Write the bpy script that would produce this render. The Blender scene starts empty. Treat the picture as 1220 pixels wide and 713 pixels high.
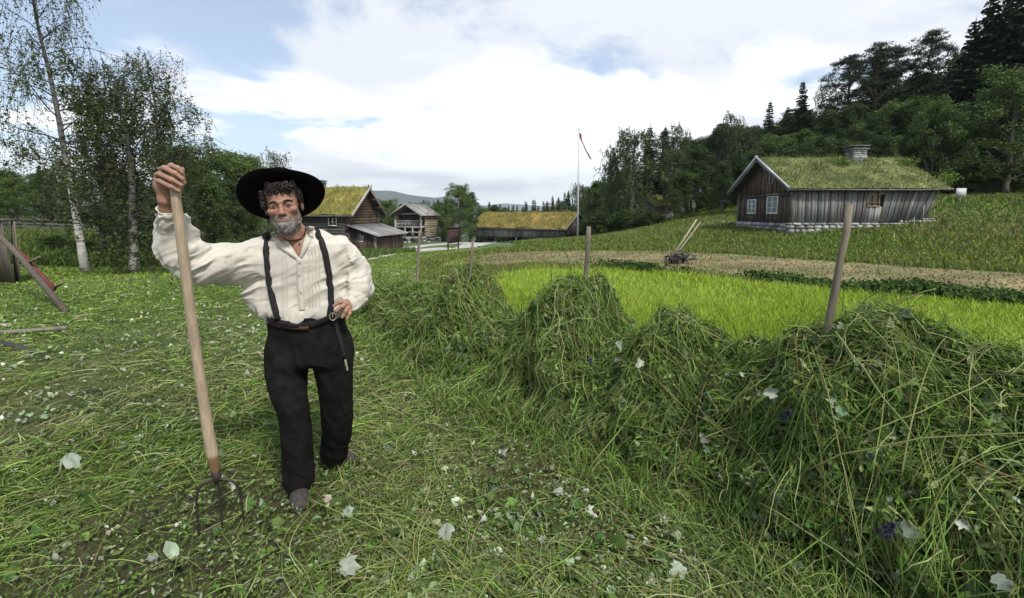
import bpy, math, random
import numpy as np
from mathutils import Vector, Matrix
from mathutils.bvhtree import BVHTree
R = math.radians
random.seed(7); rng = np.random.default_rng(11)
scene = bpy.context.scene
COL = scene.collection
# ---------------------------------------------------------------- camera
CH = 1.62; FPX = 542.0; CX, CY = 610.0, 306.0; HZ = 254.0
PITCH = math.atan((CY - HZ) / FPX)
cam_d = bpy.data.cameras.new('camera'); cam = bpy.data.objects.new('camera', cam_d); COL.objects.link(cam)
cam_d.sensor_width = 36; cam_d.lens = FPX / 1220 * 36; cam_d.shift_y = -(356.5 - CY) / 1220
cam_d.clip_start = 0.05; cam_d.clip_end = 40000
cam.location = (0, 0, CH); cam.rotation_euler = (R(90) - PITCH, 0, 0)
scene.camera = cam
# ---------------------------------------------------------------- light
SUN_EL, SUN_AZ = 50, 31          # azimuth measured from behind the camera towards the right
sx, sy, sz = math.sin(R(SUN_AZ)) * math.cos(R(SUN_EL)), -math.cos(R(SUN_AZ)) * math.cos(R(SUN_EL)), math.sin(R(SUN_EL))
sun_d = bpy.data.lights.new('sun', 'SUN'); sun = bpy.data.objects.new('sun', sun_d); COL.objects.link(sun)
sun_d.energy = 2.8; sun_d.angle = R(8); sun_d.color = (1.0, .95, .87)
sun.rotation_euler = Vector((sx, sy, sz)).to_track_quat('Z', 'Y').to_euler()
sun.location = (5, -5, 30)
world = bpy.data.worlds.new('World'); scene.world = world; world.use_nodes = True
scene.view_settings.view_transform = 'Standard'; scene.view_settings.look = 'None'
scene.view_settings.exposure = 0.6; scene.view_settings.gamma = 1; scene.view_settings.use_curve_mapping = False
def build_world():
    nt = world.node_tree; n = nt.nodes; L = nt.links; n.clear()
    out = n.new('ShaderNodeOutputWorld'); bg = n.new('ShaderNodeBackground'); L.new(bg.outputs[0], out.inputs[0])
    bg.inputs[1].default_value = 0.1
    sky = n.new('ShaderNodeTexSky'); sky.sky_type = 'NISHITA'; sky.sun_disc = False
    sky.sun_elevation = R(SUN_EL); sky.sun_rotation = math.atan2(sx, sy)
    sky.altitude = 300; sky.air_density = 1.0; sky.dust_density = 1.0
    tc = n.new('ShaderNodeTexCoord'); sp = n.new('ShaderNodeSeparateXYZ'); L.new(tc.outputs['Generated'], sp.inputs[0])
    def M(op, a, b=None, c=None, clamp=False):
        m = n.new('ShaderNodeMath'); m.operation = op; m.use_clamp = clamp
        for i, v in enumerate((a, b, c)):
            if v is None: continue
            if isinstance(v, (int, float)): m.inputs[i].default_value = v
            else: L.new(v, m.inputs[i])
        return m.outputs[0]
    zz = M('ADD', M('MAXIMUM', sp.outputs[2], 0.0), 0.16)
    cb = n.new('ShaderNodeCombineXYZ'); L.new(M('DIVIDE', sp.outputs[0], zz), cb.inputs[0]); L.new(M('DIVIDE', sp.outputs[1], zz), cb.inputs[1])
    cb.inputs[2].default_value = 3.7
    def noise(scale, detail, rough, dist=0.0, off=(0, 0, 0)):
        mp = n.new('ShaderNodeMapping'); mp.inputs['Location'].default_value = off; L.new(cb.outputs[0], mp.inputs[0])
        t = n.new('ShaderNodeTexNoise'); t.inputs['Scale'].default_value = scale; t.inputs['Detail'].default_value = detail
        t.inputs['Roughness'].default_value = rough; t.inputs['Distortion'].default_value = dist; L.new(mp.outputs[0], t.inputs[0]); return t.outputs[0]
    n1 = noise(1.1, 9, .58, .3, (3.3, 1.2, 0)); n2 = noise(.75, 8, .55, .4, (1.0, 7.0, 2))
    # fewer clouds towards the upper left: cover depends on direction
    left = M('MULTIPLY', M('SUBTRACT', M('MULTIPLY', sp.outputs[0], -1.0), 0.08), 0.33, clamp=True)
    cover = M('SUBTRACT', M('ADD', n1, M('MULTIPLY', sp.outputs[2], -0.10)), left)
    low = M('MULTIPLY', M('SUBTRACT', 0.30, sp.outputs[2], clamp=True), 0.55)
    mask = n.new('ShaderNodeMapRange'); mask.interpolation_type = 'SMOOTHSTEP'
    L.new(M('ADD', cover, low), mask.inputs[0]); mask.inputs[1].default_value = .33; mask.inputs[2].default_value = .45
    mask.inputs[3].default_value = .12
    grey = n.new('ShaderNodeMapRange'); grey.interpolation_type = 'SMOOTHSTEP'
    L.new(M('ADD', n2, M('MULTIPLY', M('SUBTRACT', sp.outputs[2], .16), .45)), grey.inputs[0]); grey.inputs[1].default_value = .48; grey.inputs[2].default_value = .66
    cl = n.new('ShaderNodeMix'); cl.data_type = 'RGBA'; L.new(grey.outputs[0], cl.inputs[0])
    cl.inputs[6].default_value = (9.2, 9.3, 9.4, 1); cl.inputs[7].default_value = (6.2, 6.45, 6.95, 1)
    hs = n.new('ShaderNodeMix'); hs.data_type = 'RGBA'; hs.inputs[0].default_value = .22
    sc = n.new('ShaderNodeVectorMath'); sc.operation = 'SCALE'; sc.inputs[3].default_value = 1.2; L.new(sky.outputs[0], sc.inputs[0])
    L.new(sc.outputs[0], hs.inputs[6]); hs.inputs[7].default_value = (5.6, 6.4, 7.4, 1)
    mx = n.new('ShaderNodeMix'); mx.data_type = 'RGBA'; L.new(mask.outputs[0], mx.inputs[0]); L.new(hs.outputs[2], mx.inputs[6]); L.new(cl.outputs[2], mx.inputs[7])
    L.new(mx.outputs[2], bg.inputs[0])
build_world()
# ---------------------------------------------------------------- pixel <-> world helpers
FW = np.array([0, math.cos(PITCH), -math.sin(PITCH)]); UP = np.array([0, math.sin(PITCH), math.cos(PITCH)]); CAMP = np.array([0, 0, CH])
def ray(px, py):
    return np.array([1., 0, 0]) * (px - CX) + FW * FPX + UP * (CY - py)
def at(px, py, Y):
    d = ray(px, py); return CAMP + d * (Y / d[1])
# ---------------------------------------------------------------- numpy noise
_lat = np.random.default_rng(5).random((64, 64, 64)).astype(np.float32)
def vnoise(P, f=1.0, off=0.0):
    p = np.asarray(P, dtype=np.float64) * f + off + 100.0
    i = np.floor(p).astype(np.int64); t = p - i; t = t * t * (3 - 2 * t); i &= 63; j = (i + 1) & 63
    x0, y0, z0 = i[..., 0], i[..., 1], i[..., 2]; x1, y1, z1 = j[..., 0], j[..., 1], j[..., 2]
    tx, ty, tz = t[..., 0], t[..., 1], t[..., 2]
    a = _lat[x0, y0, z0] * (1 - tx) + _lat[x1, y0, z0] * tx; b = _lat[x0, y1, z0] * (1 - tx) + _lat[x1, y1, z0] * tx
    c = _lat[x0, y0, z1] * (1 - tx) + _lat[x1, y0, z1] * tx; d = _lat[x0, y1, z1] * (1 - tx) + _lat[x1, y1, z1] * tx
    return ((a * (1 - ty) + b * ty) * (1 - tz) + (c * (1 - ty) + d * ty) * tz) * 2 - 1
def fbm(P, f=1.0, o=4, g=.5, off=0.0):
    s = 0; a = 1; k = 0
    for q in range(o): s = s + a * vnoise(P, f, off + q * 17.3); k += a; a *= g; f *= 2.03
    return s / k
# ---------------------------------------------------------------- materials
def new_mat(name):
    m = bpy.data.materials.new(name); m.use_nodes = True; nt = m.node_tree; b = nt.nodes['Principled BSDF']; return m, nt, b
def mat(name, col=None, rough=.75, metal=0.0, var=.25, nscale=6.0, stretch=(1, 1, 1), bump=0.0, transl=0.0, spec=.35, var2=0.0, n2=.7, sheen=0.0, sss=0.0, wave=None):
    """Colour (or the mesh's own 'Col' attribute), broken up by noise in object space, optional bump and translucency."""
    m, nt, b = new_mat(name); n = nt.nodes; L = nt.links
    tc = n.new('ShaderNodeTexCoord'); mp = n.new('ShaderNodeMapping'); mp.inputs['Scale'].default_value = stretch; L.new(tc.outputs['Object'], mp.inputs[0])
    t = n.new('ShaderNodeTexNoise'); t.inputs['Scale'].default_value = nscale; t.inputs['Detail'].default_value = 6; t.inputs['Roughness'].default_value = .62; L.new(mp.outputs[0], t.inputs[0])
    if col is None:
        a = n.new('ShaderNodeAttribute'); a.attribute_name = 'Col'; src = a.outputs[0]
    else:
        rgb = n.new('ShaderNodeRGB'); rgb.outputs[0].default_value = (*col, 1); src = rgb.outputs[0]
    def mulby(src, fac_out, lo, hi):
        mr = n.new('ShaderNodeMapRange'); mr.inputs[1].default_value = .3; mr.inputs[2].default_value = .7; mr.inputs[3].default_value = lo; mr.inputs[4].default_value = hi; mr.clamp = True
        L.new(fac_out, mr.inputs[0]); v = n.new('ShaderNodeVectorMath'); v.operation = 'SCALE'; L.new(src, v.inputs[0]); L.new(mr.outputs[0], v.inputs[3]); return v.outputs[0]
    c = mulby(src, t.outputs[0], 1 - var, 1 + var) if var else src
    if var2:
        t2 = n.new('ShaderNodeTexNoise'); t2.inputs['Scale'].default_value = n2; t2.inputs['Detail'].default_value = 4; L.new(tc.outputs['Object'], t2.inputs[0]); c = mulby(c, t2.outputs[0], 1 - var2, 1 + var2)
    L.new(c, b.inputs['Base Color'])
    b.inputs['Roughness'].default_value = rough; b.inputs['Metallic'].default_value = metal; b.inputs['Specular IOR Level'].default_value = spec
    if sheen: b.inputs['Sheen Weight'].default_value = sheen; b.inputs['Sheen Roughness'].default_value = .5
    if sss: b.inputs['Subsurface Weight'].default_value = sss; b.inputs['Subsurface Radius'].default_value = (.012, .005, .003); b.inputs['Subsurface Scale'].default_value = 1.0
    h = t.outputs[0]
    if wave:
        w = n.new('ShaderNodeTexWave'); w.inputs['Scale'].default_value = wave[0]; w.bands_direction = wave[1]; w.inputs['Distortion'].default_value = wave[2]; w.inputs['Detail'].default_value = 2
        L.new(tc.outputs['Object'], w.inputs[0]); ad = n.new('ShaderNodeMath'); ad.operation = 'MULTIPLY_ADD'; L.new(w.outputs[1], ad.inputs[0]); ad.inputs[1].default_value = wave[3]; L.new(h, ad.inputs[2]); h = ad.outputs[0]
    if bump:
        bp = n.new('ShaderNodeBump'); bp.inputs['Strength'].default_value = min(1, bump); bp.inputs['Distance'].default_value = .02 if bump <= 1 else .02 * bump
        L.new(h, bp.inputs['Height']); L.new(bp.outputs[0], b.inputs['Normal'])
    if transl:
        tr = n.new('ShaderNodeBsdfTranslucent'); L.new(c, tr.inputs[0]); ms = n.new('ShaderNodeMixShader'); ms.inputs[0].default_value = transl
        L.new(b.outputs[0], ms.inputs[1]); L.new(tr.outputs[0], ms.inputs[2]); L.new(ms.outputs[0], n['Material Output'].inputs[0])
    return m
# ---------------------------------------------------------------- mesh builder
def nrm(a): return a / np.maximum(np.linalg.norm(a, axis=-1, keepdims=True), 1e-9)
class MB:
    def __init__(s): s.v = []; s.q = []; s.t = []; s.c = []; s.n = 0
    def add(s, v, q=None, t=None, c=(1, 1, 1)):
        v = np.asarray(v, dtype=np.float64).reshape(-1, 3); s.v.append(v)
        if q is not None and len(q): s.q.append(np.asarray(q, dtype=np.int64).reshape(-1, 4) + s.n)
        if t is not None and len(t): s.t.append(np.asarray(t, dtype=np.int64).reshape(-1, 3) + s.n)
        c = np.asarray(c, dtype=np.float64); s.c.append(np.broadcast_to(c, (len(v), 3)) if c.ndim == 1 else c); s.n += len(v)
    def box(s, x0, x1, y0, y1, z0, z1, c=(1, 1, 1), M=None):
        v = np.array([(x, y, z) for z in (z0, z1) for y in (y0, y1) for x in (x0, x1)], float)
        if M is not None: v = v @ np.array(M)[:3, :3].T + np.array(M)[:3, 3]
        s.add(v, [(0, 2, 3, 1), (4, 5, 7, 6), (0, 1, 5, 4), (2, 6, 7, 3), (0, 4, 6, 2), (1, 3, 7, 5)], c=c)
    def beam(s, a, b, w, h, c=(1, 1, 1), up=(0, 0, 1), taper=1.0):
        a = np.array(a, float); b = np.array(b, float); d = nrm(b - a); u = np.array(up, float)
        sd = nrm(np.cross(d, u)); u = np.cross(sd, d)
        vs = []
        for p, k in ((a, 1), (b, taper)):
            for i, j in ((-1, -1), (1, -1), (1, 1), (-1, 1)): vs.append(p + sd * i * w / 2 * k + u * j * h / 2 * k)
        s.add(vs, [(0, 1, 2, 3), (7, 6, 5, 4), (0, 4, 5, 1), (1, 5, 6, 2), (2, 6, 7, 3), (3, 7, 4, 0)], c=c)
    def tube(s, P, r, n=8, c=(1, 1, 1), cap=True, squash=None):
        P = np.array(P, float); K = len(P); r = np.broadcast_to(np.array(r, float), (K,))
        T = np.zeros_like(P); T[1:-1] = P[2:] - P[:-2]; T[0] = P[1] - P[0]; T[-1] = P[-1] - P[-2]; T = nrm(T)
        ref = np.array([0, 0, 1.]) if abs(T[0][2]) < .9 else np.array([1., 0, 0])
        u = nrm(np.cross(T[0], ref)); V = []
        for k in range(K):
            u = nrm(u - T[k] * np.dot(u, T[k])); w = np.cross(T[k], u)
            an = np.arange(n) * 2 * math.pi / n
            V.append(P[k] + r[k] * (np.cos(an)[:, None] * u + np.sin(an)[:, None] * w))
        V = np.concatenate(V); q = [(k * n + i, k * n + (i + 1) % n, (k + 1) * n + (i + 1) % n, (k + 1) * n + i) for k in range(K - 1) for i in range(n)]
        t = []
        if cap:
            V = np.concatenate([V, P[:1], P[-1:]]); a = K * n
            t = [(a, (i + 1) % n, i) for i in range(n)] + [(a + 1, (K - 1) * n + i, (K - 1) * n + (i + 1) % n) for i in range(n)]
        if np.ndim(c) == 2: c = np.concatenate([np.repeat(np.asarray(c), n, axis=0), np.asarray(c)[[0, -1]]]) if cap else np.repeat(np.asarray(c), n, axis=0)
        s.add(V, q, t, c)
    def lathe(s, prof, n=24, c=(1, 1, 1), M=None, cap=False):
        an = np.arange(n) * 2 * math.pi / n; V = np.concatenate([np.stack([r * np.cos(an), r * np.sin(an), np.full(n, z)], 1) for r, z in prof])
        if M is not None: V = V @ np.array(M)[:3, :3].T + np.array(M)[:3, 3]
        s.add(V, [(k * n + i, k * n + (i + 1) % n, (k + 1) * n + (i + 1) % n, (k + 1) * n + i) for k in range(len(prof) - 1) for i in range(n)], c=c)
    def grid(s, G, c=(1, 1, 1), flip=False):
        a, b = G.shape[:2]; i, j = np.meshgrid(np.arange(a - 1), np.arange(b - 1), indexing='ij'); k = (i * b + j).ravel()
        q = np.stack([k, k + b, k + b + 1, k + 1], 1)
        if flip: q = q[:, ::-1]
        s.add(G.reshape(-1, 3), q, c=c if np.ndim(c) < 3 else c.reshape(-1, 3))
    def ribbons(s, P, w, side, c, prof=None):
        """P (N,K,3) paths, w (N,) widths, side (N,3) or (N,K,3), c (N,3) colours"""
        N, K = P.shape[:2]
        if prof is None: prof = np.concatenate([np.linspace(1, .85, K - 1), [.08]])
        if side.ndim == 2: side = side[:, None, :]
        o = side * (w[:, None] * np.asarray(prof)[None, :])[..., None] * .5
        V = np.stack([P - o, P + o], 2).reshape(-1, 3)
        b = (np.arange(N) * K * 2)[:, None] + (np.arange(K - 1) * 2)[None, :]; b = b.ravel()
        s.add(V, np.stack([b, b + 1, b + 3, b + 2], 1), c=np.repeat(c, K * 2, axis=0))
    def leaves(s, Cn, U, V, su, sv, c, fold=0.0):
        """rhombic leaves; U,V unit vectors"""
        su = np.broadcast_to(su, (len(Cn),))[:, None]; sv = np.broadcast_to(sv, (len(Cn),))[:, None]
        vs = np.stack([Cn - U * su, Cn + V * sv - U * su * .1, Cn + U * su, Cn - V * sv - U * su * .1], 1)
        if fold:
            W = np.cross(U, V); vs[:, 1] += W * sv * fold; vs[:, 3] += W * sv * fold
        b = np.arange(len(Cn)) * 4
        s.add(vs.reshape(-1, 3), np.stack([b, b + 1, b + 2, b + 3], 1), c=np.repeat(c, 4, axis=0))
    def mesh(s, name, m, smooth=False):
        v = np.concatenate(s.v) if s.v else np.zeros((0, 3)); c = np.concatenate(s.c) if s.c else np.zeros((0, 3))
        q = np.concatenate(s.q) if s.q else np.zeros((0, 4), int); t = np.concatenate(s.t) if s.t else np.zeros((0, 3), int)
        me = bpy.data.meshes.new(name); me.vertices.add(len(v)); me.vertices.foreach_set('co', v.astype(np.float32).ravel())
        nl = len(q) * 4 + len(t) * 3; me.loops.add(nl); me.loops.foreach_set('vertex_index', np.concatenate([q.ravel(), t.ravel()]).astype(np.int32))
        me.polygons.add(len(q) + len(t))
        me.polygons.foreach_set('loop_start', np.concatenate([np.arange(len(q)) * 4, len(q) * 4 + np.arange(len(t)) * 3]).astype(np.int32))
        if smooth: me.polygons.foreach_set('use_smooth', np.ones(len(q) + len(t), bool))
        at_ = me.color_attributes.new('Col', 'FLOAT_COLOR', 'POINT'); cc = np.ones((len(v), 4), np.float32); cc[:, :3] = c; at_.data.foreach_set('color', cc.ravel())
        me.update(calc_edges=True)
        for mm in (m if isinstance(m, (list, tuple)) else [m]): me.materials.append(mm)
        return me
    def build(s, name, m, parent=None, smooth=False):
        o = bpy.data.objects.new(name, s.mesh(name, m, smooth)); COL.objects.link(o)
        if parent is not None: o.parent = parent
        return o
def tag(o, label=None, cat=None, group=None, kind=None):
    if label: o['label'] = label
    if cat: o['category'] = cat
    if group: o['group'] = group
    if kind: o['kind'] = kind
    return o
def empty(name, loc=(0, 0, 0), rz=0.0, label=None, cat=None, group=None):
    o = bpy.data.objects.new(name, None); COL.objects.link(o); o.location = loc; o.rotation_euler = (0, 0, rz); o.empty_display_size = .2
    return tag(o, label, cat, group)
def dup(root, loc, rz=0.0, sc=1.0, label=None, group=None):
    r = root.copy(); COL.objects.link(r); r.location = loc; r.rotation_euler = (0, 0, rz); r.scale = sc if isinstance(sc, tuple) else (sc,) * 3
    if label: r['label'] = label
    if group: r['group'] = group
    for ch in list(root.children):
        c = ch.copy(); COL.objects.link(c); c.parent = r
        for g in list(ch.children):
            d = g.copy(); COL.objects.link(d); d.parent = c
    return r
def jit(col, n, a=.25, r=rng):
    k = 1 + (r.random((n, 1)) - .5) * 2 * a; return np.clip(np.asarray(col) * k * (1 + (r.random((n, 3)) - .5) * a * .5), 0, 1)
def rvec(n, r=rng): return nrm(r.normal(size=(n, 3)))
# ---------------------------------------------------------------- terrain
_cp = [at(*p) for p in [
 (100, 330, 13), (400, 340, 10.3), (160, 323, 16), (60, 322, 16), (20, 330, 12), (300, 317, 17), (500, 330, 12.5), (480, 315, 20), (520, 308, 28), (420, 320, 20),
 (100, 318, 18.5), (0, 314, 18.5), (230, 316, 19), (60, 281, 30), (150, 283, 28), (250, 288, 28), (-60, 279, 33),
 (445, 305, 42), (475, 299, 46), (400, 308, 43), (330, 300, 40), (500, 301, 46), (570, 291, 54), (540, 298, 41), (475, 290, 64), (520, 288, 64), (570, 290, 66), (690, 286, 66),
 (600, 293, 32), (650, 288, 36), (690, 287, 46), (620, 300, 24), (640, 318, 14), (760, 322, 13.5), (900, 340, 10.4), (1220, 368, 7.8),
 (700, 300, 20), (850, 305, 18), (1000, 318, 14.5), (1220, 332, 11.6), (1220, 300, 18), (942, 279, 26), (880, 272, 31), (1105, 263, 26.5), (1220, 262, 26), (1220, 226, 38), (1144, 240, 32),
 (850, 268, 36), (790, 281, 30), (750, 276, 45), (780, 292, 24), (1020, 300, 19)]]
_cp += [np.array(p, float) for p in [(0, 0, 0), (0, 5, 0), (-6, 5, 0), (6, 5, 0), (0, 8, 0), (-12, 6, 0), (12, 5, 0), (-3, 2.5, 0), (3, 2.5, 0), (0, 2.5, 0), (-20, -15, 0), (20, -15, 0), (-30, 3, 0), (30, 2, .3), (0, -30, 0), (-50, -30, 0), (50, -30, 0),
 (32, 55, 4.2), (60, 60, 9), (100, 100, 18), (16, 75, -1), (60, 32, 7.5), (60, 10, 2), (0, 120, -6), (-40, 100, -4), (-60, 60, 1.5), (35, 100, 2), (-80, 100, 2), (0, 190, -10), (120, 190, 20), (-120, 190, 0), (110, 30, 12), (-60, 30, 1.5), (45, 45, 6), (24, 48, 2.3), (-30, 80, -3), (-110, 40, 4), (-45, 12, 0.2)]]
_cp = np.array(_cp)
def _tps(d): return np.where(d > 0, d * d * np.log(np.maximum(d, 1e-9)), 0)
def _fit():
    X = _cp[:, :2]; n = len(X); K = _tps(np.linalg.norm(X[:, None] - X[None], axis=2)) + np.eye(n) * 2.0; Pm = np.hstack([np.ones((n, 1)), X])
    A = np.block([[K, Pm], [Pm.T, np.zeros((3, 3))]]); return np.linalg.solve(A, np.concatenate([_cp[:, 2], np.zeros(3)]))
_w = _fit()
GX0, GX1, GY0, GY1, GS = -130., 130., -40., 200., .5
def _grid_h():
    xs = np.arange(GX0, GX1 + .1, GS); ys = np.arange(GY0, GY1 + .1, GS); X, Y = np.meshgrid(xs, ys, indexing='ij'); Q = np.stack([X.ravel(), Y.ravel()], 1)
    Z = np.zeros(len(Q))
    for i in range(0, len(Q), 20000):
        q = Q[i:i + 20000]; Z[i:i + 20000] = _tps(np.linalg.norm(q[:, None] - _cp[None, :, :2], axis=2)) @ _w[:-3] + _w[-3] + q @ _w[-2:]
    return Z.reshape(X.shape)
_HG = _grid_h()
_HG = np.clip(_HG, -14, 60)
def H(x, y):
    x = np.asarray(x, float); y = np.asarray(y, float)
    xc = np.clip(x, GX0, GX1 - .01); yc = np.clip(y, GY0, GY1 - .01)
    u = (xc - GX0) / GS; v = (yc - GY0) / GS; i = u.astype(int); j = v.astype(int); i = np.minimum(i, _HG.shape[0] - 2); j = np.minimum(j, _HG.shape[1] - 2); u = u - i; v = v - j
    z = (_HG[i, j] * (1 - u) + _HG[i + 1, j] * u) * (1 - v) + (_HG[i, j + 1] * (1 - u) + _HG[i + 1, j + 1] * u) * v
    ex = np.hypot(x - xc, y - yc); k = np.exp(-ex / 300.)         # beyond the modelled place the land eases down to the valley floor
    near = np.clip((9 - np.hypot(x, y)) / 3, 0, 1)                # the yard round the camera is level
    return (z * (1 - near)) * k + (1 - k) * -25.0
def micro(x, y):
    P = np.stack([np.asarray(x, float), np.asarray(y, float), np.zeros_like(np.asarray(x, float))], -1); return fbm(P, .55, 2, off=3.3) * .05 * np.clip((np.hypot(x, y) - 3.2) / 2, 0, 1)
def ground(px, py):
    d = ray(px, py); Y = 1.2
    while Y < 250:
        p = CAMP + d * (Y / d[1])
        if p[2] <= float(H(p[0], p[1])): return p
        Y *= 1.01
    return p
def gpoly(pts): return np.array([ground(*p)[:2] for p in pts])
def inside(P, poly):
    x, y = P[:, 0], P[:, 1]; r = np.zeros(len(P), bool); n = len(poly)
    for i in range(n):
        x0, y0 = poly[i]; x1, y1 = poly[(i + 1) % n]
        c = ((y0 > y) != (y1 > y)) & (x < (x1 - x0) * (y - y0) / (y1 - y0 + 1e-12) + x0); r ^= c
    return r
# regions on the ground (corner points)
FIELD = np.concatenate([gpoly([(586, 342), (600, 331), (640, 322), (760, 324), (900, 341), (1060, 355), (1220, 371)]), np.array([[13, 6.6], [18, 1.0], [4.2, .8], [3.0, 2.4], [1.7, 3.9], [.7, 4.9], [-.2, 6.2]])])
STRIP = np.concatenate([gpoly([(520, 318), (560, 305), (700, 299), (850, 302), (1000, 313), (1220, 327)]), np.array([[26, 6.5], [22, 3.5]]), gpoly([(1220, 357), (1060, 347), (900, 334), (740, 320), (640, 315), (590, 318)])])
ROADL = [(600, 286, 0), (560, 292, 1.4), (520, 297, 1.7), (480, 301, 1.6), (440, 305, 1.5), (380, 312, 1.5)]
# ---------------------------------------------------------------- ground sheet
M_ground = mat('ground_soil', None, .95, var=.45, nscale=9, bump=.6, var2=.35, n2=.6)
def axis(lo, hi, step, far):
    a = list(np.arange(lo, hi + .01, step)); s = step; x = hi; up = []
    while x < far: s *= 1.35; x += s; up.append(x)
    s = step; x = lo; dn = []
    while x > -far: s *= 1.35; x -= s; dn.append(x)
    return np.array(dn[::-1] + a + up)
def ground_colour(P):
    n = len(P); x, y = P[:, 0], P[:, 1]; d = np.hypot(x, y); P3 = np.column_stack([P, np.zeros(n)])
    n1 = fbm(P3, 1.6, 4)[:, None]; n2 = fbm(P3, .35, 3, off=9)[:, None]
    soil = np.array([.05, .048, .02]) * (1 + .5 * n1) + np.array([.03, .016, .002]) * np.clip(n1 * 2, 0, 1)
    green = np.array([.07, .115, .024]) * (1 + .3 * n1 + .25 * n2)
    k = np.clip((d - 4) / 6, 0, 1)[:, None]; c = soil * (1 - k) + green * k
    f = inside(P, FIELD)[:, None]; c = np.where(f, np.array([.11, .18, .02]), c)
    s = inside(P + np.column_stack([fbm(P3, .9, 2), fbm(P3, .9, 2, off=5)]) * .5, STRIP)[:, None]
    sg = np.clip(n1 * 3 + .35, 0, 1) * .6; c = np.where(s, (np.array([.20, .16, .08]) * (1 - sg) + np.array([.10, .125, .035]) * sg) * (1 + .3 * n2), c)
    far = np.clip((d - 45) / 30, 0, 1)[:, None]; c = c * (1 - far) + np.array([.035, .055, .02]) * far
    return np.clip(c, .004, 1)
def build_ground():
    xs = axis(-34, 44, .42, 9000); ys = axis(-5, 60, .42, 12000); X, Y = np.meshgrid(xs, ys, indexing='ij'); P = np.stack([X.ravel(), Y.ravel()], 1)
    Z = H(P[:, 0], P[:, 1]); P3 = np.column_stack([P, np.zeros(len(P))]); d = np.hypot(P[:, 0], P[:, 1])
    Z = Z + micro(P[:, 0], P[:, 1])
    m = MB(); m.grid(np.column_stack([P, Z]).reshape(*X.shape, 3), c=ground_colour(P)); o = m.build('ground', M_ground, smooth=True); tag(o, 'mown meadow ground falling away to the farmyard', kind='structure')
build_ground()
M_gravel = mat('gravel', (.36, .35, .33), .95, var=.25, nscale=30, bump=.4, var2=.15)
def road(name, pts, label):
    C = np.array([ground(a, b)[:2] for a, b, w in pts]); W = np.array([w for *_, w in pts], float); W[W == 0] = 1.2
    t = np.linspace(0, len(C) - 1, 90); i = np.minimum(t.astype(int), len(C) - 2); f = t - i
    def cr(A):
        Ap = np.concatenate([A[:1] * 2 - A[1:2], A, A[-1:] * 2 - A[-2:-1]]); a, b, c_, d = Ap[i], Ap[i + 1], Ap[i + 2], Ap[np.minimum(i + 3, len(Ap) - 1)]
        ff = f[:, None] if A.ndim == 2 else f
        return .5 * (2 * b + (c_ - a) * ff + (2 * a - 5 * b + 4 * c_ - d) * ff ** 2 + (3 * b - a - 3 * c_ + d) * ff ** 3)
    Q = cr(C); W = np.interp(t, np.arange(len(W)), W); T = np.gradient(Q, axis=0); T /= np.linalg.norm(T, axis=1)[:, None]; Nn = np.stack([-T[:, 1], T[:, 0]], 1)
    u = np.linspace(-1, 1, 9); G = Q[:, None] + Nn[:, None] * (W[:, None] * u[None])[..., None]
    G[:, [0, -1]] += (fbm(np.concatenate([G[:, [0, -1]], np.zeros((len(Q), 2, 1))], 2), .7, 3) * .35)[..., None]
    Z = H(G[..., 0], G[..., 1]) + .045
    Z[:, [0, -1]] -= .09
    m = MB(); m.grid(np.concatenate([G, Z[..., None]], 2)); return tag(m.build(name, M_gravel, smooth=True), label, kind='structure')
road('gravel_road', ROADL, 'light grey gravel road curving past the log storehouse')
road('gravel_road', [(560, 294, 1.5), (600, 290, 1.5), (560, 289.5, 1.5), (500, 294, 1.3), (478, 297, 1.3)], 'branch of the gravel road leading to the storehouse steps')
road('footpath', [(800, 275, .5), (832, 269, .6), (852, 266.5, .7), (872, 264.5, .7)], 'short pale footpath left of the turf roofed cabin')
# ---------------------------------------------------------------- far hills and haze
M_hill = mat('forested_hill', (.040, .058, .040), .95, var=.35, nscale=.01, var2=.3, n2=.002)
def ridge(name, Y, prof, base=-30, depth=900, amp=6, label=''):
    px = np.array([p[0] for p in prof]); py = np.array([p[1] for p in prof]); u = np.linspace(px[0], px[-1], 160); v = np.interp(u, px, py)
    top = np.array([at(a, b, Y) for a, b in zip(u, v)]); top[:, 2] += fbm(top, .004 * 3500 / Y, 4) * amp
    rows = []
    for k in np.linspace(0, 1, 14):
        r = top.copy(); r[:, 1] -= depth * k; s = (1 - k) ** 1.4; r[:, 2] = base + (top[:, 2] - base) * s; r[:, 2] += fbm(r, .006, 4) * amp * 3 * k * (1 - k) * 2; rows.append(r)
    back = top.copy(); back[:, 1] += depth; back[:, 2] = base; rows.insert(0, back)
    m = MB(); m.grid(np.stack(rows), flip=True); tag(m.build(name, M_hill, smooth=True), label, kind='structure')
ridge('hills', 3600, [(-400, 205), (0, 215), (250, 226), (380, 233), (425, 230), (440, 227.5), (468, 228), (490, 233), (515, 236), (528, 234), (560, 240), (600, 250), (640, 262)], label='blue forested mountain ridge behind the farm', amp=14)
ridge('hills', 7500, [(420, 262), (520, 250), (570, 245), (600, 243), (650, 246), (700, 249), (780, 246), (900, 250), (1000, 262)], label='faint pale hills beyond the valley', amp=20, depth=1500)
ridge('hills', 1500, [(330, 262), (400, 249), (440, 243), (500, 247), (560, 250), (640, 251.5), (720, 248), (800, 240), (900, 235), (1000, 262)], label='dark wooded rise in front of the mountains', amp=5, depth=500)
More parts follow.
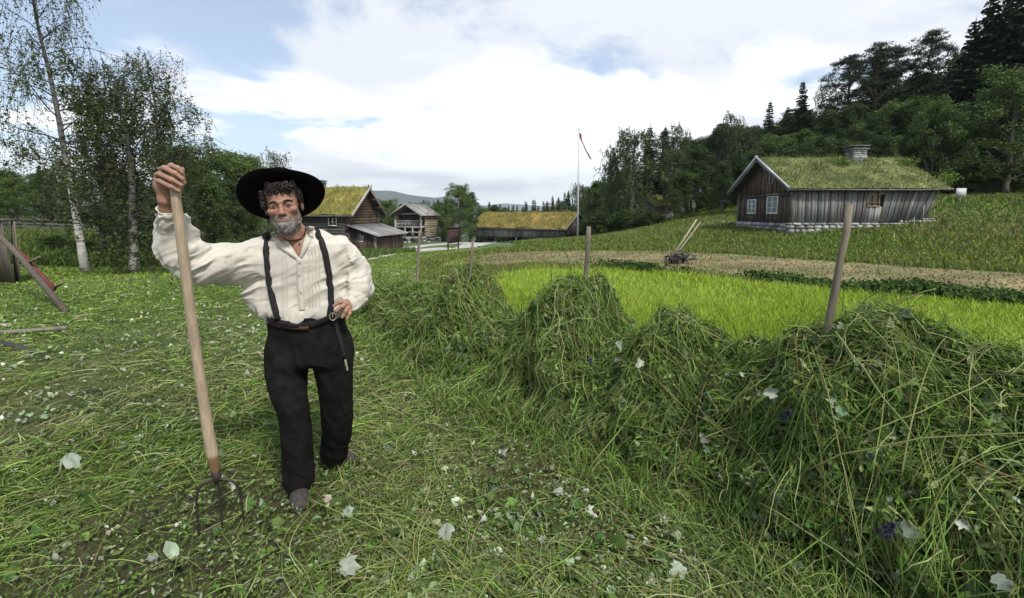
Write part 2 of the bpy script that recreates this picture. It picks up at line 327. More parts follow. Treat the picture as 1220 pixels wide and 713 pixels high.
def haze():
    m = MB(); m.box(-6000, 5000, -60, 9000, -60, 560); mt = bpy.data.materials.new('haze'); mt.use_nodes = True; nt = mt.node_tree; nt.nodes.remove(nt.nodes['Principled BSDF'])
    v = nt.nodes.new('ShaderNodeVolumePrincipled'); v.inputs['Color'].default_value = (.80, .91, 1, 1); v.inputs['Density'].default_value = .00012; v.inputs['Anisotropy'].default_value = .1
    nt.links.new(v.outputs[0], nt.nodes['Material Output'].inputs['Volume'])
    tag(m.build('haze', mt), 'pale valley haze', kind='stuff')
haze()
# ---------------------------------------------------------------- wood, stone, turf
M_wood = mat('weathered_wood', None, .85, var=.38, nscale=5, stretch=(6, 6, .5), bump=.5, var2=.25, n2=1.2)
M_woodh = mat('weathered_logs', None, .85, var=.38, nscale=5, stretch=(.5, .5, 7), bump=.5, var2=.25, n2=1.2)
M_stone = mat('field_stone', None, .9, var=.35, nscale=7, bump=.6, var2=.2)
M_turf = mat('roof_turf', None, .95, var=.4, nscale=5, bump=1, var2=.3, n2=.9)
M_leafy = mat('grass_blades', None, .7, var=0, transl=.22, spec=.07)
M_white = mat('white_paint', (.72, .72, .70), .6, var=.1, nscale=20)
M_glass, _nt, _b = new_mat('window_glass'); _b.inputs['Base Color'].default_value = (.02, .025, .03, 1); _b.inputs['Roughness'].default_value = .08
M_curt = mat('curtain', (.24, .24, .235), .8, var=.15, nscale=12, stretch=(6, 6, 1))
def stones(m, p0, p1, z0f, z1, th, size, seed, col=(.27, .27, .255)):
    r = np.random.default_rng(seed); p0 = np.array(p0, float); p1 = np.array(p1, float); Ln = np.linalg.norm(p1 - p0); d = (p1 - p0) / Ln; nn = np.array([-d[1], d[0]])
    ang = np.arange(8) * math.pi / 4; s = 0
    zl = min(z0f(0), z0f(1)); z = zl - .15
    while z < z1:
        hh = size * r.uniform(.55, .9); hh = min(hh, max(.08, z1 - z)); s = -r.uniform(0, size)
        while s < Ln:
            w = size * r.uniform(.7, 1.8); c = s + w / 2
            if z + hh > z0f(np.clip(c / Ln, 0, 1)) - .25 and c > -.1 and c < Ln + .1:
                C = np.array([*(p0 + d * c), z + hh / 2]); V = []
                for zz, k in ((-.5, .72), (-.25, 1), (.25, 1), (.5, .75)):
                    for a in ang:
                        ca, sa = math.cos(a), math.sin(a); ca = math.copysign(abs(ca) ** .6, ca); sa = math.copysign(abs(sa) ** .6, sa)
                        off = ca * w / 2 * k * .98 * r.uniform(.9, 1.02); dep = sa * th / 2 * k * r.uniform(.75, 1.15)
                        V.append(C + np.array([d[0] * off + nn[0] * dep, d[1] * off + nn[1] * dep, zz * hh * .98 * r.uniform(.9, 1.05)]))
                V.append(C + [0, 0, hh * .5]); V.append(C - [0, 0, hh * .5])
                q = [(k * 8 + i, k * 8 + (i + 1) % 8, (k + 1) * 8 + (i + 1) % 8, (k + 1) * 8 + i) for k in range(3) for i in range(8)]
                t = [(32, 24 + i, 24 + (i + 1) % 8) for i in range(8)] + [(33, (i + 1) % 8, i) for i in range(8)]
                m.add(V, q, t, np.array(col) * r.uniform(.55, 1.5) * (1 + (r.random(3) - .5) * .1))
            s += w
        z += hh
def logs(m, p0, p1, z0, zt, lh, seed, ext=.22, col=(.10, .085, .07), cut=None, cv=.35):
    """stack of round logs; cut(z)->(a,b) fractions for gables"""
    r = np.random.default_rng(seed); p0 = np.array([*p0, 0.], float); p1 = np.array([*p1, 0.], float); Ln = np.linalg.norm(p1 - p0); d = (p1 - p0) / Ln; z = z0
    while z < zt - lh * .3:
        a, b = cut(z + lh * .6) if cut else (-ext / Ln, 1 + ext / Ln)
        if b - a > .04:
            e0, e1 = r.uniform(-.04, .05, 2); n = 6; P = [p0 + d * (Ln * (a + (b - a) * k / (n - 1)) + (e0 if k == 0 else e1 if k == n - 1 else 0)) + np.array([0, 0, z + lh / 2 + r.uniform(-.008, .008)]) for k in range(n)]
            m.tube(P, lh * .56 * r.uniform(.94, 1.04), 10, np.clip(np.array(col) * r.uniform(1 - cv, 1 + cv) * (1 + (r.random(3) - .5) * .12), 0, 1))
        z += lh
def boards(m, p0, p1, z0, z1, seed, w=.16, col=(.13, .125, .115), th=.03, cv=.35, lean=None, holes=()):
    """vertical board-on-board cladding; z0,z1 functions of fraction"""
    r = np.random.default_rng(seed); p0 = np.array(p0, float); p1 = np.array(p1, float); Ln = np.linalg.norm(p1 - p0); d = (p1 - p0) / Ln; nn = np.array([d[1], -d[0]]); s = 0; k = 0
    while s < Ln:
        ww = min(w * r.uniform(.75, 1.35), Ln - s + .01); f0, f1 = s / Ln, min(1, (s + ww) / Ln); o = (.0 if k % 2 else .028) + r.uniform(0, .01); gap = .006
        fm = (f0 + f1) / 2
        segs = [(z0(fm) + r.uniform(-.05, .03), None)]
        for (ha, hb, hz0, hz1) in holes:
            if fm * Ln > ha and fm * Ln < hb: segs = [(segs[0][0], hz0), (hz1, None)]
        c = np.clip(np.array(col) * r.uniform(1 - cv, 1 + cv) * (1 + (r.random(3) - .5) * .14), 0, 1)
        for b0, t0 in segs:
            V = []
            for zt_, lo in ((0, 1), (1, 0)):
                for ff, si in ((f0, gap), (f1, -gap)):
                    for dep in (0, th):
                        zz = b0 if lo else (t0 if t0 is not None else z1(ff))
                        q = p0 + d * (ff * Ln + si) + nn * (o + dep)
                        if lean: q = q + d * lean(ff, zz)
                        V.append((q[0], q[1], zz))
            m.add(V, [(0, 1, 3, 2), (4, 6, 7, 5), (1, 5, 7, 3), (0, 2, 6, 4), (0, 4, 5, 1), (2, 3, 7, 6)], c=c)
        s += ww; k += 1
def turf_slope(m, a, b, c_, d, th, seed, col, amp=.06, n=(46, 18), gm=None, blades=0, bh=.2, bcol=None, bw=.02):
    """slab of turf: a,b eave corners, c_,d ridge corners"""
    r = np.random.default_rng(seed); a, b, c_, d = map(lambda q: np.array(q, float), (a, b, c_, d)); u = np.linspace(0, 1, n[0])[:, None, None]; v = np.linspace(0, 1, n[1])[None, :, None]
    B = (a * (1 - u) + b * u) * (1 - v) + (c_ * (1 - u) + d * u) * v
    nn = nrm(np.cross(b - a, c_ - a)); nn = nn * np.sign(nn[2])
    edge = np.minimum(np.minimum(u, 1 - u) * n[0] / 2.5, np.minimum(v * n[1] / 2, 3)).clip(0, 1)[..., 0]
    ns = fbm(B + seed, 1.3, 4); hgt = th * (.55 + .45 * edge) + ns * amp + fbm(B + seed, 5, 3) * amp * .4
    T = B + nn * hgt[..., None]; cn = fbm(B, .8, 4, off=seed)[..., None]; cn2 = fbm(B, 3.1, 3, off=seed + 3)[..., None]
    col = np.array(col); cc = col[0] * (1 - np.clip(.5 + cn * 1.3, 0, 1)) + col[1] * np.clip(.5 + cn * 1.3, 0, 1); cc = cc * (1 + .35 * cn2)
    m.grid(T, c=cc, flip=False); m.grid(B, c=col[0] * .4, flip=True)
    for sl in ((slice(None), 0), (slice(None), -1), (0, slice(None)), (-1, slice(None))):
        m.grid(np.stack([B[sl], T[sl]], 0), c=col[0] * .5)
    if blades:
        i = r.integers(0, n[0], blades); j = np.minimum((r.random(blades) * n[1]).astype(int), n[1] - 1); P0 = T[i, j] + (b - a) / n[0] * (r.random((blades, 1)) - .5) + (c_ - a) / n[1] * (r.random((blades, 1)) - .5)
        L_ = bh * r.uniform(.4, 1.3, blades)[:, None] * (1 + np.clip(ns[i, j] * 2, -.5, 1.5))[:, None]; dr = nrm(np.array([0, 0, 1.]) + r.normal(size=(blades, 3)) * .45)
        P = np.stack([P0 - dr * .02, P0 + dr * L_ * .6, P0 + dr * L_ + r.normal(size=(blades, 3)) * L_ * .2], 1)
        bc = np.array(bcol if bcol is not None else col); t = r.random((blades, 1)); gm.ribbons(P, np.full(blades, bw), nrm(np.cross(dr, rvec(blades, r))), jit(bc[0] * t + bc[1] * (1 - t), blades, .3, r))
def window(parent, p, d, w, h, nx, ny, seed=0, curtain=False, col=(.62, .62, .6), fw=.05, depth=.05, M=M_wood):
    """p lower-left corner (3d), d unit direction along the wall (2d); faces n = (d.y,-d.x)"""
    d3 = np.array([d[0], d[1], 0.]); nn = np.array([d[1], -d[0], 0.]); p = np.array(p, float); up = np.array([0, 0, 1.]); f = MB()
    def bar(a, b, ww): f.beam(a, b, ww, depth, c=col, up=nn)
    o = nn * depth * .5
    bar(p + o - up * 0 - d3 * fw * .5, p + d3 * (w + fw * .5) + o, fw); bar(p + up * h + o - d3 * fw * .5, p + up * h + d3 * (w + fw * .5) + o, fw)
    bar(p + o + up * fw * .5, p + up * (h - fw * .5) + o, fw); bar(p + d3 * w + o + up * fw * .5, p + d3 * w + up * (h - fw * .5) + o, fw)
    for i in range(1, nx): bar(p + d3 * w * i / nx + o * .9 + up * fw * .5, p + d3 * w * i / nx + up * (h - fw * .5) + o * .9, fw * (.75 if nx == 2 else .45))
    for j in range(1, ny): bar(p + up * h * j / ny + o * .8 + d3 * fw * .5, p + up * h * j / ny + d3 * (w - fw * .5) + o * .8, fw * .4)
    fo = f.build('window', M, parent)
    g = MB(); q = p - nn * .01; g.add([q, q + d3 * w, q + d3 * w + up * h, q + up * h], [(0, 1, 2, 3)]); g.build('pane', M_curt if curtain else M_glass, fo)
    return fo
def WP(mb, name, m, root, smooth=False):
    o = mb.build(name, m, None, smooth); o.parent = root; o.location = -root.location; return o
_win0 = window
def window(root, *a, **k):
    f = _win0(None, *a, **k); f.parent = root; f.location = -root.location; return f
def stone_chimney(root, x, y, z0, z1, w, d, seed, name='chimney'):
    m = MB(); r = np.random.default_rng(seed); z = z0
    while z < z1:
        h = r.uniform(.09, .16); k = r.uniform(.96, 1.03)
        n = 3
        for face in range(4):
            cuts = np.sort(np.concatenate([[0, 1], r.uniform(.2, .8, n - 1)]))
            for i in range(n):
                a, b = cuts[i] + .01, cuts[i + 1] - .01; c = np.array([.25, .25, .24]) * r.uniform(.6, 1.5); o = r.uniform(-.015, .02)
                if face < 2:
                    s = -1 if face == 0 else 1; X0, X1 = x - w / 2 + w * a, x - w / 2 + w * b; Y0 = y + s * (d / 2 + o); m.box(X0, X1, min(Y0, Y0 - s * .15), max(Y0, Y0 - s * .15), z, z + h - .012, c)
                else:
                    s = -1 if face == 2 else 1; Y0, Y1 = y - d / 2 + d * a, y - d / 2 + d * b; X0 = x + s * (w / 2 + o); m.box(min(X0, X0 - s * .15), max(X0, X0 - s * .15), Y0, Y1, z + .003, z + h - .009, c * .95)
        z += h
    m.box(x - w / 2 + .05, x + w / 2 - .05, y - d / 2 + .05, y + d / 2 - .05, z0, z, (.08, .08, .08))
    o = WP(m, name, M_stone, root)
    m = MB(); m.box(x - w * .62, x + w * .6, y - d * .6, y + d * .6, z, z + .07, (.16, .16, .16))
    for a in (-1, 1):
        for b in (-1, 1): m.box(x + a * w * .36 - .07, x + a * w * .36 + .07, y + b * d * .36 - .07, y + b * d * .36 + .07, z + .072, z + .19, (.13, .13, .13))
    m.box(x - w * .7, x + w * .66, y - d * .6, y + d * .62, z + .192, z + .25, (.14, .14, .145)); c = m.build('cap_stone', M_stone, o); return o
def barge(m, p, q, w=.2, t=.05, c=(.30, .29, .27)):
    m.beam(p, q, t, w, c)
# ---------------------------------------------------------------- cabin with turf roof, right
def cabin():
    root = empty('log_cabin', (19.5, 29, .6), 0, 'long weathered cabin with turf roof, stone footing and white gable windows on the hillside', 'cabin')
    x0, x1, yf, yb, ym = 15.93, 23.5, 26., 32., 29.; ze, zr = 3.12, 4.86; zb = 1.04
    lean = lambda f, z: .85 * f ** 2.2 * max(0, z - 1.2) / 2
    zbot = lambda f: zb + .30 * np.clip((f - .55) / .45, 0, 1) * 1.0
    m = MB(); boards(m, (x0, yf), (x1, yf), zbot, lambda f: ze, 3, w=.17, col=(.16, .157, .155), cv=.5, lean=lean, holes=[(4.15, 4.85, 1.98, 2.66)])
    for s in (2.9, 3.9, 5.35, 6.35, 7.2):                        # battens and the lighter patched panel
        b = yf - .075; ln = lean(s / 7.57, ze); m.beam((x0 + s, b, zbot(s / 7.57) - .1), (x0 + s + ln, b, ze - .02), .07, .03, np.array((.17, .168, .16)) * random.uniform(.7, 1.3), up=(0, -1, 0))
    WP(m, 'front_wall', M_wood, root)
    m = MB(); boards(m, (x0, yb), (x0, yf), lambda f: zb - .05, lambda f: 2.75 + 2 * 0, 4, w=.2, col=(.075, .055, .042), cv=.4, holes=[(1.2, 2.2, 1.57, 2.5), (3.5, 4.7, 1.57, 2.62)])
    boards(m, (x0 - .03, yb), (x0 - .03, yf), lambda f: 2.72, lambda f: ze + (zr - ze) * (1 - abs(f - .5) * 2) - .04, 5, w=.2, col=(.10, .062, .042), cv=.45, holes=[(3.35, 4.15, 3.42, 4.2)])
    for z in (2.7,): m.beam((x0 - .09, yb, z), (x0 - .09, yf, z), .05, .1, (.09, .07, .06))
    m.beam((x0 - .05, yf - .03, zb - .1), (x0 - .05, yf - .03, ze), .16, .16, (.11, .1, .09), up=(0, 1, 0)); m.beam((x0 - .05, yb, zb - .1), (x0 - .05, yb, ze), .16, .16, (.11, .1, .09), up=(0, 1, 0))
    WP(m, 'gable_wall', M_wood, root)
    m = MB(); m.box(x0 + .06, x1 - .1, yf + .06, yb - .06, .6, 2.9, (.03, .03, .03)); m.add([(x0 + .06, yf + .1, 2.9), (x0 + .06, yb - .1, 2.9), (x0 + .06, ym, zr - .15), (x1 + .3, yf + .1, 2.9), (x1 + .3, yb - .1, 2.9), (x1 + .3, ym, zr - .15)], [(0, 3, 5, 2), (1, 2, 5, 4)], [(0, 2, 1), (3, 4, 5)], (.06, .05, .045))
    boards(m, (x1 + .1, yf), (x1 + .1, yb), lambda f: 1.3, lambda f: ze + (zr - ze) * (1 - abs(f - .5) * 2) - .05, 8, col=(.11, .105, .1))
    WP(m, 'wall_core', M_wood, root)
    # roof boarding, eave log, barge boards, then turf
    yo, xo0, xo1 = .45, .55, .8; k = (zr - ze) / 3.0; xe = x1 + xo1
    m = MB()
    for s in (-1, 1):
        y_e = ym + s * (3 + yo); z_e = ze - k * yo
        m.add([(x0 - xo0, y_e, z_e), (xe + .2, y_e, z_e), (xe + .2, ym, zr), (x0 - xo0, ym, zr)], [(0, 1, 2, 3)], c=(.06, .055, .05)); m.add([(x0 - xo0, y_e, z_e + .05), (xe + .2, y_e, z_e + .05), (xe + .2, ym, zr + .05), (x0 - xo0, ym, zr + .05)], [(0, 1, 2, 3)], c=(.08, .075, .07))
        m.tube([(x0 - xo0 - .1, y_e - .02 * s, z_e + .06), (x0 + 3, y_e, z_e + .05), (xe - 2, y_e, z_e + .04), (xe + .25, y_e, z_e + .09)], .06, 8, (.11, .105, .10))
        for i in range(22):
            xx = x0 - .2 + i * (xe - x0) / 21.; m.beam((xx, ym + s * 2.95, ze - .05), (xx, y_e - s * .02, z_e - .02), .07, .06, (.07, .065, .06))
    r = WP(m, 'roof', M_woodh, root)
    m = MB()
    for s in (-1, 1):
        y_e = ym + s * (3 + yo + .12); z_e = ze - k * (yo + .12)
        m.beam((x0 - xo0 - .03, y_e, z_e + .12), (x0 - xo0 - .03 + s * .004, ym - s * .12, zr + .12 + k * .12), .24, .05, (.15, .15, .16), up=(1, 0, 0)); m.beam((x0 - xo0 - .07, y_e, z_e + .24), (x0 - xo0 - .07 + s * .004, ym - s * .1, zr + .24 + k * .1), .09, .09, (.40, .41, .44), up=(1, 0, 0))
    m.build('barge_board', M_woodh, r)
    m = MB(); g = MB()
    for s in (-1, 1):
        y_e = ym + s * (3 + yo); z_e = ze - k * yo + .06
        A, B = (x0 - xo0 + .06, y_e, z_e), (xe + .15, y_e, z_e); C, D = (x0 - xo0 + .06, ym, zr + .06), (xe + .15, ym, zr + .06)
        turf_slope(m, A, B, C, D, .17, 4 + s, [(.065, .09, .026), (.13, .14, .05)], .07, n=(90, 26), gm=g, blades=5200 if s < 0 else 1500, bh=.15, bcol=[(.10, .145, .038), (.19, .19, .08)], bw=.028)
    t = m.build('turf', M_turf, r); g.build('grass', M_leafy, t)
    m = MB()
    for cx in (20.0, 23.9, 24.9):
        n = 260; c = np.array([cx, ym - 1.0 if cx < 24 else ym - 2.6, zr - .2 if cx < 24 else 3.6]) + rng.normal(size=(n, 3)) * [.28, .25, .16]; u = rvec(n); m.leaves(c, u, nrm(np.cross(u, rvec(n))), .08, .035, jit((.12, .18, .04), n))
    m.build('rooftop_shrub', M_leafy, t)
    stone_chimney(r, 21.35, 28.7, 4.2, 5.5, .82, .7, 3); 
    for o in r.children:
        if o.name.startswith('chimney'): o.location = (0, 0, 0)
    d = (0, -1)
    window(root, (x0 - .03, 30.8, 1.6), d, 1.0, .88, 2, 3, curtain=True, col=(.70, .70, .66), fw=.07)
    window(root, (x0 - .03, 28.5, 1.6), d, 1.15, 1.0, 2, 3, curtain=True, col=(.70, .70, .66), fw=.07)
    m = MB(); m.beam((x0 - .07, 28.6, 2.75), (x0 - .07, 27.2, 2.75), .1, .05, (.3, .29, .27)); WP(m, 'window_head_board', M_woodh, root)
    window(root, (x0 - .07, 28.6, 3.45), d, .75, .72, 2, 3, col=(.23, .19, .15), fw=.06)
    window(root, (x0 + 4.18, yf - .05, 2.0), (1, 0), .66, .64, 2, 3, col=(.26, .17, .085), fw=.07)
    m = MB(); stones(m, (x0 - .15, yf), (22.6, yf), lambda f: .30 + .9 * f, 1.06, .38, .34, 5); stones(m, (x0, yb), (x0, yf), lambda f: .45, 1.03, .38, .36, 6); stones(m, (22.2, yf + .1), (24.0, yf + .1), lambda f: 1.2, 1.3, .3, .25, 16); WP(m, 'stone_footing', M_stone, root, True)
cabin()
# ---------------------------------------------------------------- long turf roofed barn
def barn():
    A = np.array([7.7, 66.]); u = np.array([-.832, .555]); v = np.array([.555, .832]); Ln, Wd = 16.8, 7.0
    root = empty('long_barn', (A[0], A[1], -2), 0, 'long low barn with mossy orange green turf roof behind the flagpole', 'barn')
    P = lambda a, b, z: np.array([*(A + u * a + v * b), z]); ze, zr = -.5, 1.55; zb = -2.1
    m = MB(); boards(m, (A + u * Ln), A, lambda f: zb, lambda f: ze + .1, 11, w=.24, col=(.17, .162, .15), cv=.4, th=.04)
    for s, w_ in ((5.0, 2.2), (10.2, 1.6)):
        boards(m, A + u * (s + w_) - v * .07, A + u * s - v * .07, lambda f: zb, lambda f: ze - .25, 12, w=.2, col=(.25, .245, .235), cv=.12)
    WP(m, 'front_wall', M_wood, root)
    m = MB(); boards(m, A, A + v * Wd, lambda f: zb, lambda f: ze + (zr - ze) * (1 - abs(f - .5) * 2), 13, w=.2, col=(.075, .07, .068), cv=.35); boards(m, A + u * Ln + v * Wd, A + u * Ln, lambda f: zb, lambda f: ze + (zr - ze) * (1 - abs(f - .5) * 2), 14, w=.2, col=(.10, .095, .09), cv=.35)
    boards(m, A + v * Wd, A + u * Ln + v * Wd, lambda f: zb, lambda f: ze, 19, w=.3); WP(m, 'gable_wall', M_wood, root)
    m = MB(); k = (zr - ze) / (Wd / 2); o = .5
    for b0, s in ((-o, -1), (Wd + o, 1)):
        m.add([P(-.5, b0, ze - k * o), P(Ln + .5, b0, ze - k * o), P(Ln + .5, Wd / 2, zr), P(-.5, Wd / 2, zr)], [(0, 1, 2, 3)], c=(.05, .045, .04)); m.tube([P(-.6, b0, ze - k * o), P(Ln + .6, b0, ze - k * o)], .09, 8, (.12, .11, .1))
    for a in (-.55, Ln + .55):
        for b0 in (-o - .1, Wd + o + .1): m.beam(P(a, b0, ze - k * o + .08), P(a, Wd / 2, zr + .1), .22, .06, (.24, .235, .225), up=(*u, 0))
    r = WP(m, 'roof', M_woodh, root)
    m = MB(); g = MB(); q = [(.13, .13, .03), (.25, .175, .05)]
    for b0 in (-o, Wd + o):
        turf_slope(m, P(-.42, b0, ze - k * o + .05), P(Ln + .42, b0, ze - k * o + .05), P(-.42, Wd / 2, zr + .05), P(Ln + .42, Wd / 2, zr + .05), .22, 9, q, .16, n=(110, 22), gm=g, blades=5000 if b0 < 0 else 800, bh=.22, bcol=[(.17, .18, .05), (.30, .23, .075)], bw=.05)
    t = m.build('turf', M_turf, r); g.build('grass', M_leafy, t)
barn()
# ---------------------------------------------------------------- two storey log house with lean-to
def loghouse():
    A = at(415.5, 300, 42.)[:2]; b = R(81); g = np.array([math.cos(b), math.sin(b)]); s = np.array([-math.sin(b), math.cos(b)]); out = -s
    root = empty('log_house', (A[0], A[1], -2.3), 0, 'two storey log house with turf roof, crossed gable boards and plank roofed lean-to', 'house')
    W, Ln = 6., 8.; zb, ze, zr = -2.5, 1.75, 3.98; P = lambda a, c, z: np.array([*(A + g * a + s * c), z])
    xy = lambda a, c: A + g * a + s * c
    m = MB(); logs(m, xy(0, Ln), xy(0, 0), zb, ze, .27, 21, col=(.085, .08, .075), cv=.4); logs(m, xy(W, 0), xy(W, Ln), zb, ze, .27, 22, col=(.085, .08, .075)); logs(m, xy(W, Ln), xy(0, Ln), zb + .13, ze, .27, 23, col=(.085, .08, .075))
    WP(m, 'side_wall', M_woodh, root, True)
    cut = lambda z: (-.22 / W, 1 + .22 / W) if z < ze - .1 else (.5 * (z - ze) / (zr - ze) + .02, 1 - .5 * (z - ze) / (zr - ze) - .02)
    m = MB(); logs(m, xy(0, 0), xy(W, 0), zb + .13, zr - .1, .27, 24, col=(.095, .062, .042), cut=cut, cv=.4); m.add([P(.1, .1, zb), P(W - .1, .1, zb), P(W - .1, .1, ze), P(W / 2, .1, zr - .1), P(.1, .1, ze)], [(0, 1, 2, 4)], [(4, 2, 3)], (.03, .025, .02)); WP(m, 'gable_wall', M_woodh, root, True)
    k = (zr - ze) / (W / 2); o = .55
    m = MB()
    for a0, sg in ((-o, -1), (W + o, 1)):
        m.add([P(a0, -.7, ze - k * o), P(a0, Ln + .6, ze - k * o), P(W / 2, Ln + .6, zr), P(W / 2, -.7, zr)], [(0, 1, 2, 3)], c=(.05, .045, .04)); m.tube([P(a0, -.8, ze - k * o), P(a0, Ln + .6, ze - k * o)], .09, 8, (.09, .085, .08))
    for q in range(5): m.tube([P(W / 2 + (q - 2) * 1.1, -.75, zr - abs(q - 2) * 1.1 * k - .16), P(W / 2 + (q - 2) * 1.1, .3, zr - abs(q - 2) * 1.1 * k - .16)], .11, 8, (.10, .07, .05))
    r = WP(m, 'roof', M_woodh, root)
    for a0, c0 in ((-o - .1, (.42, .40, .37)), (W + o + .1, (.16, .13, .11))):
        m = MB(); e = np.array([W / 2 - (a0 - W / 2) / abs(a0 - W / 2) * -1 * 0, 0]); sgn = 1 if a0 < 0 else -1
        m.beam(P(a0, -.78 - .03 * (sgn > 0), ze - k * (o + .1) + .1), P(W / 2 + sgn * .35, -.78 - .03 * (sgn > 0), zr + .1 + k * .3), .28, .05, c0, up=(*s, 0)); m.build('barge_board', M_woodh, r)
    m = MB(); gm = MB()
    for a0 in (-o, W + o):
        turf_slope(m, P(a0, -.7, ze - k * o + .05), P(a0, Ln + .5, ze - k * o + .05), P(W / 2, -.7, zr + .05), P(W / 2, Ln + .5, zr + .05), .2, 31, [(.13, .13, .03), (.22, .19, .05)], .13, n=(60, 24), gm=gm, blades=4000 if a0 < 0 else 800, bh=.2, bcol=[(.17, .18, .05), (.28, .25, .08)], bw=.035)
    t = m.build('turf', M_turf, r); gm.build('grass', M_leafy, t)
    c = stone_chimney(r, *(xy(W / 2 - .3, 4.3)), 3.0, 4.45, .9, .9, 8); c.location = (0, 0, 0)
    # windows on the side wall (facing the viewer)
    p = xy(0, 1.75); window(root, (p[0] - g[0] * .22, p[1] - g[1] * .22, .45), tuple(-s), .75, 1.0, 2, 3, col=(.62, .58, .52), fw=.08)
    p = xy(0, 1.9); window(root, (p[0] - g[0] * .22, p[1] - g[1] * .22, -1.9), tuple(-s), .8, .8, 2, 2, col=(.50, .47, .43), fw=.08)
    # lean-to
    m = MB(); D = 2.7; c1, c2 = A + out * D - g * .1, A + g * (W + .2) + out * D
    boards(m, A + g * .1 + out * .2, c1, lambda f: zb, lambda f: .35 - .85 * f, 33, w=.2, col=(.060, .045, .036), holes=[(.95, 1.45, -1.05, -.42)]); boards(m, c1, c2, lambda f: zb, lambda f: -.5, 34, w=.2, col=(.095, .07, .052), cv=.45); boards(m, c2, A + g * W + out * .2, lambda f: zb, lambda f: -.5 + .85 * f, 35, w=.2, col=(.09, .065, .05))
    m.beam((*c1, zb), (*c1, -.45), .2, .2, (.19, .165, .135), up=(1, 0, 0)); lo = WP(m, 'lean_to', M_wood, root)
    q = A + g * .1 + out * 1.0; f = _win0(lo, (q[0] - g[0] * .08, q[1] - g[1] * .08, -1.0), tuple(out), .5, .6, 1, 2, col=(.55, .55, .53), fw=.06, curtain=True)
    m = MB(); e0, e1 = A - g * .6 + out * .12, A + g * (W + .5) + out * .12; n = 24
    for i in range(n):
        f0, f1 = i / n, (i + 1) / n; cc = np.array((.26, .255, .25)) * random.uniform(.65, 1.3); zo = random.uniform(0, .02) + (.02 if i % 2 else 0)
        a = e0 + (e1 - e0) * f0; bb = e0 + (e1 - e0) * f1; V = []
        for dz in (0, .04):
            for pt, dd, zz in ((a, 0, .50), (bb, 0, .50), (bb, D + .45 + random.uniform(-.05, .05), -.52), (a, D + .45, -.52)): V.append((*(pt + out * dd), zz + dz + zo))
        m.add(V, [(0, 3, 2, 1), (4, 5, 6, 7), (0, 1, 5, 4), (1, 2, 6, 5), (2, 3, 7, 6), (3, 0, 4, 7)], c=cc)
    m.build('lean_to_roof', M_wood, lo)
    m = MB(); stones(m, c1 + out * .05, c2 + out * .05, lambda f: -2.5 + .25 * f, -2.15, .3, .35, 37); WP(m, 'stone_footing', M_stone, root)
loghouse()
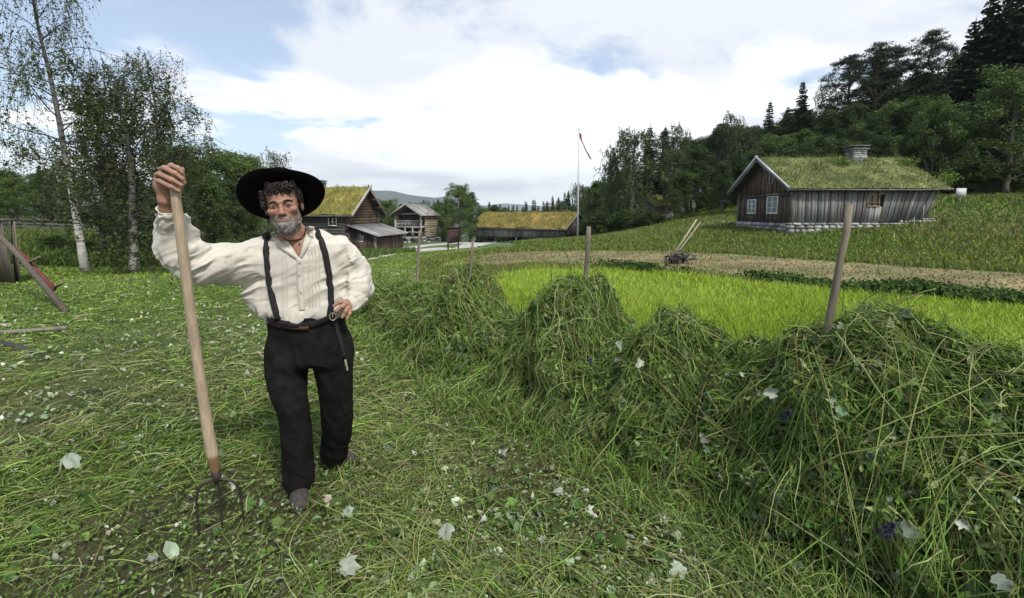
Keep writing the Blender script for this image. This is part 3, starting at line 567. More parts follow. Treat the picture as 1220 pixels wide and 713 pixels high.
# ---------------------------------------------------------------- log storehouse with open gallery
def loft():
    c = R(17); F = np.array([-12.35, 62.]); s = np.array([math.sin(c), math.cos(c)]); g = np.array([-math.cos(c), math.sin(c)]); W, Ln = 4.0, 4.6
    root = empty('log_storehouse', (F[0], F[1], -2.3), 0, 'grey two storey log storehouse with open gallery front and shingled roof', 'storehouse')
    P = lambda a, b, z: np.array([*(F + g * a + s * b), z]); xy = lambda a, b: F + g * a + s * b; zb, ze, zr = -1.75, 1.5, 2.8; G = 1.3
    m = MB(); logs(m, xy(0, G), xy(0, Ln), zb, ze, .26, 41, col=(.24, .20, .15), cv=.3, ext=.25); WP(m, 'side_wall', M_woodh, root, True); m = MB(); logs(m, xy(W, Ln), xy(W, G), zb, ze, .26, 42, ext=.2); WP(m, 'side_wall', M_woodh, root, True); m = MB(); logs(m, xy(W, Ln), xy(0, Ln), zb + .13, ze, .26, 44)
    WP(m, 'rear_wall', M_woodh, root, True)
    cut = lambda z: (0, 1) if z < ze - .1 else (.5 * (z - ze) / (zr - ze) + .03, 1 - .5 * (z - ze) / (zr - ze) - .03)
    m = MB(); logs(m, xy(W, G), xy(0, G), zb + .13, zr, .26, 43, col=(.085, .078, .07), cut=cut); WP(m, 'inner_wall', M_woodh, root, True)
    m = MB(); gc = (.30, .285, .26)
    for a in (.05, W - .05): m.beam(P(a, -.02, zb - .1), P(a, -.02, ze + .1), .24, .24, gc, up=(1, 0, 0))
    for a in (W * .33, W * .62): m.beam(P(a, 0, zb), P(a, 0, -.3), .14, .16, gc, up=(1, 0, 0))
    for z, h in ((zb, .26), (-.32, .22), (.52, .16), (1.5, .2), (-1.0, .12)): m.beam(P(-.15, .02, z), P(W + .15, .02, z), .16, h, np.array(gc) * random.uniform(.8, 1.2))
    m.beam(P(-.05, .1, zb), P(-.05, G, zb), .16, .24, gc); m.beam(P(-.02, .1, -.3), P(-.02, G, -.3), .16, .22, gc)
    WP(m, 'gallery_frame', M_woodh, root)
    m = MB(); boards(m, xy(W - .1, .06), xy(.1, .06), lambda f: -.25, lambda f: .46, 46, w=.2, col=(.20, .19, .18)); WP(m, 'balustrade', M_wood, root); m = MB(); boards(m, xy(W * .98, .08), xy(W * .7, .08), lambda f: zb + .1, lambda f: -1.0, 47, w=.2, col=(.17, .16, .15)); WP(m, 'balustrade', M_wood, root)
    m = MB()
    for z in (zb - .02, -.3): m.add([P(0, 0, z), P(W, 0, z), P(W, G, z), P(0, G, z)], [(0, 1, 2, 3)], c=(.15, .14, .13)); m.add([P(0, 0, z - .06), P(W, 0, z - .06), P(W, G, z - .06), P(0, G, z - .06)], [(3, 2, 1, 0)], c=(.1, .09, .08))
    WP(m, 'floor', M_woodh, root)
    m = MB(); boards(m, xy(W * .58, G - .16), xy(W * .36, G - .16), lambda f: zb + .05, lambda f: -.45, 48, w=.2, col=(.20, .18, .16)); WP(m, 'door', M_wood, root)
    k = (zr - ze) / (W / 2); o = .5; m = MB(); n = 26
    for sg in (-1, 1):
        for i in range(n):
            f0, f1 = i / n, (i + 1) / n; b0, b1 = -.75 + f0 * (Ln + 1.2), -.75 + f1 * (Ln + 1.2); cc = np.array((.27, .265, .26)) * random.uniform(.6, 1.3); zo = .03 * (i % 2) + .04
            a0 = W / 2 + sg * (W / 2 + o); V = [P(W / 2, b0, zr + zo), P(W / 2, b1, zr + zo), P(a0, b1, ze - k * o + zo), P(a0, b0, ze - k * o + zo)]; V += [q + [0, 0, .05] for q in V]
            m.add(V, [(0, 3, 2, 1), (4, 5, 6, 7), (0, 1, 5, 4), (1, 2, 6, 5), (2, 3, 7, 6), (3, 0, 4, 7)], c=cc)
    r = WP(m, 'roof', M_wood, root)
    for sg in (-1, 1):
        m = MB(); a0 = W / 2 + sg * (W / 2 + o + .05); m.beam(P(a0, -.8 - .02 * sg, ze - k * (o + .05) + .02), P(W / 2 - sg * .1, -.8 - .02 * sg, zr + .02 + k * .1), .24, .05, (.27, .24, .21), up=(*s, 0)); m.build('barge_board', M_woodh, r)
    for a, b in ((0, 0), (W / 2, 0), (W, 0), (0, Ln), (W, Ln), (0, 2.3), (0, 1.3), (0, 3.5), (W, 2.3)): m = MB(); stones(m, xy(a, b) - g * .35, xy(a, b) + g * .35, lambda f: -2.45, -1.88, .6, .4, 49 + int(a * 3 + b)); WP(m, 'footing_stone', M_stone, root)
loft()
# ---------------------------------------------------------------- small grey hut beside the barn, hut behind the birch, board
def small_hut(name, F, c, W, Ln, hb, hr, zb, seed, label, cat, col, turf=False, stilts=0.0, dark_door=False):
    F = np.array(F); s = np.array([math.sin(c), math.cos(c)]); g = np.array([-math.cos(c), math.sin(c)]); root = empty(name, (F[0], F[1], zb), 0, label, cat)
    P = lambda a, b, z: np.array([*(F + g * a + s * b), z]); xy = lambda a, b: F + g * a + s * b; z0, ze, zr = zb + stilts, zb + hb, zb + hr
    m = MB()
    if turf:
        logs(m, xy(0, 0), xy(0, Ln), z0, ze, .2, seed, col=col, ext=.15); logs(m, xy(W, Ln), xy(W, 0), z0, ze, .2, seed + 1, col=col, ext=.15); logs(m, xy(W, 0), xy(0, 0), z0 + .1, zr, .2, seed + 2, col=np.array(col) * .8, cut=lambda z: (-.03, 1.03) if z < ze else (.5 * (z - ze) / (zr - ze), 1 - .5 * (z - ze) / (zr - ze))); logs(m, xy(W, Ln), xy(0, Ln), z0 + .1, ze, .2, seed + 3, col=col); WP(m, 'wall', M_woodh, root, True)
    else:
        gz = lambda f: ze + (zr - ze) * (1 - abs(f - .5) * 2)
        boards(m, xy(W, 0), xy(0, 0), lambda f: z0, gz, seed, w=.15, col=np.array(col) * .55, holes=[(W * .3, W * .7, z0 + .1, ze - .2)] if dark_door else []); boards(m, xy(0, 0), xy(0, Ln), lambda f: z0, lambda f: ze, seed + 1, w=.15, col=col); boards(m, xy(W, Ln), xy(W, 0), lambda f: z0, lambda f: ze, seed + 2, w=.15, col=col); boards(m, xy(0, Ln), xy(W, Ln), lambda f: z0, gz, seed + 3, w=.15, col=col); WP(m, 'wall', M_wood, root)
    k = (zr - ze) / (W / 2); o = .25; m = MB(); t = MB(); gm = MB()
    for sg in (-1, 1):
        a0 = W / 2 + sg * (W / 2 + o); V = [P(W / 2, -o, zr + .02), P(W / 2, Ln + o, zr + .02), P(a0, Ln + o, ze - k * o + .02), P(a0, -o, ze - k * o + .02)]; V += [q + [0, 0, .06] for q in V]
        m.add(V, [(0, 3, 2, 1), (4, 5, 6, 7), (0, 1, 5, 4), (1, 2, 6, 5), (2, 3, 7, 6), (3, 0, 4, 7)], c=(.30, .29, .28))
        if turf: turf_slope(t, V[7], V[6], V[4], V[5], .18, seed, [(.10, .12, .03), (.2, .2, .06)], .1, n=(30, 12), gm=gm, blades=900, bh=.2, bcol=[(.14, .17, .04), (.25, .24, .09)], bw=.05)
    r = WP(m, 'roof', M_wood, root)
    if turf: tt = t.build('turf', M_turf, r); gm.build('grass', M_leafy, tt)
    if stilts:
        for a in (.3, W - .3):
            for b in (.3, Ln - .3): m = MB(); m.beam(P(a, b, zb - .8), P(a, b, z0), .25, .25, (.1, .09, .08), up=(1, 0, 0)); WP(m, 'stilt', M_wood, root)
p = ground(566, 287.4); small_hut('small_hut', (p[0], 56.), R(38), 1.3, 1.3, 1.05, 1.55, float(H(p[0], 56.)), 61, 'tiny grey plank hut with dark opening beside the end of the long barn', 'hut', (.2, .195, .19), dark_door=True)
q = at(779, 270, 60.); small_hut('turf_hut', (q[0], 60.), R(62), 3.0, 3.3, 2.1, 3.35, float(H(q[0], 60.)) + .1, 71, 'small log hut with green turf roof half hidden behind the white birch trunk', 'hut', (.19, .185, .18), turf=True, stilts=.45)
def info_board():
    a, b = at(533.8, 290, 41.), at(546, 290, 43.); z = float(H(a[0], a[1])); a = a[:2]; b = b[:2]; d = (b - a) / np.linalg.norm(b - a); root = empty('information_board', (a[0], a[1], z), 0, 'dark brown wooden information board on two posts beside the gravel road', 'board')
    zt, zm = at(540, 271.5, 42.)[2], at(540, 290, 42.)[2]; n = np.array([d[1], -d[0]])
    for q in (a, b):
        m = MB(); m.beam((*q, z - .3), (*q, zt), .12, .12, (.035, .022, .02), up=(1, 0, 0)); WP(m, 'post', M_wood, root)
    m = MB(); m.beam((*(a + n * .08), (zt + zm) / 2), (*(b + n * .08), (zt + zm) / 2), .05, zt - zm - .05, (.045, .025, .023)); WP(m, 'panel', M_woodh, root)
    m = MB()
    for z_ in (zt - .28, zt - .75): m.beam((*(a + n * .12), z_), (*(b + n * .12), z_), .03, .05, (.11, .07, .06))
    WP(m, 'ledge', M_woodh, root)
    m = MB(); m.beam((*(a - d * .15 + n * .05), zt + .05), (*(b + d * .15 + n * .05), zt + .05), .35, .05, (.05, .035, .03)); WP(m, 'top_cap', M_woodh, root)
info_board()
# ---------------------------------------------------------------- flagpole with pennant
def flagpole():
    Y = 50.; b = at(688, 287, Y); t = at(688.2, 155, Y); z = float(H(b[0], Y)); root = empty('flagpole', (b[0], Y, z), 0, 'tall white flagpole standing in the meadow in front of the barn', 'flagpole')
    m = MB(); hh = t[2] - z; m.tube([(0, 0, -.3), (0, 0, hh * .5), (0, 0, hh)], [.11, .09, .05], 12, (.8, .8, .8)); m.build('pole', mat('pole_paint', (.50, .50, .50), .6, var=.1), root, True)
    m = MB(); m.lathe([(0.001, hh - .02), (.09, hh + .02), (.12, hh + .1), (.08, hh + .19), (.001, hh + .22)], 12); m.build('finial', M_white, root, True)
    m = MB(); m.tube([(.06, -.1, 1.2), (.08, -.1, hh * .5), (.05, -.07, hh - .1)], .008, 5, (.6, .6, .6)); m.build('halyard', M_white, root)
    m = MB(); K, J = 40, 15; G = np.zeros((K, J, 3)); C = np.zeros((K, J, 3))
    for i in range(K):
        s = i / (K - 1); cx = .12 + .55 * s ** 1.2 + 1.0 * max(0, s - .25) * .9; cz = hh - .35 - 2.75 * s; w = .42 * (1 - .45 * s) + .04
        for j in range(J):
            v = j / (J - 1) - .5; G[i, j] = (cx + v * w * .55 + .05 * math.sin(v * 14 + s * 5), .16 * math.sin(v * 11 + s * 7) * (1 - .3 * s) + .05 * math.sin(s * 13), cz - v * w * .7 + .04 * math.sin(v * 18))
            a = abs(v); C[i, j] = (.55, .56, .60) if .08 < a < .17 and s < 2 else (.02, .03, .12) if a <= .08 else (.50, .03, .03)
            if .12 < s < .2: C[i, j] = (.55, .56, .6) if (s < .135 or s > .185) else (.02, .03, .12)
    f = G.copy(); m.grid(f, c=C); mp = mat('pennant_cloth', None, .8, var=.1); o = m.build('pennant', mp, None, True); o.parent = root; tag(o, 'red pennant with blue and white cross hanging limp')
flagpole()
# ---------------------------------------------------------------- white sign, plough, garden stakes
def sign():
    M_sign = mat('sign_board', (.42, .43, .44), .6, var=.12, nscale=20)
    p = at(1144, 240, 32.); z = float(H(p[0], 32.)); a, c = at(1137.5, 235, 32.), at(1150.5, 224.5, 32.); root = empty('notice_sign', (p[0], 32., z), 0, 'small white notice sign on thin post at the forest edge', 'sign')
    m = MB(); m.beam((0, .05, -.2), (0, .05, a[2] - z + .2), .06, .06, (.3, .3, .3), up=(1, 0, 0)); m.build('post', M_wood, root)
    m = MB(); w = (c[0] - a[0]) / 2; m.box(-w, w, -.02, .01, a[2] - z, c[2] - z, (.7, .7, .7)); pn = m.build('panel', M_sign, root)
sign()
def plough():
    p = ground(806, 313.5); z = float(H(p[0], p[1])); root = empty('wooden_plough', (p[0], p[1], z), 0, 'old wooden implement with two long pale handles and dark clump, left in the mown strip', 'plough')
    L_ = lambda px, py, Y: at(px, py, Y - 17.2 + p[1]) - np.array([p[0], p[1], z])
    for (a, b, c_, w) in (((798, 309, 17.1), (814, 287, 17.2), (830, 261.5, 17.3), .026), ((803, 306, 17.4), (818, 288, 17.6), (834.5, 265, 17.9), .016)):
        m = MB(); A, B, C = L_(*a), L_(*b), L_(*c_); m.tube([A, B + [.0, 0, .02], C], [w * 1.2, w, w * .9], 8, (.33, .29, .23)); m.build('handle', M_wood, root, True)
    m = MB(); m.tube([L_(807, 298, 17.25), L_(812, 297.5, 17.5)], .02, 6, (.2, .18, .15)); m.build('crossbar', M_wood, root)
    m = MB(); m.tube([L_(791, 317, 17.0), L_(799, 310, 17.1), L_(808, 307, 17.2)], [.05, .09, .06], 8, (.06, .05, .045)); m.build('beam', M_wood, root, True)
    m = MB(); r = np.random.default_rng(3)
    for i in range(90):
        c_ = L_(807, 310.5, 17.1) + r.normal(size=3) * [.2, .15, .10] + [0, 0, .05]; d = nrm(r.normal(size=3)) * r.uniform(.06, .17); m.tube([c_ - d, c_ + r.normal(size=3) * .02, c_ + d], [.02, .03, .012], 6, np.array((.045, .04, .04)) * r.uniform(.5, 2.2))
    m.build('root_clump', M_wood, root)
plough()
for i, (px, py0, py1, Y, lab) in enumerate([(1099, 243, 263, 25.5, 'thin grey stake at the lower right corner of the cabin'), (1112, 249, 262, 27, 'thin stake on the slope right of the cabin'), (1088, 259, 273, 24.5, 'thin stake in the meadow below the right end of the cabin'), (1064, 278, 287, 22, 'short stake low in the meadow in front of the cabin'), (1147, 248, 256, 30, 'short thin stake below the white notice sign')]):
    a, b = at(px, py1, Y), at(px + 1, py0, Y); z = float(H(a[0], a[1])); m = MB(); m.tube([(0, 0, -.2), (.02, 0, b[2] - z)], [.028, .02], 6, (.26, .24, .21)); o = m.build('marker_stake', M_wood); o.location = (a[0], a[1], z); tag(o, lab, 'stake')
# ---------------------------------------------------------------- left edge: plank box, red shaft, poles
def left_things():
    p = at(20, 331, 10.8); z = float(H(p[0], p[1])); root = empty('plank_shelter', (p[0], p[1], z), 0, 'weathered plank box cut off by the left edge of the meadow', 'shelter')
    t = at(14, 264, 10.8)[2] - z; m = MB(); boards(m, (-3.2, 0), (0, 0), lambda f: 0, lambda f: t, 81, w=.2, col=(.115, .095, .075), lean=lambda f, zz: -.11 * zz); boards(m, (0, 0), (-1.5, 1.3), lambda f: 0, lambda f: t, 82, w=.2, col=(.10, .085, .07), lean=lambda f, zz: 0); m.build('wall', M_wood, root)
    m = MB(); m.beam((-3.5, .1, t + .03), (-.15, .1, t + .03), .5, .06, (.09, .08, .07)); m.build('roof', M_woodh, root)
    z0 = lambda q: q - 0
    A, B = at(65, 345, 7.9), at(-90, 200, 9.2); root = empty('hay_sweep_shaft', (A[0], A[1], float(H(A[0], A[1]))), 0, 'red painted shaft with two wooden pegs leaning at the left edge', 'farm tool'); o_ = np.array([A[0], A[1], float(H(A[0], A[1]))])
    m = MB(); Md = at(30, 307, 8.2); m.tube([A - o_, Md - o_, at(0, 283, 8.5) - o_, B - o_], .035, 8, (.13, .022, .02)); m.build('shaft', mat('red_paint', None, .6, var=.3, nscale=9), root, True)
    for a, b in (((29, 317, 8.2), (47, 306, 7.9)), ((60, 345, 8.0), (78, 336, 7.7))):
        m = MB(); m.tube([at(*a) - o_, at(*b) - o_], [.03, .018], 7, (.13, .11, .085)); m.build('peg', M_wood, root)
    A = at(79, 372, 0.1); A = ground(79, 372); m = MB(); pts = [A, at(48, 335, A[1] + .35), at(20, 302, A[1] + .75), at(-20, 262, A[1] + 1.2), at(-70, 200, A[1] + 1.8)]; m.tube([q - A for q in pts], [.05, .048, .045, .04, .035], 9, (.085, .075, .055)); o = m.build('leaning_pole', M_wood, None, True); o.location = A; tag(o, 'grey bark covered pole leaning beside the red shaft, its foot in the grass', 'pole')
    A, B = ground(-60, 404), ground(80, 396); m = MB(); m.tube([(0, 0, .05), (B - A) * .5 + [0, 0, .04], B - A + [0, 0, .06]], [.04, .035, .025], 8, (.17, .16, .13)); o = m.build('fallen_pole', M_wood, None, True); o.location = A; tag(o, 'thin grey pole lying flat in the mown grass at the left edge', 'pole')
    A, B = ground(-5, 412), ground(58, 432); m = MB(); m.tube([(0, 0, .03), (B - A) * .4 + [0, .03, .04], (B - A) * .7 + [0, 0, .03], B - A + [0, 0, .02]], [.05, .045, .05, .02], 9, (.04, .035, .03)); o = m.build('rotten_branch', M_wood, None, True); o.location = A; tag(o, 'dark rotten branch half buried in cut grass at the left edge', 'branch')
    # old log fence at the forest edge
    A, B = at(-40, 268, 34.), at(112, 272, 33.); za, zb = float(H(A[0], A[1])), float(H(B[0], B[1])); root = empty('rail_fence', (A[0], A[1], za), 0, 'dark old rail fence in the shade of the left forest edge', 'fence')
    d = np.array([B[0] - A[0], B[1] - A[1], zb - za])
    for i in range(8):
        m = MB(); q = d * i / 7; m.tube([q + [0, 0, -.2], q + [random.uniform(-.1, .1), 0, 1.25]], .06, 7, (.09, .08, .07)); m.build('post', M_wood, root)
    for k in range(4):
        m = MB(); m.tube([d * 0 + [0, -.08, .25 + .3 * k], d * .5 + [0, -.08, .28 + .3 * k + random.uniform(-.06, .06)], d + [0, -.08, .22 + .3 * k]], .05, 7, (.10, .09, .08)); m.build('rail', M_woodh, root)
left_things()
# ---------------------------------------------------------------- trees
M_bark = mat('bark', None, .9, var=.4, nscale=12, stretch=(3, 3, .6), bump=.6)
M_leaf = mat('leaves', None, .6, var=0, transl=.22, spec=.15)
M_needle = mat('needles', None, .7, var=0, transl=.08, spec=.2)
def birch_bark():
    m, nt, b = new_mat('birch_bark'); n = nt.nodes; L = nt.links; tc = n.new('ShaderNodeTexCoord'); mp = n.new('ShaderNodeMapping'); mp.inputs['Scale'].default_value = (1.2, 1.2, 7); L.new(tc.outputs['Object'], mp.inputs[0])
    t = n.new('ShaderNodeTexNoise'); t.inputs['Scale'].default_value = 1.6; t.inputs['Detail'].default_value = 7; t.inputs['Roughness'].default_value = .7; L.new(mp.outputs[0], t.inputs[0])
    r = n.new('ShaderNodeValToRGB'); r.color_ramp.elements[0].position = .40; r.color_ramp.elements[0].color = (.02, .018, .015, 1); r.color_ramp.elements[1].position = .47; r.color_ramp.elements[1].color = (.50, .49, .46, 1); L.new(t.outputs[0], r.inputs[0])
    a = n.new('ShaderNodeAttribute'); a.attribute_name = 'Col'; v = n.new('ShaderNodeVectorMath'); v.operation = 'MULTIPLY'; L.new(r.outputs[0], v.inputs[0]); L.new(a.outputs[0], v.inputs[1]); L.new(v.outputs[0], b.inputs['Base Color']); b.inputs['Roughness'].default_value = .8
    return m
M_birch = birch_bark()
def perp(d, r): return nrm(np.cross(d, r.normal(size=3)))
def broadleaf(name, seed, Ht, W, t0=.15, limbs=26, subs=5, clumps_r=.5, per=110, leaf=.09, col=(.045, .075, .018), shape='oval', lean=(0, 0), r0=.14, droop=0.0, bark=M_bark, bcol=(.09, .08, .065), colvar=.3, gaps=0.0, path=None, sparse_top=False, flat=.75, ntw=3, strings=0, trunk_white=.3, thin=0.0):
    r = np.random.default_rng(seed); root = empty(name); T = MB(); C = MB(); K = 14
    tt = np.linspace(0, 1, K); wob = np.cumsum(r.normal(size=(K, 2)) * .012 * Ht, axis=0) * .5; wob -= wob[0]
    P = np.column_stack([lean[0] * Ht * tt ** 1.1 + wob[:, 0] * .6, lean[1] * Ht * tt + wob[:, 1] * .6, tt * Ht * .96])
    if path is not None: q = np.array(path); P = np.column_stack([np.interp(tt * q[-1, 2], q[:, 2], q[:, 0]), np.interp(tt * q[-1, 2], q[:, 2], q[:, 1]), tt * q[-1, 2]])
    tc = np.linspace(1, .35, K)[:, None] ** 1.4 * np.array(bcol if bark is not M_birch else (1, 1, 1)) if bark is M_birch else np.tile(bcol, (K, 1))
    tc = tc * (np.clip(1 - (tt[:, None] - trunk_white) / .12, .25, 1) if bark is M_birch else 1); rad = r0 * (1 - tt) ** .85 + .012; rad[0] *= 1.25
    T.tube(P, rad, 10, tc); P[0, 2] = 0
    CP = []; CR = []
    def env(t):
        u = (t - t0) / (1 - t0)
        if shape == 'oval': return W * math.sin(math.pi * min(1, max(.02, u)) ** .75) ** .7 * .9 + W * .12
        if shape == 'cone': return W * (1 - u) ** .8 + .15
        if shape == 'dome': return W * math.sqrt(max(0, 1 - u ** 2.2)) + .2
        return W * (.55 + .45 * math.sin(math.pi * u))
    for k in range(limbs):
        t = t0 + (1 - t0) * ((k + r.uniform(0, 1)) / limbs) ** .9 * .97; base = np.array([np.interp(t, tt, P[:, i]) for i in range(3)]); az = k * 2.4 + r.uniform(-.6, .6); L_ = env(t) * r.uniform(.65, 1.15); up = r.uniform(.25, .75) + .5 * t
        d = np.array([math.cos(az), math.sin(az), up]); d /= np.linalg.norm(d); n = 5; pts = [base]; p = base
        for i in range(n):
            d = d + np.array([0, 0, .10 - droop * .22]) + r.normal(size=3) * .13; d /= np.linalg.norm(d); p = p + d * L_ / n; pts.append(p)
        pts = np.array(pts); rr = max(.012, r0 * (1 - t) * (.26 if bark is M_birch else .42) + .010); T.tube(pts, np.linspace(rr, rr * .25, n + 1), 6, np.clip(tc[int(t * (K - 1))], 0, 1) * (.22 if bark is M_birch else 1), cap=False)
        CP.append(pts[-1]); CR.append(1.0)
        for j in range(subs):
            s = r.uniform(.3, 1); i = min(n - 1, int(s * n)); q = pts[i] + (pts[i + 1] - pts[i]) * (s * n - i); dd = nrm(pts[i + 1] - pts[i] + r.normal(size=3) * .75); l2 = L_ * r.uniform(.18, .42); e = q + dd * l2 + np.array([0, 0, -droop * l2 * .6]); T.tube([q, q + (e - q) * .5 + np.array([0, 0, .06 * l2]), e], [rr * .4, rr * .25, .006], 4, np.array(tc[-1]) * (.25 if bark is M_birch else .8), cap=False); CP.append(e); CR.append(r.uniform(.6, 1.1))
    CP = np.array(CP); CR = np.array(CR)
    if gaps:
        keep = r.random(len(CP)) > gaps * (1 + 2.2 * thin * np.clip(CP[:, 2] / Ht - .45, 0, 1) / .55); CP, CR = CP[keep], CR[keep]
    n = len(CP); cb = jit(col, n, colvar, r)
    if strings:
        pos = []; cc = []
        for i in range(n):
            for s in range(strings):
                a = CP[i] + r.normal(size=3) * clumps_r * .5; l = r.uniform(.35, 1.0) * (.6 + droop); m_ = max(4, int(per / strings)); u = r.random(m_)[:, None]; dr = nrm(np.array([r.normal() * .3, r.normal() * .3, -1.])); q = a + dr * l * u + r.normal(size=(m_, 3)) * .05; pos.append(q); cc.append(np.tile(cb[i], (m_, 1))); T.tube([a, a + dr * l], [.006, .003], 3, (.05, .04, .035), cap=False)
        pos = np.concatenate(pos); cc = np.concatenate(cc)
    else:
        m_ = (per * CR).astype(int); idx = np.repeat(np.arange(n), m_); g = nrm(r.normal(size=(len(idx), 3))) * (r.random((len(idx), 1)) ** .45); pos = CP[idx] + g * clumps_r * CR[idx][:, None] * np.array([1, 1, flat]); cc = cb[idx]
    cc = np.clip(cc * (1 + (r.random((len(cc), 1)) - .5) * .6), 0, 1); U = rvec(len(pos), r); U[:, 2] *= .6; U = nrm(U); V = nrm(np.cross(U, rvec(len(pos), r))); sz = leaf * r.uniform(.6, 1.25, len(pos)); C.leaves(pos, U, V, sz * .6, sz * .42, cc)
    T.build('trunk', bark, root, True); C.build('crown', M_leaf, root); return root
def spruce(name, seed, Ht, W, col=(.026, .048, .020), bare=.05, dens=1.0, r0=.16):
    r = np.random.default_rng(seed); root = empty(name); T = MB(); C = MB(); T.tube([(0, 0, -.3), (0, 0, Ht * .5), (0, 0, Ht)], [r0, r0 * .6, .02], 8, (.08, .06, .045)); z = bare * Ht
    while z < Ht - .1:
        t = z / Ht; nb = int(r.integers(6, 9)); L_ = W * (1 - t) ** .85 * (1 if t > .1 else .85) + .12; a0 = r.uniform(0, 6.28)
        for k in range(nb):
            az = a0 + k * 6.283 / nb + r.uniform(-.35, .35); l = L_ * r.uniform(.55, 1.15); d = np.array([math.cos(az), math.sin(az), 0]); sl = -.32 - .25 * (1 - t) + (.55 if t > .88 else 0); n = 5; s = np.linspace(0, 1, n + 1)[:, None]; pts = np.array([0, 0, z]) + d * l * s + np.array([0, 0, 1]) * (sl * l * s + .22 * l * s ** 2.4)
            T.tube(pts, np.linspace(.03, .006, n + 1), 4, (.06, .045, .035), cap=False); m_ = max(7, int(l * 17 * dens)); u = r.uniform(.12, 1, m_); pc = np.column_stack([np.interp(u, s[:, 0], pts[:, i]) for i in range(3)]); sg = r.choice([-1, 1], m_)[:, None]; side = np.array([-d[1], d[0], 0]) * sg; tw = (l * .26 * (1.15 - u) + .12)[:, None]
            U = nrm(side * r.uniform(.3, 1, (m_, 1)) + d * r.uniform(.2, .9, (m_, 1)) + np.array([0, 0, -1]) * r.uniform(.15, .9, (m_, 1))); V = nrm(np.cross(U, np.array([0, 0, 1.]) + r.normal(size=(m_, 3)) * .5)); C.leaves(pc + U * tw * .5, U, V, tw[:, 0] * .8, .06 + tw[:, 0] * .16, jit(col, m_, .4, r))
        z += Ht * .013 + r.uniform(.04, .13)
    C.leaves(np.array([[0, 0, Ht]]), np.array([[0, 0, 1.]]), np.array([[1., 0, 0]]), .4, .05, np.array([col])); T.build('trunk', M_bark, root, True); C.build('crown', M_needle, root); return root
def pine(name, seed, Ht, W, col=(.032, .054, .026), t0=.3, limbs=34, per=80, spread=1.25):
    r = np.random.default_rng(seed); root = empty(name); T = MB(); C = MB(); K = 12; tt = np.linspace(0, 1, K); P = np.column_stack([np.cumsum(r.normal(size=K) * .1), np.cumsum(r.normal(size=K) * .1), tt * Ht]); P[0, :2] = 0; P[0, 2] = -.3
    cc = np.where(tt[:, None] > .4, np.array([.10, .06, .04]), np.array([.09, .07, .055])); T.tube(P, .19 * (1 - tt) ** .7 + .02, 8, cc)
    for k in range(limbs):
        t = t0 + (1 - t0) * (k + r.random()) / limbs; b = np.array([np.interp(t, tt, P[:, i]) for i in range(3)]); az = k * 2.4 + r.uniform(-.7, .7); u = (t - t0) / (1 - t0); l = W * (math.sin(math.pi * min(1, .22 + .75 * u)) ** .8) * r.uniform(.45, 1.2); d = np.array([math.cos(az), math.sin(az), .12 + .5 * u]); pts = [b]; n = 5
        for i in range(n): d = nrm(d + r.normal(size=3) * .14 + [0, 0, .05]); pts.append(pts[-1] + d * l / n)
        pts = np.array(pts); T.tube(pts, np.linspace(.055 * (1.2 - t) + .02, .01, n + 1), 5, (.12, .075, .05), cap=False)
        for s in np.linspace(.35, 1, 5):
            i = min(n - 1, int(s * n)); q = pts[i] + (pts[i + 1] - pts[i]) * (s * n - i) + r.normal(size=3) * [.22, .22, .08] * spread; m_ = per; g = nrm(r.normal(size=(m_, 3))); pos = q + g * r.random((m_, 1)) ** .5 * np.array([.5, .5, .22]) * spread * r.uniform(.6, 1.1); U = nrm(g + [0, 0, .5] + r.normal(size=(m_, 3)) * .5); V = nrm(np.cross(U, rvec(m_, r))); C.leaves(pos, U, V, .13, .028, jit(np.array(col) * r.uniform(.8, 1.25), m_, .3, r))
    T.build('trunk', M_bark, root, True); C.build('crown', M_needle, root); return root
def label(o, lab, cat, grp=None): return tag(o, lab, cat, grp)
PROTO_USED = set()
def place(proto, px, Y, top, lab, cat, grp=None, Ht=None, wide=1.0, name=None, rz=None):
    """stand a tree on the ground at picture column px and depth Y with its tip at picture row top"""
    q = at(px, 250, Y); x = q[0]; z = float(H(x, Y)) - .05; h = at(px, top, Y)[2] - z; s = h / proto['h'] if 'h' in proto else h / Ht
    w = s * wide; rz = random.uniform(0, 6.28) if rz is None else rz
    if proto.name in PROTO_USED: o = dup(proto, (x, Y, z), rz, (w, w, s)); 
    else: PROTO_USED.add(proto.name); o = proto; o.location = (x, Y, z); o.rotation_euler = (0, 0, rz); o.scale = (w, w, s)
    o['label'] = lab; o['category'] = cat
    if 'group' in o.keys() and not grp: del o['group']
    if grp: o['group'] = grp
    return o
def P_(o, h): o['h'] = h; return o
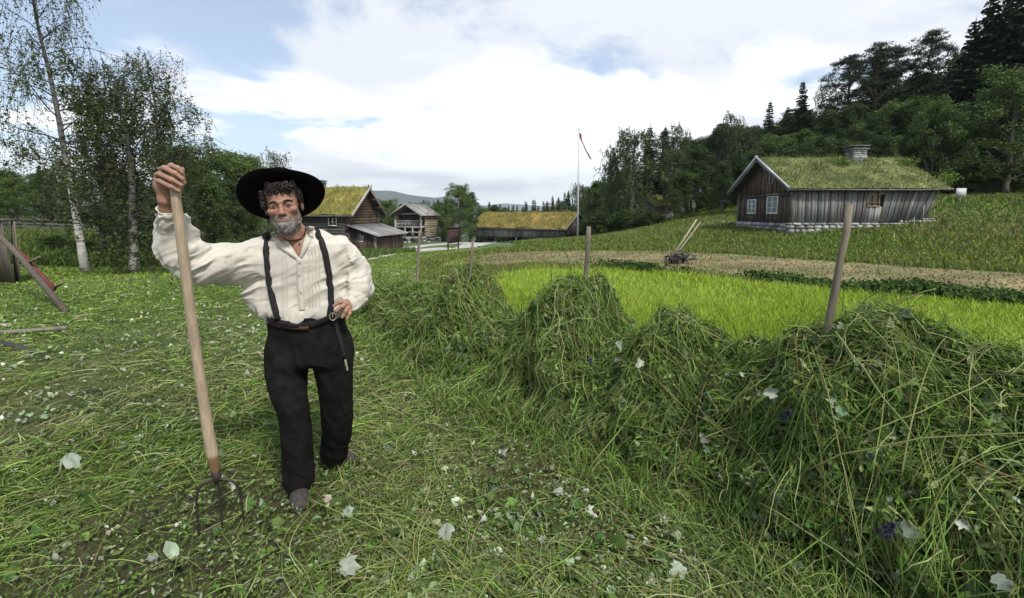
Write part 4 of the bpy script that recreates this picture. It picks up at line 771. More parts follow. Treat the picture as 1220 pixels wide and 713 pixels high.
# -- the two white birches and their dark neighbour in the left yard
def yard_birches():
    p = ground(102, 323.5); Y = p[1]
    o_ = np.array([p[0], Y, p[2]]); path = [at(102, 323, Y) - o_, at(96, 290, Y + .1) - o_, at(88, 240, Y + .2) - o_, at(80, 200, Y + .3) - o_, at(70, 140, Y + .5) - o_, at(60, 90, Y + .7) - o_, at(46, 35, Y + .9) - o_, at(36, -20, Y + 1.1) - o_, at(30, -60, Y + 1.2) - o_]
    path = np.array(path); path[:, 2] -= path[0, 2] + .0; h = path[-1, 2]
    o = broadleaf('birch_tree', 5, h, 2.3, t0=.30, limbs=32, subs=6, clumps_r=.22, per=40, leaf=.068, col=(.070, .100, .035), shape='tall', droop=.9, bark=M_birch, path=path, r0=.11, strings=4, gaps=.08, thin=.3, colvar=.25); o.location = tuple(o_ + [0, 0, -.03]); tag(o, 'tall thin birch with white trunk leaning left, its tip above the picture', 'birch tree')
    p = ground(160, 325.5); Y = p[1]; o_ = p; path = np.array([at(160, 325, Y) - o_, at(159, 290, Y) - o_, at(158, 250, Y + .1) - o_, at(156, 200, Y + .2) - o_, at(150, 150, Y + .3) - o_, at(140, 110, Y + .4) - o_, at(134, 86, Y + .5) - o_]); path[:, 2] -= path[0, 2]
    o = broadleaf('birch_tree', 9, path[-1, 2], 2.2, t0=.14, limbs=38, subs=6, clumps_r=.34, per=88, leaf=.075, col=(.055, .075, .024), shape='tall', droop=.8, bark=M_birch, path=path, r0=.13, strings=3, gaps=.12, thin=.8, trunk_white=.10); o.location = tuple(o_ + [0, 0, -.03]); tag(o, 'leafy birch with short straight white trunk foot left of the man', 'birch tree')
    q = at(190, 300, 20.5); z = float(H(q[0], 20.5)); o_ = np.array([q[0], 20.5, z]); path = np.array([(0, 0, 0), at(192, 250, 20.5) - o_, at(190, 180, 20.6) - o_, at(184, 120, 20.7) - o_, at(172, 62, 20.8) - o_])
    o = broadleaf('birch_tree', 14, path[-1, 2], 2.6, t0=.25, limbs=36, subs=5, clumps_r=.24, per=40, leaf=.07, trunk_white=.1, col=(.075, .095, .040), shape='oval', droop=.75, bark=M_birch, path=path, r0=.11, strings=4, gaps=.12, thin=.4); o.location = tuple(o_); tag(o, 'airy birch with open rounded top showing above the raised hand', 'birch tree')
    q = at(120, 300, 21.5); z = float(H(q[0], 21.5)); o_ = np.array([q[0], 21.5, z]); path = np.array([(0, 0, 0), at(122, 200, 21.5) - o_, at(116, 150, 21.5) - o_, at(112, 118, 21.5) - o_])
    o = broadleaf('bushy_tree', 17, path[-1, 2], 2.7, t0=.05, limbs=34, subs=6, clumps_r=.45, per=95, leaf=.085, col=(.045, .062, .020), shape='oval', droop=.4, path=path, r0=.12, gaps=.18, thin=1.5); o.location = tuple(o_); tag(o, 'dense dark olive tree filling the gap between the two white trunks', 'tree')
yard_birches()
BR = [P_(broadleaf('broadleaf_tree', 31, 9, 3.0, t0=.06, limbs=30, subs=6, clumps_r=.75, per=90, leaf=.15, col=(.065, .10, .028), r0=.2), 9), P_(broadleaf('broadleaf_tree', 32, 9, 3.4, t0=.05, limbs=34, subs=5, clumps_r=.7, per=95, leaf=.14, col=(.085, .135, .036), shape='dome', r0=.2), 9), P_(broadleaf('broadleaf_tree', 33, 9, 2.6, t0=.1, limbs=28, subs=6, clumps_r=.6, per=90, leaf=.14, col=(.048, .078, .026), r0=.2), 9)]
BI = [P_(broadleaf('birch_tree', 41, 11, 2.3, t0=.12, limbs=40, subs=5, clumps_r=.42, per=60, leaf=.12, col=(.090, .125, .050), shape='tall', droop=.8, bark=M_birch, r0=.14, strings=3), 11), P_(broadleaf('birch_tree', 42, 11, 1.9, t0=.2, limbs=32, subs=5, clumps_r=.35, per=44, leaf=.12, col=(.085, .115, .050), shape='tall', droop=.7, bark=M_birch, r0=.12, strings=3, gaps=.15), 11)]
SP = [P_(spruce('spruce_tree', 51, 14, 2.5), 14), P_(spruce('spruce_tree', 52, 12, 1.9, col=(.032, .056, .022)), 12), P_(spruce('spruce_tree', 53, 13, 3.0, col=(.022, .042, .018), dens=1.2), 13)]
PN = [P_(pine('pine_tree', 61, 13, 3.0), 13), P_(pine('pine_tree', 62, 12, 2.6, t0=.35, limbs=30), 12)]
FILL = 1
SH = P_(broadleaf('shrub', 71, 2.2, 1.2, t0=.02, limbs=22, subs=5, clumps_r=.32, per=60, leaf=.09, col=(.045, .075, .02), r0=.04, shape='dome'), 2.2)
# -- left background
for i, (px, Y, top) in enumerate([(-110, 40, 190), (-40, 44, 200), (10, 46, 204), (50, 44, 208), (20, 36, 215), (90, 42, 212), (-10, 36, 208), (-80, 36, 200), (140, 40, 205), (60, 50, 204)]): place(BR[(i * 2 + 2) % 3], px, Y, top, 'dark broadleaf tree in the shaded wood behind the left fence', 'tree', 'dark trees behind the left fence', wide=1.15)
for i, (px, Y, top, k) in enumerate([(205, 26, 212, 2), (160, 27, 215, 0), (245, 25, 212, 0), (225, 34, 200, 2), (275, 29, 218, 2)]): place(BR[k], px, Y, top, 'olive green broadleaf tree behind the yard birches', 'tree', 'olive trees behind the yard birches', wide=1.2)
place(BR[1], 262, 38, 184, 'bright green domed tree between the raised arm and the black hat', 'tree', wide=1.15)
place(BR[1], 225, 44, 180, 'bright green tree rising behind the hand and fork handle', 'tree', wide=1.1)
place(BR[1], 300, 42, 192, 'bright green tree directly left of the hat brim', 'tree', wide=1.1)
place(BI[1], 332, 46, 178, 'slim open crowned tree whose tip shows above the black hat', 'tree')
place(BI[1], 300, 50, 184, 'slim open crowned tree left of the hat, second from its tip', 'tree', wide=1.2)
place(BR[0], 335, 50, 215, 'rounded tree behind the man\'s shoulder, left of the log house', 'tree')
place(BR[0], 290, 36, 225, 'dark rounded tree low behind the raised upper arm', 'tree', wide=1.3)
for i, px in enumerate([100, 130, 185, 225, 262, 300, 60, 335]): place(SH, px, 21.5 + i % 3 * 1.5, 291 - (i * 7) % 9, 'low green bush on the grassy bank under the birches', 'bush', 'bushes on the left bank', wide=1.6)
# -- middle distance
place(BR[1], 548, 62, 224, 'round pale green tree between the storehouse and the long barn', 'tree', wide=.95)
place(BR[2], 560, 66, 232, 'darker tree touching the round pale tree behind the small hut', 'tree')
for i, (px, Y, top, k) in enumerate([(452, 95, 246, 0), (462, 100, 241, 1), (440, 90, 247, 0), (470, 90, 250, 1), (480, 105, 246, 2), (512, 95, 248, 2), (524, 90, 243, 0), (532, 95, 246, 1), (590, 95, 246, 2), (575, 100, 250, 1), (602, 100, 249, 0), (450, 110, 240, 2), (500, 100, 244, 1), (535, 105, 240, 2)]): place((BR + BR)[k], px, Y, top, 'small faraway broadleaf tree in the valley behind the log buildings', 'tree', 'valley trees behind the log buildings', wide=1.1)
for i, (px, Y, top) in enumerate([(456, 120, 240), (466, 125, 238), (478, 118, 242), (505, 122, 238), (517, 118, 240), (522, 121, 237), (527, 120, 241), (596, 115, 243), (583, 118, 240), (606, 115, 245), (571, 118, 244)]): place(SP[i % 3], px, Y, top, 'small faraway spruce in the valley behind the log buildings', 'spruce', 'valley spruces behind the log buildings')
# -- spruce row behind the barn rising to the right
rr = np.random.default_rng(77)
prof = [(600, 250), (612, 245), (625, 241), (640, 240), (652, 237), (664, 233), (676, 229), (684, 231), (694, 226), (704, 214), (712, 222), (720, 205), (732, 196), (748, 190)]
for k in range(44):
    px = 603 + k * 3.6 + rr.uniform(-2, 2); top = np.interp(px, *zip(*prof)) + rr.uniform(-2, 7); Y = 118 - k * .9 + rr.uniform(-4, 4)
    if k % 5 == 3: place(BI[k % 2], px, Y - 6, top + 4, 'pale birch mixed into the distant spruce wood behind the barn', 'birch tree', 'birches in the spruce wood behind the barn')
    else: place(SP[k % 3], px, Y, top, 'distant spruce of the dark wood behind the barn and flagpole', 'spruce', 'distant spruces behind the barn', wide=1.05)
# -- big trees in the centre right
place(BI[0], 752, 56, 147, 'tall drooping birch with white trunk in front of the small turf hut', 'birch tree', wide=1.25)
BIG = [(BI[0], 733, 60, 175, 'drooping birch crown left of the tall white trunk'), (BR[0], 712, 68, 218, 'grey green bushy tree right behind the flagpole'), (SP[2], 772, 66, 150, 'dark pointed spruce just right of the tall drooping birch'), (PN[0], 788, 66, 160, 'dark irregular pine between two spruces above the turf hut'), (BI[1], 806, 62, 146, 'light topped birch above the dark trees right of the turf hut'), (BI[0], 800, 58, 172, 'broad birch crown hanging over the turf hut roof'), (SP[0], 790, 72, 152, 'slender spruce tip between the pine and the light topped birch'), (BR[2], 830, 52, 178, 'dark rounded tree above the start of the pale footpath'), (PN[1], 848, 60, 152, 'bushy dark pine left of the cabin gable, highest of its clump'), (BI[1], 868, 56, 132, 'slender airy tree with twin tips left of the cabin roof'), (BR[0], 812, 50, 205, 'broad low dark tree behind the meadow edge right of the turf hut'), (BR[2], 860, 46, 195, 'dark leafy tree close behind the left cabin gable'), (BI[0], 690, 78, 216, 'grey green birch in front of the spruces left of the tall birch'), (BI[1], 890, 60, 150, 'thin open tree behind the cabin gable peak')]
for p_, px, Y, top, lab in BIG: place(p_, px, Y, top, lab, {'b': 'birch tree', 's': 'spruce', 'p': 'pine tree'}.get(p_.name[0], 'tree') if not p_.name.startswith('broad') else 'tree', wide=1.1)
HILL = [(SP[1], 911, 62, 122, 'small pointed spruce on the skyline above the cabin gable'), (SP[0], 948, 62, 98, 'tall sharp spruce on the skyline left of the chimney'), (SP[1], 932, 64, 128, 'shorter spruce left of the sharp skyline spruce'), (BI[1], 978, 58, 96, 'pale airy birch leaning in the gap on the skyline above the chimney'), (PN[1], 1012, 56, 66, 'spreading pine at the left of the skyline pine clump'), (PN[0], 1040, 54, 56, 'wide tiered pine in the middle of the skyline clump'), (PN[1], 1062, 56, 62, 'dense pine beside the tallest of the clump'), (PN[0], 1088, 54, 44, 'tallest pine of the skyline clump with bare side branches'), (BI[1], 1118, 50, 62, 'thin airy birch between the pines and the big dark spruces'), (SP[2], 1160, 44, -12, 'huge dark spruce at the right edge of the open sky'), (SP[0], 1180, 48, -30, 'second huge spruce behind the one bounding the sky'), (SP[2], 1207, 42, -60, 'towering spruce cut by the top of the picture near the right edge'), (SP[0], 1145, 50, 40, 'dark spruce standing left of the huge spruces'), (SP[2], 1250, 45, -60, 'towering spruce cut by the right edge of the picture'), (SP[2], 1142, 46, 22, 'tall dark spruce at the left shoulder of the huge spruces'), (SP[0], 1122, 50, 62, 'dark spruce stepping down left of the huge spruces'), (SP[1], 1130, 54, 58, 'narrow spruce beside the thin airy birch')]
for p_, px, Y, top, lab in HILL: place(p_, px, Y, top, lab, {'b': 'birch tree', 's': 'spruce', 'p': 'pine tree'}[p_.name[0]], wide=1.15)
for i in range(16):
    px = 818 + i * 9.5 + rr.uniform(-4, 4); top = np.interp(px, [818, 840, 870, 890, 905, 930, 965], [168, 160, 146, 152, 146, 142, 128]) + rr.uniform(-4, 10); place([BR[2], PN[1], BR[0], SP[1]][i % 4], px, 64 + rr.uniform(-3, 3), top, 'dark tree of the mixed wood rising left of the cabin roof', 'tree', 'mixed wood left of the cabin', wide=1.25)
# -- broadleaf wood right behind the cabin and down the hill
for i in range(34):
    px = 845 + i * 11.6 + rr.uniform(-8, 8); top = np.interp(px, [845, 880, 960, 1040, 1100, 1160, 1230], [205, 178, 148, 118, 112, 105, 75]) + rr.uniform(-6, 26); Y = 50 + rr.uniform(-4, 3)
    place(BR[i % 3], px, Y, top, 'leafy dark green tree in the upper wood behind the cabin', 'tree', 'upper hillside broadleaf trees', wide=1.05)
for i in range(20):
    px = 905 + i * 17.5 + rr.uniform(-6, 6); top = np.interp(px, [890, 1000, 1100, 1180, 1240], [182, 165, 150, 118, 95]) + rr.uniform(-4, 16); Y = 40 + rr.uniform(-2, 3)
    place((BR[2], BR[0], BR[2], BR[2])[i % 4], px, Y, top, 'leafy dark green tree in the front rank of the wood behind the cabin', 'tree', 'front rank broadleaf trees', wide=1.15)
place(BR[1], 1195, 37, 92, 'broad mid green tree at the right edge above the white sign', 'tree', wide=1.2)
place(BR[1], 1105, 38.5, 128, 'lighter green tree above the right end of the cabin roof', 'tree')
place(BR[0], 1245, 38, 120, 'leafy tree cut by the right picture edge above the meadow', 'tree', wide=1.2)
for i in range(9):
    px = 1030 + i * 14 + rr.uniform(-4, 4); place([PN[1], BR[2], SP[1]][i % 3], px, 58, 92 + rr.uniform(-14, 12) + max(0, 1060 - px) * .3, 'dark tree filling the wood under the skyline pines', 'tree', 'trees under the skyline pines', wide=1.3)
for i in range(14):
    px = 1060 + i * 15 + rr.uniform(-4, 4); place(SH, px, 38.5 - (i % 2) * .8, 212 - i * 1.2 + rr.uniform(-6, 6), 'dark bush closing the wood edge above the right meadow', 'bush', 'bushes along the right wood edge', wide=1.5)
for i in range(12):
    px = 700 + i * 15 + rr.uniform(-4, 4); place(SH, px, 55 - i * .9, 262 + rr.uniform(-8, 3), 'green bush at the foot of the wood between flagpole and cabin', 'bush', 'bushes at the foot of the middle wood', wide=1.5)
# ---------------------------------------------------------------- ground cover
UPV = np.array([0, 0, 1.])
def polar(n, r0, r1, a0=-54, a1=54, r=rng, pw=1.0):
    d = r0 * (r1 / r0) ** (r.random(n) ** pw); a = R(1) * r.uniform(a0, a1, n); return np.column_stack([d * np.sin(a), d * np.cos(a)]), d
def on_ground(P, lift=0.0): return np.column_stack([P, H(P[:, 0], P[:, 1]) + micro(P[:, 0], P[:, 1]) + lift])
def tint(pal, n, P=None, f=.8, a=.42, r=rng):
    """pick from a palette, the choice drifting across the ground so that patches form"""
    pal = np.array(pal); k = r.random(n) * len(pal)
    if P is not None: k = k + fbm(np.column_stack([P[:, :2], np.zeros(n)]), f, 3) * 1.6
    k = np.clip(k, 0, len(pal) - 1e-3).astype(int); return jit(pal[k], n, a, r)
def tufts(name, P, d, hgt, pal, lean=.35, wk=.0019, wmin=.003, lab='', f=.8, K=3, curve=.5, m=None, kind='stuff', zc=None):
    n = len(P); P0 = on_ground(P, -.01); h = hgt * rng.uniform(.5, 1.3, n); az = rng.uniform(0, 6.283, n); ln = rng.random(n) * lean; dr = np.column_stack([np.cos(az) * ln, np.sin(az) * ln, np.ones(n)]); dr = nrm(dr)
    bend = np.column_stack([np.cos(az), np.sin(az), -ln * .6]) * curve; s = np.linspace(0, 1, K); path = P0[:, None] + (dr[:, None] * s[None, :, None] + bend[:, None] * (s ** 2)[None, :, None] * (.3 + ln[:, None, None])) * h[:, None, None]
    path[..., 2] = np.maximum(path[..., 2], P0[:, None, 2] + .004)
    side = nrm(np.column_stack([-np.sin(az + rng.normal(size=n) * .8), np.cos(az + rng.normal(size=n) * .8), np.zeros(n)])); w = np.maximum(wmin, d * wk) * rng.uniform(.6, 1.3, n)
    mb = MB(); mb.ribbons(path, w, side, tint(pal, n, P, f)); o = mb.build(name, m or M_leafy); return tag(o, lab, kind=kind)
def px_of(P): return CX + P[:, 0] / np.maximum(P[:, 1], .1) * FPX
def FEET(P): return (np.hypot((P[:, 0] + 1.16) / .085, (P[:, 1] - 2.36) / .19) > 1) & (np.hypot((P[:, 0] + 1.15) / .17, (P[:, 1] - 2.76) / .09) > 1)
# 1 stubble right round the man
P, d = polar(210000, .9, 14, pw=.9); k = ~inside(P, FIELD) & (d < 8 + rng.random(len(P)) * 6) & (rng.random(len(P)) < np.clip(.85 + fbm(np.column_stack([P, P[:, 0] * 0]), 1.9, 3, off=77) * 1.5, .55, 1)) & FEET(P); P, d = P[k], d[k]
tufts('stubble_grass', P, d, .05, [(.06, .10, .018), (.095, .16, .027), (.15, .21, .045), (.19, .19, .07), (.12, .11, .045), (.09, .16, .026)], lean=1.6, wk=.0011, wmin=.0022, lab='short olive green mown stubble and moss', f=1.4)
# 2 lawn
P, d = polar(130000, 6, 42, -56, 3); k = ~inside(P, FIELD) & (px_of(P) < 560 + rng.normal(size=len(P)) * 12) & (d > 6.5 + rng.random(len(P)) * 4) & ~((P[:, 1] > 18.3) & (P[:, 0] < -9.5) & (P[:, 1] < 33)); P, d = P[k], d[k]
tufts('lawn_grass', P, d, .045 + d * .0012, [(.09, .15, .02), (.14, .22, .032), (.18, .26, .04), (.20, .24, .06)], lean=1.2, wk=.0019, lab='short mown lawn grass of the yard', f=.35)
# 3 tall grass: left bank, meadow crest, hillside
P, d = polar(70000, 17.5, 50, -56, -12); k = (P[:, 1] + P[:, 0] * .02 > 17.9 + fbm(np.column_stack([P, P[:, 0] * 0]), .4) * .8) & (P[:, 0] < -8.5); P, d = P[k], d[k]
tufts('bank_grass', P, d, .42, [(.05, .09, .018), (.08, .13, .025), (.10, .15, .035), (.12, .13, .05)], lean=.5, lab='tall uncut grass on the bank under the birches', f=.3)
P, d = polar(260000, 8.2, 75, -12, 54, pw=.9); pxx = px_of(P); k = ~inside(P, FIELD) & ~inside(P, STRIP) & (pxx > 480 + (d - 12) * 3.0 + rng.normal(size=len(P)) * 10)
gx = on_ground(P); row = CY + FPX * np.tan(np.arctan2(CH - gx[:, 2], P[:, 1]) - PITCH)
k &= ~((row > 286) & (pxx < 612) & (row < 305) & (d > 30)) & ~((P[:, 0] > 15.7) & (P[:, 0] < 24) & (P[:, 1] > 25.9) & (P[:, 1] < 32.2)); P, d = P[k], d[k]; k = rng.random(len(P)) > .0
strip_d = np.array([1.0]); tufts('meadow_grass', P, d, np.where(d < 17, .09, .19) + .08 * fbm(np.column_stack([P, P[:, 0] * 0]), .15, 2), [(.08, .13, .022), (.11, .175, .03), (.14, .21, .04), (.17, .195, .055), (.20, .17, .085)], lean=.5, lab='uncut green meadow grass with seed heads on the slope', f=.13)
# 4 oat field
P, d = polar(380000, 2.2, 20, -10, 54, pw=.8); k = inside(P + rng.normal(size=P.shape) * .22, FIELD) & (rng.random(len(P)) < .75 + fbm(np.column_stack([P, P[:, 0] * 0]), .7, 3) * .9); P, d = P[k], d[k]
tufts('oat_field', P, d, .17, [(.19, .28, .022), (.24, .35, .032), (.29, .41, .05), (.33, .42, .08)], lean=.9, wk=.0012, wmin=.003, lab='bright yellow green young cereal field', f=.5)
# 5 short dry stubble on the mown strip
P, d = polar(60000, 9, 30, -6, 54); k = inside(P, STRIP); P, d = P[k], d[k]
tufts('strip_stubble', P, d, .06, [(.17, .14, .07), (.22, .18, .09), (.15, .13, .06), (.12, .14, .045), (.09, .13, .03), (.19, .155, .075), (.08, .12, .025)], lean=1.6, lab='yellow brown dry stubble of the freshly mown strip', f=.7)
# 6 dark weeds on the margin between field and strip, yellow flowers on the slope
e0 = gpoly([(720, 320), (900, 337), (1060, 350), (1220, 362)]); e0 = np.vstack([e0, [[14, 6.6]]])
def along(E, n, sp): t = rng.random(n) * (len(E) - 1); i = t.astype(int); f = (t - i)[:, None]; return E[i] * (1 - f) + E[i + 1] * f + rng.normal(size=(n, 2)) * sp
P = along(e0, 12000, .25); n = len(P); k = fbm(np.column_stack([P, P[:, 0] * 0]), .9, 3) > -.15; P = P[k]; n = len(P); G = on_ground(P); hh = rng.random(n) ** .8 * .20 * (1 + fbm(G, .8, 2)); C3 = G + UPV * hh[:, None]; U = rvec(n); m = MB(); m.leaves(C3, U, nrm(np.cross(U, rvec(n))), .05, .028, tint([(.03, .065, .016), (.055, .10, .024), (.09, .14, .04)], n)); tag(m.build('weeds', M_leafy), 'dark green weeds along the far edge of the bright field', kind='stuff')
P, d = polar(3600, 14, 38, 18, 52); gx = on_ground(P); pxx = px_of(P); row = CY + FPX * np.tan(np.arctan2(CH - gx[:, 2], P[:, 1]) - PITCH); k = ~inside(P, STRIP) & ~inside(P, FIELD) & (fbm(np.column_stack([P, P[:, 0] * 0]), .25, 3) > .08 * rng.normal(size=len(P))) & (pxx > 940 + 60 * rng.random(len(P))); P = P[k]; n = len(P); C3 = on_ground(P, .34) + rng.normal(size=(n, 3)) * [0, 0, .06]; m = MB(); U = rvec(n); m.leaves(C3, U, nrm(np.cross(U, rvec(n))), .026, .022, jit((.36, .33, .035), n)); tag(m.build('buttercups', M_leafy), 'small yellow flowers scattered over the right hillside meadow', kind='stuff')
# 7 swathes of long cut stems lying about
def lying(n, r0, r1, lmin, lmax, pal, wk, wmin, K=6, lift=.03, a0=-54, a1=54, curl=.6, pref=None, pw=1.0):
    P, d = polar(n, r0, r1, a0, a1, pw=pw) if pref is None else (pref, np.hypot(pref[:, 0], pref[:, 1])); k = ~inside(P, FIELD) | (pref is not None); P, d = P[k], d[k]; n = len(P)
    dens = fbm(np.column_stack([P, P[:, 0] * 0]), 1.5, 3) + (.6 if pref is not None else 0); k = (rng.random(n) < np.clip(.6 + dens * 1.7, .10, 1)) & FEET(P); P, d = P[k], d[k]; n = len(P)
    flow = fbm(np.column_stack([P, P[:, 0] * 0]), .45, 2, off=31) * 3.0 + .6; az = flow + rng.normal(size=n) * 1.15; L_ = rng.uniform(lmin, lmax, n) * rng.uniform(.5, 1, n); step = L_ / (K - 1); c = rng.normal(size=n) * curl / K; q = P.copy(); pts = []; z0 = rng.random(n) * lift; zamp = rng.random(n) * lift * 1.1
    for i in range(K):
        pts.append(np.column_stack([q, H(q[:, 0], q[:, 1]) + micro(q[:, 0], q[:, 1]) + .012 + z0 + zamp * math.sin(math.pi * i / (K - 1)) + rng.random(n) * .006])); az = az + c + rng.normal(size=n) * .10; q = q + np.column_stack([np.cos(az), np.sin(az)]) * step[:, None]
    path = np.stack(pts, 1); T = nrm(path[:, -1] - path[:, 0]); side = nrm(np.cross(T, UPV + rng.normal(size=(n, 3)) * .5)); return path, np.maximum(wmin, d * wk) * rng.uniform(.6, 1.4, n), side, tint(pal, n, P, 1.1), P, d
m = MB(); pal = [(.04, .07, .015), (.09, .165, .027), (.15, .25, .045), (.25, .35, .09), (.14, .17, .06), (.31, .31, .16)]
p_, w, s, c, _, _ = lying(50000, .95, 6.5, .10, .34, pal, .0010, .0024); m.ribbons(p_, w, s, c)
p_, w, s, c, _, _ = lying(22000, 3, 13, .12, .4, pal, .0013, .003, K=5, a0=-56, a1=12); m.ribbons(p_, w, s, c)
p_, w, s, c, _, _ = lying(4200, .95, 6, .3, .75, [(.13, .20, .035), (.20, .28, .07), (.27, .31, .13), (.20, .17, .08)], .0012, .0035, K=8, lift=.05, curl=1.0); m.ribbons(p_, w, s, c)
tag(m.build('cut_grass', M_leafy), 'long cut grass stems strewn over the mown ground', kind='stuff')
# 8 wilted leaves
M_wilt = mat('wilted_leaf', None, .7, var=.12, nscale=60, transl=.2, spec=.2)
_lob = np.array([(0, .55), (.25, .86), (.5, .80), (.8, .97), (1.0, .90), (1.22, .86), (1.42, 1.0), (1.57, 1.14), (1.72, .96), (1.94, .84), (2.14, .92), (2.34, 1.02), (2.64, .82), (2.9, .80), (3.14, .50), (3.6, .62), (4.2, .60), (4.71, .16), (5.2, .60), (5.8, .62)])
_plain = np.array([(0, .34), (.5, .45), (1.0, .72), (1.57, 1.1), (2.14, .72), (2.64, .45), (3.14, .34), (3.9, .42), (4.71, .30), (5.5, .42)])
def broad(mb, C3, N, size, c, outline, curl=.5, r=rng):
    n = len(C3); a = outline[:, 0]; k = len(a); rad = outline[None, :, 1] * (1 + r.normal(size=(n, k)) * .10) * (1 + .25 * np.cos(a[None] - r.uniform(0, 6.28, (n, 1)))); U = nrm(np.cross(N, rvec(n, r))); V = np.cross(N, U); ca, sa = np.cos(a)[None] * rad, np.sin(a)[None] * rad; ca = np.concatenate([ca, ca * .55], 1); sa = np.concatenate([sa, sa * .55], 1); cx = r.normal(size=n) * curl; cy = r.normal(size=n) * curl; cxy = r.normal(size=n) * curl
    z = cx[:, None] * ca ** 2 + cy[:, None] * (sa - .3) ** 2 + cxy[:, None] * ca * sa + .18 * np.abs(ca) + r.normal(size=ca.shape) * .035; z -= z.min(axis=1, keepdims=True) * .7
    sz = size[:, None, None]; O = C3[:, None] + sz * (U[:, None] * ca[..., None] + V[:, None] * sa[..., None] + N[:, None] * z[..., None]); mid = C3[:, None] + sz * N[:, None] * (.0 + .04); Vt = np.concatenate([O, mid], 1).reshape(-1, 3); b = (np.arange(n) * (2 * k + 1))[:, None]; i = np.arange(k)[None]; T = np.stack([b + k + i, b + k + (i + 1) % k, np.broadcast_to(b + 2 * k, (n, k))], 2).reshape(-1, 3); Q = np.stack([b + i, b + (i + 1) % k, b + k + (i + 1) % k, b + k + i], 2).reshape(-1, 4); cr = np.repeat(c, 2 * k + 1, axis=0); vein = np.tile(np.concatenate([np.ones(k), np.full(k, .9), [1.12]]), n)[:, None]; mb.add(Vt, Q, T, np.clip(cr * vein, 0, 1))
m = MB()
pale = [(.28, .34, .23), (.46, .50, .42), (.20, .28, .15), (.33, .37, .22)]; green = [(.05, .10, .02), (.09, .16, .03), (.06, .12, .03), (.13, .20, .05)]
for n, pal, s0, s1, ol, r1 in ((1100, pale, .012, .036, _lob, 6.5), (4200, pale, .008, .024, _plain, 8), (3400, pale, .020, .045, _plain, 17), (3200, green, .012, .034, _plain, 6), (700, green, .02, .05, _lob, 5)):
    P, d = polar(n, 1.0 if r1 < 16 else 5, r1, -54, 40 if r1 < 16 else 0); k = ~inside(P, FIELD); P, d = P[k], d[k]; n = len(P); dn = fbm(np.column_stack([P, P[:, 0] * 0]), .9, 3, off=3); k = rng.random(n) < np.clip(.6 + dn * 1.2, .1, 1); P, d = P[k], d[k]; n = len(P); broad(m, on_ground(P, .035), nrm(UPV + rng.normal(size=(n, 3)) * .45), rng.uniform(s0, s1, n), tint(pal, n), ol)
P, d = polar(42000, .95, 8); k = ~inside(P, FIELD); P, d = P[k], d[k]; n = len(P); U = rvec(n); U[:, 2] *= .3; U = nrm(U); m.leaves(on_ground(P, .03) + rng.random((n, 1)) * [0, 0, .025], U, nrm(np.cross(U, UPV + rng.normal(size=(n, 3)) * .6)), rng.uniform(.008, .022, n), rng.uniform(.003, .008, n), tint([(.06, .11, .02), (.10, .17, .03), (.16, .20, .07), (.20, .25, .14)], n, P))
tag(m.build('leaf_litter', M_wilt), 'pale wilted and small green leaves strewn over the cut grass', kind='stuff')
# ---------------------------------------------------------------- hay on the rack
HN = np.array([(3.3, .75, .9, .6), (2.6, 1.35, .94, .6), (2.12, 1.8, .97, .6), (1.82, 2.13, 1.12, .62), (1.60, 2.38, .95, .6), (1.46, 2.55, .72, .60), (1.30, 2.76, .68, .60), (1.22, 2.86, .82, .60), (1.08, 3.04, .85, .60), (.98, 3.18, .63, .62), (.84, 3.38, .61, .62), (.70, 3.58, .98, .6), (.44, 3.86, 1.03, .6), (.22, 4.1, .67, .62), (-.05, 4.32, .62, .60), (-.26, 4.46, .78, .55), (-.41, 4.62, .99, .52), (-.56, 4.86, .74, .52), (-.75, 5.1, .62, .52), (-1.0, 5.5, .56, .52), (-1.4, 6.1, .54, .5), (-1.9, 6.8, .44, .48), (-2.35, 7.4, .42, .5), (-2.8, 8.0, .25, .4)])
_cs = np.concatenate([[0], np.cumsum(np.hypot(*np.diff(HN[:, :2], axis=0).T))]); HL = _cs[-1]
_ss = np.linspace(0, HL, 400); _hx, _hy, _ht, _hw = [np.convolve(np.pad(np.interp(_ss, _cs, HN[:, i]), 9, mode='edge'), np.hanning(21)[1:-1] / np.hanning(21).sum(), 'valid') for i in range(4)]
_ht = np.interp(_ss, _cs, HN[:, 2]) * .75 + _ht * .25
_tx, _ty = np.gradient(_hx), np.gradient(_hy); _tl = np.hypot(_tx, _ty); _nx, _ny = _ty / _tl, -_tx / _tl        # normal
if _nx[200] * 0 + _ny[200] > 0: _nx, _ny = -_nx, -_ny      # towards the camera
def hay(s, t, off=0.0, lump=True):
    """s metres along the rack, t -1 (front foot) .. 1 (back foot)"""
    I = lambda a: np.interp(s, _ss, a); x, y, tp, hw, nx, ny = I(_hx), I(_hy), I(_ht), I(_hw), I(_nx), I(_ny); ta = np.clip(np.abs(t), 0, 1.15)
    z = tp * np.clip(1 - ta ** 2.0, -.02, 1) ** .72 if False else tp * np.where(ta < 1, (1 - np.minimum(ta, 1) ** 1.9), -.05 * (ta - 1))
    w = hw * np.sign(-t) * ta ** .95; P = np.stack([x + nx * w, y + ny * w, z], -1); N = np.stack([nx * np.sign(-t) * (ta * 1.1 + .15), ny * np.sign(-t) * (ta * 1.1 + .15), 1.05 - ta * .75], -1); N = nrm(N)
    if lump: P = P + N * (fbm(P, 2.6, 3)[..., None] * .15 + fbm(P, 7, 2, off=4)[..., None] * .10)
    P = P + N * (np.asarray(off)[..., None] if np.ndim(off) else off); P[..., 2] = np.maximum(P[..., 2], .015); return P, N
S, Tt = np.meshgrid(np.linspace(0, HL, 260), np.linspace(-1.08, 1.08, 60), indexing='ij'); G, _ = hay(S, Tt, -.05)
hay_root = empty('drying_hay', (.61, 3.67, 0), 0, 'long row of freshly cut green hay draped over the drying rack', 'hay')
